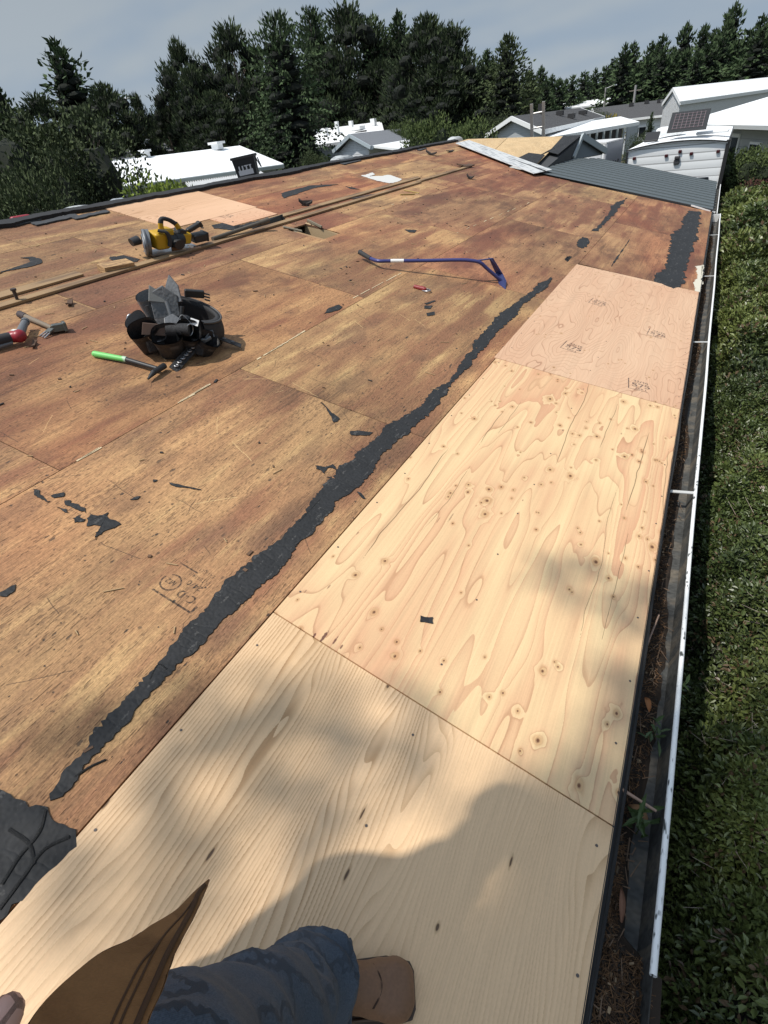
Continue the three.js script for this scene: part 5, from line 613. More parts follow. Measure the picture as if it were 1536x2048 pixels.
{ // needles, leaf bits and moss filling the gutter
  const r = rng(512), n = 16000, im = new THREE.InstancedMesh(new THREE.BoxGeometry(1, 1, 1), std(0xffffff, 0.9), n), m = new THREE.Matrix4(), q = new THREE.Quaternion(), e = new THREE.Euler(), c = new THREE.Color();
  const hc = (x, z) => 2.452 + 0.09 * sm(0.85, 0.35, z) * (1 - 0.5 * sm(0.03, 0.17, x)) + 0.03 * sm(0.1, 0.02, x) * (0.5 + 0.5 * N(z * 5, 3)) + 0.008 * N(x * 70, z * 50);
  for (let i = 0; i < n; i++) { const near = r() < 0.5, z = near ? -0.35 + Math.pow(r(), 1.2) * 1.25 : 0.7 + r() * 10.6; const w = z < 0.62 ? mix(0.16, 0.08, sm(0.25, 0.9, z)) : 0.05 + 0.035 * N(z * 2.3, 4), x = 0.008 + r() * Math.max(0.02, w), y = hc(x, z) + r() * r() * 0.02; e.set((r() - 0.5) * 0.8, r() * 6.28, (r() - 0.5) * 0.8); q.setFromEuler(e); const k = r(); m.compose(V(x, y, -z), q, k < 0.86 ? V(0.0013, 0.0013, 0.012 + r() * 0.03) : V(0.003 + r() * 0.005, 0.0015, 0.005 + r() * 0.01)); im.setMatrixAt(i, m); const b = 0.5 + 0.8 * r(); im.setColorAt(i, k < 0.5 ? c.setRGB(0.15 * b, 0.08 * b, 0.036 * b) : k < 0.8 ? c.setRGB(0.07 * b, 0.04 * b, 0.022 * b) : k < 0.95 ? c.setRGB(0.022 * b, 0.018 * b, 0.014 * b) : c.setRGB(0.24 * b, 0.17 * b, 0.1 * b)); }
  im.name = 'gutter_litter'; scene.add(shade(im)); tag(im, 'brown needles, leaf bits and moss filling the gutter', null, null, 'stuff');
  const hp = new THREE.PlaneGeometry(0.11, 11.6, 10, 240); hp.rotateX(-Math.PI / 2); const p = hp.attributes.position; for (let i = 0; i < p.count; i++) { const z = 5.4 - p.getZ(i), wd = z < 0.62 ? 1.45 : 0.72 + 0.3 * N(z * 2.3, 4), x = 0.006 + (p.getX(i) + 0.055) * wd; p.setXYZ(i, x, hc(x, z) - 0.004 - 0.012 * sm(0.035, 0.055, p.getX(i)), -z); } hp.computeVertexNormals(); part(im, 'compost', hp, std([0.03, 0.02, 0.013], 0.95));
  const dl = (z, x, l, w, yaw, name, label, col) => { const g = new THREE.PlaneGeometry(w, l, 4, 8), pp = g.attributes.position; for (let i = 0; i < pp.count; i++) { const v = pp.getY(i) / l + 0.5, u = pp.getX(i) / w; pp.setXYZ(i, pp.getX(i) * Math.sin(Math.min(1, v * 0.9 + 0.12) * Math.PI), pp.getY(i), 0.35 * w * u * u * 4 + 0.02 * Math.sin(v * 3)); } g.rotateX(-Math.PI / 2); g.rotateY(yaw); g.translate(x, 2.5, -z); g.computeVertexNormals(); tag(part(scene, numbered(name), g, std(col, 0.8)), label, 'leaf'); };
  dl(1.38, 0.045, 0.055, 0.02, 0.4, 'dead_leaf', 'orange-brown dead leaf in the gutter by the knotty sheet', [0.3, 0.13, 0.05]); dl(0.98, 0.06, 0.06, 0.028, 1.2, 'dead_leaf', 'curled tan dead leaf in the gutter beside the fine-grained sheet', [0.26, 0.15, 0.075]); dl(0.72, 0.05, 0.085, 0.016, 0.15, 'dead_leaf', 'long pinkish strip of bark in the gutter near its broken end', [0.2, 0.1, 0.06]);
  { const tg = [], q2 = rng(41); for (let i = 0; i < 130; i++) { const z = 0.3 + q2() * q2() * 9, x = 0.015 + q2() * 0.06, l = 0.02 + q2() * 0.06, a = q2() * 6.28, p0 = V(x, hc(x, z) + 0.008 + q2() * 0.01, -z); tg.push(rod(p0, V(Math.min(0.11, Math.max(0.006, x + Math.cos(a) * l * 0.5)), p0.y + (q2() - 0.4) * 0.02, -z + Math.sin(a) * l), 0.0014 + q2() * 0.0012, 0.001, 5)); } part(im, 'twigs', tg, std([0.17, 0.11, 0.07], 0.85)).userData.kind = 'stuff'; }
  const stick = (a, b, rr, label) => tag(part(scene, numbered('stick'), rod(a, b, rr, rr * 0.8, 8), std([0.3, 0.2, 0.15], 0.75)), label, 'stick');
  stick(rp(1241, 1577, -0.005), atY(1312, 1622, 2.555), 0.0052, 'smooth brown stick lying across the gutter'); stick(atY(1290, 1300, 2.52), atY(1318, 1230, 2.55), 0.004, 'brown twig lying along the gutter among dead leaves');
  const plant = (px, py, h, n, l, seed, label) => { const b = atY(px, py, 2.47), t = thing('gutter_plant', label, 'plant', b), rr = rng(seed), lg = [], sg = [rod(V(0, 0, 0), V(0.006, h, 0.004), 0.002, 0.0012, 5)]; for (let i = 0; i < n; i++) { const a = i * 2.4 + rr(), y = h * (0.25 + 0.8 * i / n), g = leafGeo(l * (0.4 + 0.8 * rr()), l * (0.16 + 0.12 * rr()), 0.18); g.applyMatrix4(new THREE.Matrix4().makeRotationFromEuler(new THREE.Euler(0.15 - 1.2 * rr(), a + rr(), rr() - 0.5, 'YXZ'))); g.translate(0.005 + (rr() - 0.5) * l * 0.6, y, 0.003 + (rr() - 0.5) * l * 0.9); lg.push(g); } part(t, 'stem', sg, std([0.06, 0.08, 0.02], 0.7)); part(t, 'leaves', lg, std([0.04, 0.07, 0.018], 0.55)); };
  plant(1272, 1668, 0.1, 16, 0.075, 1, 'green leafy weed in the gutter, lowest in the photo'); plant(1302, 1482, 0.09, 13, 0.055, 2, 'small green weed in the gutter between the two dead leaves'); plant(1352, 1405, 0.13, 7, 0.045, 3, 'small green sprig growing over the white gutter rim');
}
// ---------- tools and scraps lying on the roof ----------
{ // circular saw lying on its side; local x runs from blade guard to battery
  const s = thing('circular_saw', 'yellow and black cordless circular saw resting against the battens', 'circular saw');
  onRoof(s, 4.17, 3.63, yawTo(4.208, 3.257, 4.057, 4.033), 0.004); s.scale.set(1.0, 0.72, 0.92);
  part(s, 'housing', [rbox(0.13, 0.18, 0.15, 0.03, -0.11, 0.145, 0), rbox(0.09, 0.1, 0.12, 0.02, -0.03, 0.2, -0.01), rbox(0.12, 0.12, 0.11, 0.02, 0.115, 0.125, 0.0, 0, 0, -0.15)], K.yellow);
  part(s, 'motor', [cyl(0.068, 0.068, 0.16, 0.01, 0.13, 0.02, 0, 0, Math.PI / 2), cyl(0.073, 0.073, 0.02, -0.03, 0.13, 0.02, 0, 0, Math.PI / 2), cyl(0.073, 0.073, 0.02, 0.03, 0.13, 0.02, 0, 0, Math.PI / 2), cyl(0.05, 0.05, 0.06, 0.0, 0.11, 0.1, Math.PI / 2, 0, 0), rbox(0.07, 0.05, 0.1, 0.01, 0.1, 0.2, 0, 0, 0, -0.35)], K.black);
  const gd = cyl(0.125, 0.125, 0.05, 0, 0, 0, 0, 0, Math.PI / 2, 28); part(s, 'blade_guard', [T(gd, -0.225, 0.142, 0.0, 0, -0.45, 0), T(new THREE.TorusGeometry(0.12, 0.014, 8, 30), -0.245, 0.142, 0.01, 0, Math.PI / 2 - 0.45, 0), T(new THREE.TorusGeometry(0.1, 0.01, 8, 24, Math.PI), -0.27, 0.13, 0.03, 0, Math.PI / 2 - 0.45, 0)], K.grey);
  part(s, 'blade', [T(cyl(0.075, 0.075, 0.004, 0, 0, 0, 0, 0, Math.PI / 2, 24), -0.262, 0.115, 0.03, 0, -0.45, 0)], K.steel);
  part(s, 'arbor_nut', [T(cyl(0.018, 0.018, 0.02, 0, 0, 0, 0, 0, Math.PI / 2), -0.27, 0.115, 0.035, 0, -0.45, 0)], K.red);
  part(s, 'dust_port', [cyl(0.04, 0.046, 0.07, -0.315, 0.16, -0.02, 0, 0, Math.PI / 2 + 0.2)], K.black);
  part(s, 'top_handle', [tube([[-0.075, 0.31, 0], [-0.06, 0.352, 0], [0.0, 0.335, 0], [0.06, 0.285, 0]], 0.022, 10)], K.rubber);
  part(s, 'handle_post', [tube([[-0.06, 0.2, 0], [-0.075, 0.26, 0], [-0.075, 0.315, 0]], 0.022, 10)], K.yellow); part(s, 'handle_post', [tube([[0.06, 0.29, 0], [0.085, 0.24, 0], [0.1, 0.17, 0]], 0.023, 10)], K.yellow);
  part(s, 'front_grip', [tube([[-0.14, 0.26, 0.05], [-0.09, 0.245, 0.09], [-0.07, 0.16, 0.1], [-0.08, 0.1, 0.1]], 0.018, 8)], K.rubber);
  part(s, 'rear_handle', [rbox(0.15, 0.05, 0.05, 0.016, 0.235, 0.215, 0, 0, 0, 0.42), rbox(0.035, 0.065, 0.055, 0.012, 0.3, 0.24, 0, 0, 0, 0.42)], K.black);
  part(s, 'battery', [rbox(0.14, 0.09, 0.1, 0.015, 0.27, 0.105, 0.01, 0, 0, 0.05), rbox(0.02, 0.1, 0.11, 0.008, 0.335, 0.11, 0.01)], K.black);
  part(s, 'base_plate', [box(0.46, 0.006, 0.16, 0.0, 0.02, 0.01), box(0.46, 0.02, 0.006, 0, 0.028, 0.09)], K.steel);
  part(s, 'trigger_guard', [rbox(0.1, 0.05, 0.02, 0.006, 0.0, 0.05, 0.075)], std([0.16, 0.075, 0.03], 0.6)); part(s, 'lever', [box(0.05, 0.02, 0.02, 0.13, 0.05, 0.08, 0, 0, -0.5)], K.white);
}
{ // tool belt with pouches dropped in a heap; local x to the right in the photo, z towards the viewer
  const t = thing('tool_belt', 'black leather tool belt with open pouches lying in a heap', 'tool belt');
  onRoof(t, 2.9, 2.36, yawTo(3.152, 2.128, 2.67, 2.55), 0.002); t.scale.set(0.97, 1.02, 1);
  const band = (a, b, h, cx, cz, y, a0, a1, tilt, th, bulge = 0.02) => { const g = new THREE.BufferGeometry(), P = [], I = [], n = 40, m = 6; for (let s = 0; s < 2; s++) for (let i = 0; i <= n; i++) for (let j = 0; j <= m; j++) { const q = a0 + (a1 - a0) * i / n, v = j / m, o = (s ? -th : 0) + bulge * Math.sin(v * Math.PI) * (s ? 0.2 : 1), x = Math.cos(q) * (a + o), z = Math.sin(q) * (b + o), yy = (v - 0.5) * h * (0.8 + 0.2 * Math.sin((i / n) * Math.PI)); P.push(cx + x, y + yy - x * Math.tan(tilt), cz + z); } const id = (s, i, j) => s * (n + 1) * (m + 1) + i * (m + 1) + j; for (let i = 0; i < n; i++) { for (let j = 0; j < m; j++) { I.push(id(0, i, j), id(0, i, j + 1), id(0, i + 1, j), id(0, i + 1, j), id(0, i, j + 1), id(0, i + 1, j + 1)); I.push(id(1, i, j), id(1, i + 1, j), id(1, i, j + 1), id(1, i + 1, j), id(1, i + 1, j + 1), id(1, i, j + 1)); } I.push(id(0, i, m), id(1, i, m), id(0, i + 1, m), id(0, i + 1, m), id(1, i, m), id(1, i + 1, m)); I.push(id(0, i, 0), id(0, i + 1, 0), id(1, i, 0), id(0, i + 1, 0), id(1, i + 1, 0), id(1, i, 0)); } g.setAttribute('position', new THREE.BufferAttribute(new Float32Array(P), 3)); g.setIndex(I); g.computeVertexNormals(); return g; };
  part(t, 'padded_belt', [band(0.185, 0.14, 0.17, 0.06, -0.02, 0.135, -2.6, 1.1, 0.28, 0.028)], K.nylon);
  part(t, 'belt_edge_piping', [tube([...Array(18)].map((_, i) => { const q = -2.6 + 3.7 * i / 17, x = Math.cos(q) * 0.19; return V(0.06 + x, 0.135 + 0.085 * (0.8 + 0.2 * Math.sin((i / 17) * Math.PI)) - x * 0.287, -0.02 + Math.sin(q) * 0.145); }), 0.007, 6)], std([0.06, 0.06, 0.062], 0.5));
  const flapG = (pts, x, y, z, rx, ry, rz) => T(extrude(pts, 0.012, 0.004), x, y, z, rx, ry, rz);
  const pouch = (x, y, z, w, d, h, rz, rx, ry, lip) => { const g = new THREE.CylinderGeometry(1, 0.74, 1, 24, 5, true), p = g.attributes.position; for (let i = 0; i < p.count; i++) { const c = p.getX(i), s = p.getZ(i), v = p.getY(i) + 0.5, k = Math.hypot(c, s), r = 0.85 + 0.25 * v; let X = Math.sign(c) * Math.pow(Math.abs(c / k), 0.75) * r * w / 2, Z = Math.sign(s) * Math.pow(Math.abs(s / k), 0.75) * r * d / 2, Y = v * h; if (v > 0.7) { Z += s > 0 ? lip * (v - 0.7) * 3 : 0; Y += (s < 0 ? 0.3 : -0.12) * h * (v - 0.7) * 2.2 * Math.abs(s / k); } p.setXYZ(i, X, Y, Z); } g.computeVertexNormals(); const gi = g.clone(); gi.scale(0.93, 0.99, 0.9); const bt = T(new THREE.CircleGeometry(0.45, 20), 0, 0, 0, -Math.PI / 2); bt.scale(w * 0.8, 1, d * 0.8); bt.translate(0, 0.006, 0); return [g, gi, bt].map((q) => T(prep(q), x, y, z, rx, ry, rz)); };
  part(t, 'pouch', pouch(-0.16, 0.02, 0.11, 0.16, 0.07, 0.17, 0.22, 0.35, 0.3, 0.015), K.leather);
  part(t, 'pouch', pouch(-0.19, 0.1, 0.06, 0.12, 0.055, 0.11, 0.55, 0.15, 0.5, 0.02), K.greyLeather); part(t, 'pouch', pouch(-0.13, 0.13, -0.05, 0.12, 0.06, 0.14, 0.35, -0.25, 0.4, 0.02), K.greyLeather);
  part(t, 'pouch_back', [rbox(0.3, 0.16, 0.14, 0.05, -0.06, 0.1, 0.06, 0.1, 0.1, 0.1)], K.leather); part(t, 'pouch', pouch(-0.05, 0.02, 0.17, 0.16, 0.1, 0.15, 0.1, 0.35, 0.1, 0.015), K.leather); part(t, 'pouch', pouch(0.03, 0.04, 0.12, 0.13, 0.1, 0.15, -0.2, 0.5, 0, 0.015), K.leather);
  part(t, 'pouch', pouch(0.12, 0.01, 0.14, 0.12, 0.09, 0.11, -0.5, 0.3, 0.2, 0.01), K.leather);
  const flap = (pts, x, y, z, rx, ry, rz) => T(extrude(pts, 0.01, 0.003), x, y, z, rx, ry, rz);
  part(t, 'pouch_flap', flap([[-0.035, -0.06], [-0.028, 0.03], [0.004, 0.085], [0.045, 0.025], [0.05, -0.06]], -0.025, 0.29, -0.07, -0.45, -0.35, 0.1), K.greyLeather); part(t, 'pouch_flap', flap([[-0.045, -0.035], [-0.03, 0.045], [0.01, 0.02], [0.05, -0.045]], -0.115, 0.285, -0.03, -0.5, 0.2, 0.05), std([0.2, 0.2, 0.19], 0.45));
  part(t, 'pouch_flap', flap([[-0.055, -0.035], [-0.035, 0.03], [0.02, 0.045], [0.055, 0.0], [0.05, -0.035]], -0.03, 0.19, 0.14, -1.0, 0.2, 0.35), K.greyLeather); part(t, 'pouch_flap', flap([[-0.07, -0.03], [-0.06, 0.03], [0.06, 0.025], [0.065, -0.03]], -0.13, 0.165, 0.17, -0.3, 0.0, -0.05), std([0.09, 0.055, 0.04], 0.6));
  part(t, 'pocket', [rbox(0.11, 0.1, 0.035, 0.015, -0.14, 0.085, 0.165, -0.25, 0.25, 0.2)], K.leather); part(t, 'pocket', [rbox(0.085, 0.09, 0.035, 0.012, 0.1, 0.06, 0.17, -0.3, -0.3, -0.2)], K.leather);
  for (const [a, b, m] of [[[-0.12, 0.12, 0.14], [-0.16, 0.27, 0.1], K.black], [[-0.02, 0.12, 0.1], [-0.055, 0.27, 0.03], K.grey], [[0.0, 0.1, 0.1], [0.03, 0.25, 0.05], K.black]]) part(t, 'tool_handle', rod(V(...a), V(...b), 0.011, 0.013, 10), m);
  part(t, 'back_flap', flapG([[-0.07, -0.08], [-0.08, 0.06], [0.0, 0.1], [0.07, 0.05], [0.07, -0.08]], -0.07, 0.23, -0.02, -0.3, 0.1, 0.05), K.greyLeather);
  part(t, 'tool_holder', [T(cyl(0.038, 0.036, 0.13, 0, 0, 0, 0, 0, Math.PI / 2, 18), 0.0, 0.165, 0.175, 0, -0.15, 0.05)], K.nylon);
  part(t, 'holder_ring', [T(new THREE.TorusGeometry(0.033, 0.0035, 8, 26), 0.065, 0.168, 0.185, 0, Math.PI / 2 - 0.6, 0)], K.steel); part(t, 'holder_ring', [T(new THREE.TorusGeometry(0.05, 0.003, 8, 26, 3.6), -0.12, 0.14, 0.2, 0.5, 0.1, 3.0)], K.steel);
  const crb = new THREE.TorusGeometry(0.032, 0.006, 8, 24); crb.scale(0.85, 1.5, 1); part(t, 'carabiner', [T(crb, -0.265, 0.155, 0.07, 0, 0.5, 0.05)], K.steel);
  part(t, 'care_tag', [box(0.05, 0.034, 0.003, 0.095, 0.2, 0.15, -0.6, -0.2, -0.35)], std([0.82, 0.82, 0.82], 0.6));
  const strap = (a, b, w) => { const d = b.clone().sub(a), g = rbox(d.length(), 0.006, w, 0.002, 0, 0, 0); g.applyQuaternion(new THREE.Quaternion().setFromUnitVectors(V(1, 0, 0), d.clone().normalize())); const c = a.clone().add(b).multiplyScalar(0.5); g.translate(c.x, c.y, c.z); return g; };
  const sa = V(0.08, 0.06, 0.16), sb = V(-0.045, 0.005, 0.345), st = part(t, 'strap', strap(sa, sb, 0.056), K.leather), gr = [];
  for (let i = 0; i < 6; i++) { const c = sa.clone().lerp(sb, 0.08 + i * 0.155), o = new THREE.TorusGeometry(0.0115, 0.0042, 6, 16); o.rotateX(Math.PI / 2); o.rotateZ(0); part(st, 'grommet', T(o, c.x, c.y + 0.005, c.z), K.steel); }
  const s2 = part(t, 'strap', strap(V(0.19, 0.075, 0.04), V(0.36, 0.02, 0.07), 0.05), K.leather); for (let i = 0; i < 3; i++) { const o = new THREE.TorusGeometry(0.008, 0.003, 6, 14); o.rotateX(Math.PI / 2); part(s2, 'grommet', T(o, 0.21 + i * 0.05, 0.078 - i * 0.016, 0.046 + i * 0.009), K.grey); }
  part(t, 'buckle', [rbox(0.12, 0.045, 0.03, 0.008, 0.1, 0.255, -0.14, 0, 0.2, -0.12), ...[0, 1, 2].map((i) => box(0.035, 0.006, 0.012, 0.175, 0.25 - i * 0.016, -0.15 + i * 0.006, 0, 0.2, -0.3))], K.black);
  part(t, 'side_clip', [rbox(0.07, 0.02, 0.025, 0.006, 0.15, 0.09, 0.14, 0, 0.5, 0.3), rbox(0.05, 0.012, 0.02, 0.004, 0.12, 0.1, 0.17, 0, 0.3, 0.2)], K.grey);
  part(t, 'cord', [tube([[0.0, 0.2, 0.16], [0.03, 0.24, 0.15], [0.075, 0.2, 0.16]], 0.003, 6), tube([[0.15, 0.1, 0.13], [0.19, 0.13, 0.1], [0.2, 0.1, 0.12]], 0.004, 6)], K.grey);
  const hm = thing('hammer', 'hammer with a bright green handle tucked under the tool belt', 'hammer');
  const A = rp(190, 708, 0.02), B = rp(252, 719, 0.025), C = rp(318, 738, 0.03); hm.position.copy(A); const o = (v) => v.clone().sub(A);
  const ax = C.clone().sub(A).normalize(), yq = V(0, 1, 0);
  part(hm, 'grip', [rod(o(A), o(B), 0.018, 0.0155, 12), T(new THREE.SphereGeometry(0.018, 12, 8), 0, 0, 0)], K.green); part(hm, 'grip_band', [rod(o(B).addScaledVector(ax, -0.02), o(B).addScaledVector(ax, 0.004), 0.0168, 0.0162, 12)], std([0.4, 0.55, 0.4], 0.5)); part(hm, 'shaft', [rod(o(B), o(C), 0.0145, 0.012, 10)], K.black);
  const hd = o(C), sd = V(0, 1, 0).cross(ax).normalize(); part(hm, 'head', [rod(hd.clone().addScaledVector(sd, -0.05), hd.clone().addScaledVector(sd, 0.05), 0.015, 0.018, 12), rod(hd.clone().addScaledVector(sd, -0.05), hd.clone().addScaledVector(sd, -0.11).addScaledVector(yq, -0.015), 0.016, 0.005, 8)], K.black);
}
{ // roofing hatchet
  const t = thing('roofing_hatchet', 'weathered roofing hatchet with a wooden handle and forked steel head', 'hatchet');
  const a = rp(41, 629, 0.02), b = rp(104, 656, 0.025); t.position.copy(a); const o = (v) => v.clone().sub(a);
  const n = RN.clone(), ax = b.clone().sub(a).normalize(), sd = n.clone().cross(ax).normalize(); // sd across the handle
  const hb = rod(o(a), o(b), 0.018, 0.013, 10); part(t, 'handle', [hb], std([0.2, 0.16, 0.12], 0.8)); part(t, 'handle_end', [rod(o(a).addScaledVector(ax, -0.01), o(a).addScaledVector(ax, 0.05), 0.022, 0.02, 10)], std([0.06, 0.045, 0.045], 0.8));
  const h1 = o(rp(133, 652, 0.03)), h0 = o(rp(104, 657, 0.026)), h2 = o(rp(84, 674, 0.006)); part(t, 'head', [bar(h0, h1, 0.045, 0.045, 0.006), bar(h1.clone().lerp(h0, 0.25), h1, 0.06, 0.055, 0.006), bar(h0, h0.clone().lerp(h2, 0.45), 0.05, 0.012, 0.003)], std([0.16, 0.17, 0.16], 0.4, { metalness: 0.7 }));
  for (const k of [-1, 0, 1]) part(t, 'prong', [bar(h0.clone().lerp(h2, 0.4).addScaledVector(ax, k * 0.018), h2.clone().addScaledVector(ax, k * 0.022), 0.009, 0.006, 0.002)], K.steel);
}
{ // red power ratchet at the frame edge
  const t = thing('power_tool', 'red-headed power tool with a black grip cut by the left edge', 'power tool');
  const a = rp(-75, 700, 0.045), b = rp(24, 674, 0.045), c = rp(38, 672, 0.05), d = rp(50, 645, 0.05); t.position.copy(a); const o = (v) => v.clone().sub(a);
  part(t, 'grip', [rod(o(a), o(b), 0.036, 0.03, 14)], K.rubber); part(t, 'lower_guard', [rod(o(a).add(V(0.02, -0.03, 0.02)), o(b).add(V(0.01, -0.025, 0.02)), 0.016, 0.014, 10)], K.grey);
  const s = new THREE.SphereGeometry(0.038, 24, 16); s.scale(1, 0.95, 1.05); const oc = o(c); s.translate(oc.x, oc.y, oc.z); part(t, 'housing', [prep(s), prep(rod(o(b).addScaledVector(c.clone().sub(b), -0.4), oc, 0.03, 0.035, 16))], K.red);
  part(t, 'nose', [rod(oc, o(d), 0.026, 0.02, 12), rod(o(d), o(d).addScaledVector(d.clone().sub(c).normalize(), 0.018), 0.024, 0.024, 12)], K.grey); part(t, 'name_plate', [T(box(0.034, 0.003, 0.02), oc.x - 0.012, oc.y + 0.0355, oc.z + 0.006, 0, 0, 0)], K.white);
}
{ const c = atZ(42, 440, -3.45), t = thing('drill', 'red cordless drill lying past the ridge at far left', 'drill', c);
  t.quaternion.copy(new THREE.Quaternion().setFromAxisAngle(V(0, 1, 0), 1.25));
  part(t, 'housing', [rbox(0.17, 0.075, 0.08, 0.025, 0, 0.0, 0), rbox(0.06, 0.06, 0.075, 0.02, 0.06, 0.006, 0)], K.red); part(t, 'chuck', [cyl(0.02, 0.03, 0.06, 0.12, 0, 0, 0, 0, Math.PI / 2)], K.steel); part(t, 'bit', [cyl(0.016, 0.016, 0.05, 0.165, 0.0, 0, 0, 0, Math.PI / 2)], K.black); part(t, 'battery', [rbox(0.12, 0.06, 0.08, 0.015, -0.06, -0.045, 0)], K.rubber); }
{ // shingle stripping shovel, blue
  const t = thing('shingle_ripper', 'blue steel shingle ripper with angled blade and black grip', 'roofing tool');
  const p = [rp(719, 504, 0.06), rp(741, 517, 0.05), rp(757, 522, 0.06), rp(945, 520.5, 0.17), rp(960, 525, 0.16), rp(1003, 562, 0.02)]; const a = p[3]; t.position.copy(a); const o = (v) => v.clone().sub(a);
  part(t, 'grip', [rod(o(p[0]), o(p[1]), 0.021, 0.019, 12)], K.rubber);
  part(t, 'shaft', [tube([o(p[1]).lerp(o(p[2]), -0.3), o(p[1]), o(p[2]), o(p[2]).lerp(o(p[3]), 0.1), o(p[2]).lerp(o(p[3]), 0.5), o(p[2]).lerp(o(p[3]), 0.95), o(p[4]), o(p[4]).lerp(o(p[5]), 0.3), o(p[5])], 0.0155, 10, 70)], K.blue);
  const q0 = p[2].clone().lerp(p[3], 0.13), q1 = p[2].clone().lerp(p[3], 0.27); part(t, 'label_sleeve', [rod(o(q0), o(q1), 0.0162, 0.0162, 12)], K.white);
  part(t, 'brace', [bar(o(p[3]).lerp(o(p[4]), 0.3), o(rp(985, 517, 0.18)), 0.03, 0.008), bar(o(rp(985, 517, 0.18)), o(rp(1003, 548, 0.05)), 0.014, 0.01)], K.blue);
  const b = [[977, 514, 0.185], [990, 522, 0.15], [1006, 548, 0.055], [1013, 562, 0.03], [1011, 579, 0.0], [998, 568, 0.004], [991, 545, 0.05]].map(([x, y, h]) => o(rp(x, y, h)));
  part(t, 'blade', [slab(b[6], b[5], b[4], b[2], 0.008), slab(b[2], b[4], b[3], b[2].clone().lerp(b[3], 0.5), 0.008), slab(b[0], b[6], b[2], b[1], 0.008)], std([0.05, 0.06, 0.17], 0.3, { metalness: 0.4 }));
}
{ const a = rp(828, 573, 0.012), b = rp(848, 578, 0.012), c = rp(852, 580, 0.01), t = thing('utility_knife', 'small red folding knife with a silver loop on the old deck', 'knife', a), o = (v) => v.clone().sub(a);
  part(t, 'handle', [rod(o(a), o(b), 0.016, 0.02, 10), sph(0.02, o(b).x, o(b).y, o(b).z, 1.2, 0.8, 1)], std([0.25, 0.03, 0.03], 0.4)); const l = new THREE.TorusGeometry(0.036, 0.006, 8, 24); l.scale(1.2, 0.8, 1); l.rotateX(-Math.PI / 2); l.rotateY(-0.5); part(t, 'loop', T(l, o(c).x, o(c).y - 0.002, o(c).z), K.steel); }
{ const t = onRoof(thing('roofing_shovel', 'dark roofing shovel with a long worn handle behind the saw', 'shovel'), 4.25, 4.3), inv = t.quaternion.clone().invert(), o = (v) => v.clone().sub(t.position).applyQuaternion(inv);
  part(t, 'handle', [rod(o(rp(425, 478, 0.03)), o(rp(520, 446, 0.07)), 0.018, 0.016, 10), rod(o(rp(520, 446, 0.07)), o(rp(537, 440, 0.09)), 0.022, 0.026, 10)], std([0.1, 0.085, 0.065], 0.7));
  const P = [[505, 457, 0.006], [566, 441, 0.006], [571, 438, 0.02], [563, 429, 0.06], [505, 447, 0.035]].map(([x, y, h]) => o(rp(x, y, h))); part(t, 'blade', [slab(P[0], P[1], P[3], P[4], 0.006), slab(P[1], P[2], P[3], P[3].clone().lerp(P[1], 0.02), 0.006), bar(P[1], P[3], 0.012, 0.02)], std([0.05, 0.055, 0.058], 0.45, { metalness: 0.5 })); }
{ const w = onRoof(thing('wood_block', 'short sawn wood block beside the batten near the saw', 'wood block'), 4.13, 3.0, yawTo(4.1, 2.7, 4.02, 3.1), 0); part(w, 'block', rbox(0.24, 0.05, 0.11, 0.003, 0, 0.026, 0), bumped(battenT, 0.003, { color: new THREE.Color().setRGB(1.5, 1.45, 1.3) })); part(w, 'sawn_end', box(0.004, 0.046, 0.106, 0.121, 0.026, 0), std([0.3, 0.19, 0.1], 0.9)); }
{ const w = onRoof(thing('steel_spike', 'dark spike standing upright in the deck at the left edge', 'spike'), ...roofUZ(36, 605)); part(w, 'shank', cyl(0.012, 0.009, 0.08, 0, 0.04, 0, 0, 0, 0.12), std([0.05, 0.035, 0.03], 0.7)); part(w, 'head', cyl(0.018, 0.018, 0.012, -0.005, 0.082, 0, 0, 0, 0.12), std([0.05, 0.035, 0.03], 0.7)); }
{ const st = std([0.5, 0.36, 0.13], 0.8); for (const [a, b, l] of [[[800, 389], [829, 388], 'short yellow wood stick near the middle batten, lying nearest the viewer'], [[808, 380], [838, 386], 'short yellow wood stick near the middle batten, lying farther back']]) { const A = rp(...a, 0.008), B = rp(...b, 0.008); tag(part(scene, numbered('wood_stick'), bar(A, B, 0.022, 0.012, 0.002), st), l, 'stick'); } }
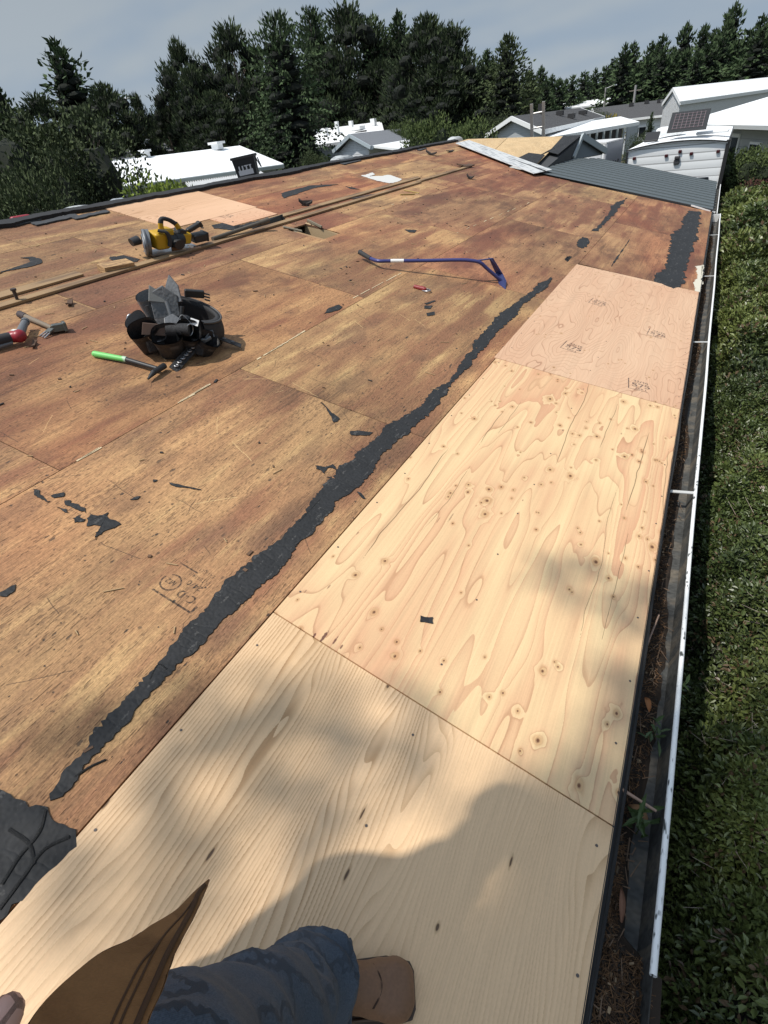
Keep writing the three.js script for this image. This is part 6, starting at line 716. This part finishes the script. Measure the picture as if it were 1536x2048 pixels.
{ // loose scraps
  const sc = (px, py, w, l, h, yaw, name, label, m, seed) => { const g = extrude(jagged([[-l / 2, -w / 2], [l / 2, -w / 2], [l / 2 * 0.9, w / 2], [-l / 2, w / 2 * 0.8]], w * 0.12, 0.03, seed), h); g.rotateX(-Math.PI / 2); const p = g.attributes.position; for (let i = 0; i < p.count; i++) p.setY(i, p.getY(i) + h * 1.6 * Math.pow(Math.abs(p.getX(i)) / (l / 2), 2)); g.computeVertexNormals(); const o = tag(part(scene, numbered(name), g, m), label, 'scrap'); onRoof(o, ...roofUZ(px, py), yaw, 0.004); return o; };
  const sh = std([0.045, 0.038, 0.034], 0.9), br = std([0.1, 0.06, 0.04], 0.9);
  sc(930, 334, 0.13, 0.36, 0.018, 1.2, 'shingle_scrap', 'curled brown shingle scrap at the far end of the batten', br, 1); sc(611, 411, 0.07, 0.16, 0.025, 0.6, 'shingle_scrap', 'curled dark shingle scrap right of the pale plywood patch', sh, 2); sc(862, 310, 0.08, 0.2, 0.025, 0.3, 'shingle_scrap', 'small dark shingle lump near the ridge, beyond the white residue', sh, 3);
  sc(940, 358, 0.06, 0.12, 0.022, 0.2, 'shingle_scrap', 'small dark shingle lump between batten and white valley flashing', sh, 4); sc(853, 1241, 0.032, 0.05, 0.002, 0.4, 'tar_paper_scrap', 'tiny black triangular tar paper scrap on the knotty new plywood', std([0.015, 0.015, 0.017], 0.7), 5); sc(900, 304, 0.05, 0.3, 0.012, 1.5, 'shingle_scrap', 'thin dark shingle strip lying beside the ridge felt', sh, 6);
  sc(68, 693, 0.025, 0.075, 0.008, 2.2, 'bark_chip', 'dark wood chip in front of the red power tool', br, 7); sc(140, 610, 0.03, 0.07, 0.008, 2.2, 'bark_chip', 'dark wood chip between hatchet and wood block', br, 8);
  const A = rp(707, 397, 0.012), B = rp(744, 389, 0.012); tag(part(scene, numbered('metal_strip'), bar(A, B, 0.07, 0.008, 0.002), std([0.06, 0.045, 0.04], 0.6)), 'dark rusty perforated metal strip along the middle batten', 'metal strip');
  const r = rng(321), pos = new THREE.InstancedMesh(new THREE.BoxGeometry(1, 1, 1), std(0xffffff, 0.9), 520), m = new THREE.Matrix4(), q = new THREE.Quaternion(), e = new THREE.Euler(); // splinters, nails and granules
  for (let i = 0; i < 520; i++) { const u = 1.25 + r() * 4.2, z = -0.5 + r() * 12.4; q.setFromEuler(e.set(0, r() * 6.28, 0)); q.premultiply(roofQ); const k = r(); m.compose(roofP(u, z, 0.004), q, k < 0.4 ? V(0.02 + r() * 0.05, 0.003, 0.003) : V(0.008 + r() * r() * 0.03, 0.005, 0.005 + r() * r() * 0.016)); pos.setMatrixAt(i, m); pos.setColorAt(i, new THREE.Color().setRGB(...(k < 0.4 ? [0.4, 0.28, 0.15] : k < 0.75 ? [0.13, 0.075, 0.045] : [0.03, 0.03, 0.032]))); }
  pos.name = 'roof_debris'; scene.add(shade(pos)); tag(pos, 'splinters, nails and granules strewn over the old deck', null, null, 'stuff');
  const nh = []; const rn = rng(5); for (const [u0, z0, z1] of [[0.03, -1.6, 6.3], [0.61, -1.6, 6.3], [1.19, -1.6, 6.3]]) for (let z = z0; z < z1; z += 0.3) nh.push(T(new THREE.CylinderGeometry(0.004, 0.004, 0.002, 7), -(u0 + (rn() - 0.5) * 0.02), 0.0045, -(z + (rn() - 0.5) * 0.06))); part(deck, 'nail_heads', nh, std([0.12, 0.1, 0.09], 0.5, { metalness: 0.4 })).userData.kind = 'stuff';
}
{ // black bucket standing past the ridge
  const c = V(-5.8, 3.78, -7.0), b = thing('bucket', 'black square bucket with white lettering standing past the ridge', 'bucket', c); b.rotation.y = 0.55; b.rotation.z = 0.08;
  const g = new THREE.CylinderGeometry(0.215, 0.165, 0.42, 4, 1, true); g.rotateY(Math.PI / 4); const body = g.toNonIndexed(); body.computeVertexNormals(); const inn = body.clone(); inn.scale(0.94, 1, 0.94); const btm = box(0.21, 0.01, 0.21, 0, -0.2, 0); part(b, 'bucket_body', [body, inn, btm].map((x) => T(x, 0, 0.2, 0)), std([0.014, 0.014, 0.016], 0.45));
  part(b, 'rim', [box(0.33, 0.03, 0.018, 0, 0.4, 0.15), box(0.33, 0.03, 0.018, 0, 0.4, -0.15), box(0.018, 0.03, 0.28, 0.155, 0.4, 0), box(0.018, 0.03, 0.28, -0.155, 0.4, 0)], std([0.02, 0.02, 0.022], 0.4)); part(b, 'handle', [tube([[0.17, 0.36, -0.1], [0.2, 0.25, 0], [0.17, 0.36, 0.1]], 0.008, 6)], K.grey);
  const cv = document.createElement('canvas'); cv.width = 256; cv.height = 256; const x = cv.getContext('2d'); x.fillStyle = '#101012'; x.fillRect(0, 0, 256, 256); x.fillStyle = '#b9b9bd'; x.fillRect(0, 120, 256, 100); x.font = 'bold 150px sans-serif'; x.textAlign = 'center'; x.fillText('UTI', 128, 140); const tx = new THREE.CanvasTexture(cv); tx.colorSpace = THREE.SRGBColorSpace;
  const lb = T(new THREE.PlaneGeometry(0.2, 0.15), 0, 0, 0, -0.085 * 0, 0, 0); lb.rotateX(0.085); part(b, 'printed_label', T(lb, 0, 0.25, 0.144), std(0xffffff, 0.5, { map: tx }));
}
{ // ladder leaning on the far side of the cross gable
  const a = atZ(1063, 208, -16.5), b = atZ(1087, 203, -16.5), d = V(0.0, -1, -0.26).multiplyScalar(a.y), l = thing('ladder', 'aluminium ladder rising behind the cross gable', 'ladder', a.clone().add(d)), o = (v) => v.clone().sub(l.position), al = std([0.42, 0.39, 0.36], 0.4, { metalness: 0.5 });
  part(l, 'rail', bar(o(a), o(a.clone().add(d)), 0.07, 0.035), al); part(l, 'rail', bar(o(b), o(b.clone().add(d)), 0.07, 0.035), al); for (let k = 0; k < 14; k++) { const s = 0.045 + k * 0.068, p = a.clone().addScaledVector(d, s), q = b.clone().addScaledVector(d, s); part(l, 'rung', rod(o(p), o(q), 0.02, 0.02, 8), std([0.6, 0.58, 0.55], 0.4, { metalness: 0.4 })); }
}
// ---------- the person taking the picture ----------
function smin(a, b, k) { const h = Math.max(k - Math.abs(a - b), 0) / k; return Math.min(a, b) - h * h * k * 0.25; }
const cap = (a, b, r0, r1) => { const d = b.clone().sub(a), L2 = d.lengthSq(); return (p) => { const x = p.x - a.x, y = p.y - a.y, z = p.z - a.z, t = Math.min(1, Math.max(0, (x * d.x + y * d.y + z * d.z) / L2)); return Math.hypot(x - d.x * t, y - d.y * t, z - d.z * t) - (r0 + (r1 - r0) * t); }; };
function sdfMesh(f, lo, hi, c) { // naive surface nets
  const n = [0, 1, 2].map((i) => Math.ceil((hi.getComponent(i) - lo.getComponent(i)) / c) + 1), [nx, ny, nz] = n, S = new Float32Array(nx * ny * nz), p = V(0, 0, 0), id = (i, j, k) => (k * ny + j) * nx + i;
  for (let k = 0; k < nz; k++) for (let j = 0; j < ny; j++) for (let i = 0; i < nx; i++) { p.set(lo.x + i * c, lo.y + j * c, lo.z + k * c); S[id(i, j, k)] = f(p); }
  const vi = new Int32Array(S.length).fill(-1), P = [], I = [];
  for (let k = 0; k < nz - 1; k++) for (let j = 0; j < ny - 1; j++) for (let i = 0; i < nx - 1; i++) { let m = 0, cx = 0, cy = 0, cz = 0, e = 0; const v = []; for (let q = 0; q < 8; q++) { const s = S[id(i + (q & 1), j + ((q >> 1) & 1), k + (q >> 2))]; v.push(s); if (s < 0) m++; } if (m === 0 || m === 8) continue; for (let q = 0; q < 8; q++) for (const b of [1, 2, 4]) if (!(q & b)) { const w = q | b; if ((v[q] < 0) !== (v[w] < 0)) { const t = v[q] / (v[q] - v[w]); cx += (q & 1) + (b === 1 ? t : 0); cy += ((q >> 1) & 1) + (b === 2 ? t : 0); cz += (q >> 2) + (b === 4 ? t : 0); e++; } } vi[id(i, j, k)] = P.length / 3; P.push(lo.x + (i + cx / e) * c, lo.y + (j + cy / e) * c, lo.z + (k + cz / e) * c); }
  const fq = (a, b, d, e, s) => { if (a < 0 || b < 0 || d < 0 || e < 0) return; s ? I.push(a, b, d, a, d, e) : I.push(a, d, b, a, e, d); };
  for (let k = 1; k < nz - 1; k++) for (let j = 1; j < ny - 1; j++) for (let i = 1; i < nx - 1; i++) { const s = S[id(i, j, k)] < 0; if (s !== S[id(i + 1, j, k)] < 0) fq(vi[id(i, j - 1, k - 1)], vi[id(i, j, k - 1)], vi[id(i, j, k)], vi[id(i, j - 1, k)], s); if (s !== S[id(i, j + 1, k)] < 0) fq(vi[id(i - 1, j, k - 1)], vi[id(i - 1, j, k)], vi[id(i, j, k)], vi[id(i, j, k - 1)], s); if (s !== S[id(i, j, k + 1)] < 0) fq(vi[id(i - 1, j - 1, k)], vi[id(i, j - 1, k)], vi[id(i, j, k)], vi[id(i - 1, j, k)], s); }
  const g = new THREE.BufferGeometry(); g.setAttribute('position', new THREE.BufferAttribute(new Float32Array(P), 3)); g.setIndex(I); g.computeVertexNormals(); return g;
}
const union = (fs, k) => (p) => { let d = 1e9; for (const f of fs) d = smin(d, f(p), k); return d; };
function boxUV(g, s = 1) { const p = g.attributes.position, n = g.attributes.normal, u = new Float32Array(p.count * 2); for (let i = 0; i < p.count; i++) { const ax = Math.abs(n.getX(i)), ay = Math.abs(n.getY(i)), az = Math.abs(n.getZ(i)); u[2 * i] = (ax > ay && ax > az ? p.getZ(i) : p.getX(i)) * s; u[2 * i + 1] = (ay > ax && ay > az ? p.getZ(i) : p.getY(i)) * s; } g.setAttribute('uv', new THREE.BufferAttribute(u, 2)); return g; }
{
  const me = thing('person', 'person in blue jeans, brown work jacket and brown boots standing on the new plywood', 'person', rp(700, 1990)), B = me.position.clone(), o = (v) => v.clone().sub(B);
  const toe = rp(824, 1982), heel0 = rp(640, 1985), dir = toe.clone().sub(heel0).normalize(), n = RN.clone(), side = n.clone().cross(dir).normalize();
  const ank = toe.clone().addScaledVector(dir, -0.215).addScaledVector(n, 0.11), knee = along(330, 2175, 0.93), hip = V(-0.70, 3.6, 0.45), hip2 = V(-0.94, 3.64, 0.32), ank2 = roofP(1.05, -0.42, 0.11), knee2 = V(-0.83, 3.28, 0.24);
  const chest = V(-0.93, 4.05, 0.22), neck = V(-0.9, 4.27, 0.1), head = V(-0.86, 4.45, -0.02), shR = V(-0.68, 4.1, 0.28), shL = V(-1.0, 4.07, 0.18);
  const elR = V(-0.5, 3.84, 0.3), wrR = EYE.clone().add(V(0.0, -0.09, 0.22)), hl = EYE.clone().addScaledVector(camX, -0.194).addScaledVector(camY, -0.262).addScaledVector(camZ, -0.225);
  const denimT = tex(512, 512, (i, j) => { const w = N(i * 256, j * 256) * 0.5 + (((i * 256 + j * 256) % 2) < 1 ? 0.2 : -0.2), f = fbm(i * 5, j * 5, 4); const c = mix3([0.036, 0.05, 0.072], [0.088, 0.112, 0.145], sm(-1.5, 1.7, f * 0.5 + 0.9 * w)); return [c[0] * (1 + 0.2 * w), c[1] * (1 + 0.2 * w), c[2] * (1 + 0.2 * w), 0.5 + 0.4 * w]; });
  const denim = std(0xffffff, 0.85, { map: denimT.map, bumpMap: denimT.bump, bumpScale: 0.0015 });
  const duckT = tex(512, 512, (i, j) => { const w = N(i * 220, j * 220) * 0.5, f = fbm(i * 4, j * 4, 4); const c = mix3([0.135, 0.062, 0.018], [0.21, 0.105, 0.036], sm(-0.4, 0.4, f)); return [c[0] * (1 + 0.18 * w), c[1] * (1 + 0.18 * w), c[2] * (1 + 0.18 * w), 0.5 + 0.4 * w + 0.3 * f]; });
  const duck = std(0xffffff, 0.85, { map: duckT.map, bumpMap: duckT.bump, bumpScale: 0.0008 }), skinT = tex(256, 256, (i, j) => { const f = fbm(i * 9, j * 9, 4), k = 1 + 0.14 * f; return [0.55 * k, 0.32 * k, 0.25 * k, 0.5 + 0.4 * N(i * 70, j * 70)]; }), skin = std(0xffffff, 0.5, { map: skinT.map, bumpMap: skinT.bump, bumpScale: 0.0006 });
  // skin: head, neck, arms and both hands, one surface per grid joined into one mesh
  const fingers = (w, ax, ay, az, s, curl) => { const F = [], P = (x, y, z) => w.clone().addScaledVector(ax, x * s).addScaledVector(ay, y).addScaledVector(az, z); F.push(cap(P(0, 0, 0), P(0, 0.045, 0), 0.026, 0.03), cap(P(-0.024, 0.05, 0), P(-0.03, 0.085, 0), 0.017, 0.013), cap(P(0.022, 0.05, 0), P(0.028, 0.08, 0), 0.017, 0.013), cap(P(0, 0.04, 0), P(0, 0.088, 0), 0.022, 0.014)); const fx = [-0.031, -0.01, 0.011, 0.031], ln = [0.072, 0.082, 0.076, 0.06]; const fs = fx.map((x, i) => { const b = P(x, 0.088, 0), l = ln[i], m1 = P(x * 1.12, 0.088 + l * 0.42, curl * 0.012), m2 = P(x * 1.16, 0.088 + l * 0.74, curl * 0.032), e = P(x * 1.18, 0.088 + l * 0.92, curl * 0.052); const q = [cap(b, m1, 0.0098, 0.0092), cap(m1, m2, 0.0092, 0.0086), cap(m2, e, 0.0086, 0.0075)]; return union(q, 0.004); }); const th = union([cap(P(-0.022, 0.02, 0.006), P(-0.055, 0.055, 0.02), 0.017, 0.0125), cap(P(-0.055, 0.055, 0.02), P(-0.064, 0.1, 0.03), 0.0125, 0.009)], 0.008); const palm = union(F, 0.03), pt = (p) => smin(palm(p), th(p), 0.012); return (p) => { let d = pt(p); for (const f of fs) d = smin(d, f(p), 0.006); return d; }; };
  const hsx = camX.clone(), hsy = camY.clone().multiplyScalar(0.95).addScaledVector(camX, 0.18).normalize(), hsz = hsx.clone().cross(hsy).normalize(), hsx2 = hsy.clone().cross(hsz).normalize();
  const wrL = hl.clone().addScaledVector(hsy, -0.125), handL = fingers(wrL, hsx2, hsy, hsz.clone(), 1, -0.5);
  const ry = V(0.02, 0.75, -0.25).normalize(), rx = V(0.9, 0.0, 0.05).normalize(), rz = rx.clone().cross(ry).normalize(), handR = fingers(wrR, rx, ry, rz, 1, 0.9);
  const elL = V(-0.78, 3.78, 0.2), armL = cap(elL, wrL, 0.042, 0.028), armR = cap(elR, wrR, 0.042, 0.028);
  const face = V(0.62, -0.12, -0.55).normalize(), fu = V(0, 1, 0), fs = face.clone().cross(fu).normalize(), hp = (a, b, c) => head.clone().addScaledVector(face, a).addScaledVector(fu, b).addScaledVector(fs, c);
  const headF = union([cap(hp(-0.015, 0.03, 0), hp(0.01, 0.02, 0), 0.088, 0.085), cap(hp(0.03, -0.06, 0), hp(0.055, -0.085, 0), 0.052, 0.034), cap(hp(0.095, 0.0, 0), hp(0.112, -0.03, 0), 0.009, 0.014), cap(hp(0.09, -0.065, -0.02), hp(0.09, -0.065, 0.02), 0.01, 0.01), cap(hp(-0.0, -0.01, 0.084), hp(-0.005, 0.025, 0.09), 0.012, 0.016), cap(hp(-0.0, -0.01, -0.084), hp(-0.005, 0.025, -0.09), 0.012, 0.016), cap(neck, hp(-0.01, -0.05, 0), 0.06, 0.058), cap(neck, chest, 0.058, 0.1)], 0.02);
  const grid = (f, c, pts, pad) => { const b = new THREE.Box3().setFromPoints(pts).expandByScalar(pad); return boxUV(prep(sdfMesh(f, b.min, b.max, c)), 3); };
  const bodyGeo = mergeGeometries([grid(union([headF, cap(chest, shR, 0.1, 0.06), cap(chest, shL, 0.1, 0.06), cap(shR, elR, 0.05, 0.042), cap(shL, elL, 0.05, 0.042)], 0.04), 0.012, [head, chest, shR, shL, elR, elL], 0.15), grid((p) => smin(handL(p), armL(p), 0.02), 0.0035, [wrL, wrL.clone().addScaledVector(hsy, 0.18), wrL.clone().lerp(elL, 0.2)], 0.06), grid((p) => smin(handR(p), armR(p), 0.02), 0.005, [wrR, wrR.clone().addScaledVector(ry, 0.18)], 0.06), grid(union([armL, armR], 0.01), 0.012, [elL, elR, wrL, wrR], 0.06)]);
  bodyGeo.translate(-B.x, -B.y, -B.z); part(me, 'body', bodyGeo, skin);
  part(me, 'hair', [T(new THREE.SphereGeometry(0.1, 20, 14, 0, Math.PI * 2, 0, 1.75), o(head).x - 0.012, o(head).y + 0.03, o(head).z + 0.012)], std([0.03, 0.02, 0.014], 0.8));
  for (const s of [-1, 1]) { const e = o(hp(0.078, 0.008, s * 0.033)); part(me, 'eye', T(new THREE.SphereGeometry(0.012, 12, 8), e.x, e.y, e.z), std([0.6, 0.58, 0.55], 0.2)); }
  // jeans with folds bunching at the ankle
  const legF = (a, k, h) => { const q = [cap(a, k, 0.079, 0.092), cap(k, h, 0.095, 0.115)]; return union(q, 0.05); }, cuff = ank.clone().addScaledVector(dir, 0.055).addScaledVector(n, -0.045);
  const legD = knee.clone().sub(ank).normalize();
  const jf = (p) => { let d = union([legF(ank, knee, hip), cap(cuff, ank, 0.07, 0.08), legF(ank2, knee2, hip2), cap(hip, hip2, 0.14, 0.14), cap(hip.clone().lerp(hip2, 0.5), V(-0.89, 3.82, 0.23), 0.16, 0.16)], 0.05)(p); const t = (p.x - ank.x) * legD.x + (p.y - ank.y) * legD.y + (p.z - ank.z) * legD.z; const w = Math.exp(-t * t / 0.05); d += 0.012 * w * Math.sin(t * 52 + 6 * N(p.x * 8, p.z * 8 + p.y * 6)) + 0.011 * N(p.x * 14 + t * 20, p.z * 14 + p.y * 9) + 0.004 * N(p.x * 33, p.z * 33 + p.y * 20); const e = (p.x - cuff.x) * dir.x + (p.y - cuff.y) * dir.y + (p.z - cuff.z) * dir.z - 0.03 + 5 * Math.pow((p.x - cuff.x) * side.x + (p.y - cuff.y) * side.y + (p.z - cuff.z) * side.z, 2) + 0.006 * N(p.x * 30, p.z * 30); return Math.max(d, e, 0.012 - ((p.x - B.x) * n.x + (p.y - B.y) * n.y + (p.z - B.z) * n.z)); };
  const jg = grid(jf, 0.01, [ank, cuff, knee, hip, hip2, ank2, knee2], 0.14); jg.translate(-B.x, -B.y, -B.z); part(me, 'jeans', jg, denim);
  { // hem band at the cuff
    const c = o(cuff.clone().addScaledVector(dir, 0.014)), r = []; const up2 = n.clone(); for (let i = 0; i <= 24; i++) { const a = i / 24 * Math.PI * 2, R = 0.073 + 0.004 * Math.sin(a * 5); const q = c.clone().addScaledVector(side, Math.cos(a) * R).addScaledVector(up2, Math.max(-0.045, Math.sin(a) * R)); r.push(q); } part(me, 'hem', tube(r, 0.006, 6, 60), denim);
  }
  // jacket
  const jk = (p) => union([cap(V(-0.89, 3.74, 0.24), chest, 0.17, 0.17), cap(chest, shR, 0.15, 0.085), cap(chest, shL, 0.15, 0.085), cap(shR, elR, 0.078, 0.066), cap(elR, wrR.clone().lerp(elR, 0.16), 0.062, 0.048), cap(shL, elL, 0.078, 0.066), cap(elL, wrL.clone().lerp(elL, 0.2), 0.062, 0.046), cap(chest, neck, 0.12, 0.078)], 0.05)(p) + 0.006 * N(p.x * 13, p.y * 13 + p.z * 11);
  const jkg = grid(jk, 0.014, [V(-0.89, 3.74, 0.24), chest, shR, shL, elR, elL, wrR, wrL, neck], 0.2); jkg.translate(-B.x, -B.y, -B.z); part(me, 'jacket', jkg, duck);
  // the loose front corner of the jacket, hanging towards the roof: edge curves in the photo, with real cloth thickness
  const le = [[-60, 2300, 0.5], [20, 2120, 0.55], [75, 2018, 0.6], [180, 1922, 0.66], [262, 1878, 0.7], [300, 1852, 0.73], [345, 1826, 0.77], [385, 1786, 0.81], [414, 1761, 0.84]], re = [[230, 2260, 0.54], [268, 2130, 0.58], [292, 2048, 0.62], [322, 1975, 0.66], [350, 1908, 0.7], [375, 1858, 0.74], [395, 1818, 0.78], [409, 1785, 0.81], [417, 1762, 0.84]];
  const P3 = (e) => o(along(...e)), rows = le.length, cols = 14, fp = [], fi = [], fuv = [], nn = camZ.clone().addScaledVector(camY, 0.35).normalize();
  const lc = new THREE.CatmullRomCurve3(le.map(P3)), rc = new THREE.CatmullRomCurve3(re.map(P3)), NR = 48;
  for (let s = 0; s < 2; s++) for (let i = 0; i <= NR; i++) for (let j = 0; j <= cols; j++) { const a = lc.getPoint(i / NR), b = rc.getPoint(i / NR), t = j / cols, q = a.clone().lerp(b, t), wv = a.distanceTo(b); q.addScaledVector(nn, 0.16 * wv * Math.sin(t * Math.PI) * 0.7 + 0.006 * N(i * 0.22, j * 0.35) * Math.min(1, wv * 20) + 0.004 * N(i * 0.7 + 9, j * 0.8) * Math.min(1, wv * 20) - (s ? 0.006 : 0)); fp.push(q.x, q.y, q.z); fuv.push(t * wv * 3, i / NR * 2); }
  const fid = (s, i, j) => s * (NR + 1) * (cols + 1) + i * (cols + 1) + j; for (let i = 0; i < NR; i++) { for (let j = 0; j < cols; j++) { fi.push(fid(0, i, j), fid(0, i, j + 1), fid(0, i + 1, j), fid(0, i + 1, j), fid(0, i, j + 1), fid(0, i + 1, j + 1), fid(1, i, j), fid(1, i + 1, j), fid(1, i, j + 1), fid(1, i + 1, j), fid(1, i + 1, j + 1), fid(1, i, j + 1)); } for (const j of [0, cols]) { const q = [fid(0, i, j), fid(0, i + 1, j), fid(1, i, j), fid(1, i + 1, j)]; fi.push(q[0], q[1], q[2], q[1], q[3], q[2]); } }
  const fg = new THREE.BufferGeometry(); fg.setAttribute('position', new THREE.BufferAttribute(new Float32Array(fp), 3)); fg.setAttribute('uv', new THREE.BufferAttribute(new Float32Array(fuv), 2)); fg.setIndex(fi); fg.computeVertexNormals(); const fl = part(me, 'jacket_front', fg, duck);
  const sm2 = std([0.05, 0.022, 0.008], 0.8); for (const off of [0.006, 0.018, 0.024]) { const pts = []; for (let i = 0; i <= NR - 2; i += 2) { const a = lc.getPoint(i / NR), b = rc.getPoint(i / NR), wv = a.distanceTo(b), q = b.clone().lerp(a, Math.min(0.45, off / Math.max(wv, 0.01))); q.addScaledVector(nn, 0.16 * wv * Math.sin((1 - Math.min(0.45, off / Math.max(wv, 0.01))) * Math.PI) * 0.7 + 0.0022); pts.push(q); } part(fl, 'seam', tube(pts, off < 0.01 ? 0.003 : 0.0012, 5, 60), sm2); }
  // boots: square toe, welt, shaft
  const bootT = tex(256, 256, (i, j) => { const f = fbm(i * 10, j * 10, 4), k = 1 + 0.08 * f + 0.1 * N(i * 100, j * 100); return [0.19 * k, 0.1 * k, 0.055 * k, 0.5]; }), bm = std(0xffffff, 0.55, { map: bootT.map });
  const boot = (T0, d, s) => { const q = (a, c, h) => T0.clone().addScaledVector(d, -a).addScaledVector(s, c).addScaledVector(n, h); const bf = union([cap(q(0.042, -0.021, 0.034), q(0.042, 0.021, 0.034), 0.031, 0.031), cap(q(0.027, -0.022, 0.026), q(0.027, 0.022, 0.026), 0.022, 0.022), cap(q(0.08, -0.015, 0.042), q(0.08, 0.015, 0.042), 0.036, 0.036), cap(q(0.13, 0, 0.06), q(0.2, 0, 0.09), 0.045, 0.048), cap(q(0.21, 0, 0.04), q(0.26, 0, 0.04), 0.038, 0.036), cap(q(0.215, 0, 0.1), q(0.22, 0, 0.15), 0.046, 0.042)], 0.03), ff = (p) => Math.max(bf(p) + 0.0015 * N(p.x * 60, p.z * 60), 0.012 - ((p.x - T0.x) * n.x + (p.y - T0.y) * n.y + (p.z - T0.z) * n.z)); const g = grid(ff, 0.006, [q(0, 0, 0), q(0.29, 0, 0.2), q(0.1, 0.05, 0), q(0.1, -0.05, 0)], 0.05); g.translate(-B.x, -B.y, -B.z); const bt = part(me, 'boot', g, bm);
    const so = [[0.008, -0.045], [0.0, -0.03], [0.0, 0.03], [0.008, 0.045], [0.06, 0.055], [0.12, 0.05], [0.18, 0.04], [0.27, 0.04], [0.295, 0.02], [0.295, -0.02], [0.27, -0.04], [0.18, -0.04], [0.12, -0.05], [0.06, -0.055]], sg = extrude(so.map(([a, c]) => [a - 0.003, c * 1.04]), 0.012, 0.002), mm = new THREE.Matrix4().makeBasis(d.clone().negate(), d.clone().negate().cross(n).negate(), n); sg.applyMatrix4(mm); const oo = o(T0); sg.translate(oo.x, oo.y + 0.003, oo.z); part(bt, 'sole', sg, std([0.06, 0.04, 0.028], 0.7));
    for (const dd of [0.052, 0.058]) { const sl = []; for (let i = 0; i <= 10; i++) { const c = -0.036 + 0.0072 * i; let h = 0.12; const at = (hh) => q(0.075 + dd * 0.4 - 0.02 * Math.cos(c * 40), c, hh); while (h > 0.02 && bf(at(h)) > 0) h -= 0.001; sl.push(o(at(h + 0.0005))); } part(bt, 'stitching', tube(sl, 0.0011, 5, 30), std([0.05, 0.025, 0.014], 0.8)); }
    const stc = []; for (const [a, c] of [[0.15, -0.05], [0.09, -0.047], [0.055, -0.05], [0.02, -0.046], [0.012, -0.03], [0.012, 0.03], [0.02, 0.046], [0.055, 0.05], [0.09, 0.047], [0.15, 0.05]]) stc.push(o(q(a, c, 0.019))); part(bt, 'welt', tube(stc, 0.0035, 5, 40), std([0.09, 0.055, 0.033], 0.6)); };
  boot(toe, dir, side); const d2 = V(-0.25, 0.0, -0.95); d2.addScaledVector(n, -d2.dot(n)).normalize(); boot(ank2.clone().addScaledVector(n, -0.11).addScaledVector(d2, 0.215), d2, n.clone().cross(d2).normalize());
  // phone held in the right hand, just behind the lens
  const ph = thing('phone', 'black smartphone held up by the person on the roof', 'phone', EYE.clone().addScaledVector(camZ, 0.012)); ph.quaternion.copy(camera.quaternion); part(ph, 'phone_body', rbox(0.074, 0.15, 0.008, 0.0035, 0.022, -0.062, 0), K.black); part(ph, 'lens_ring', T(new THREE.TorusGeometry(0.008, 0.0015, 8, 20), 0, 0, -0.005), K.steel);
}
renderer.render(scene, camera);
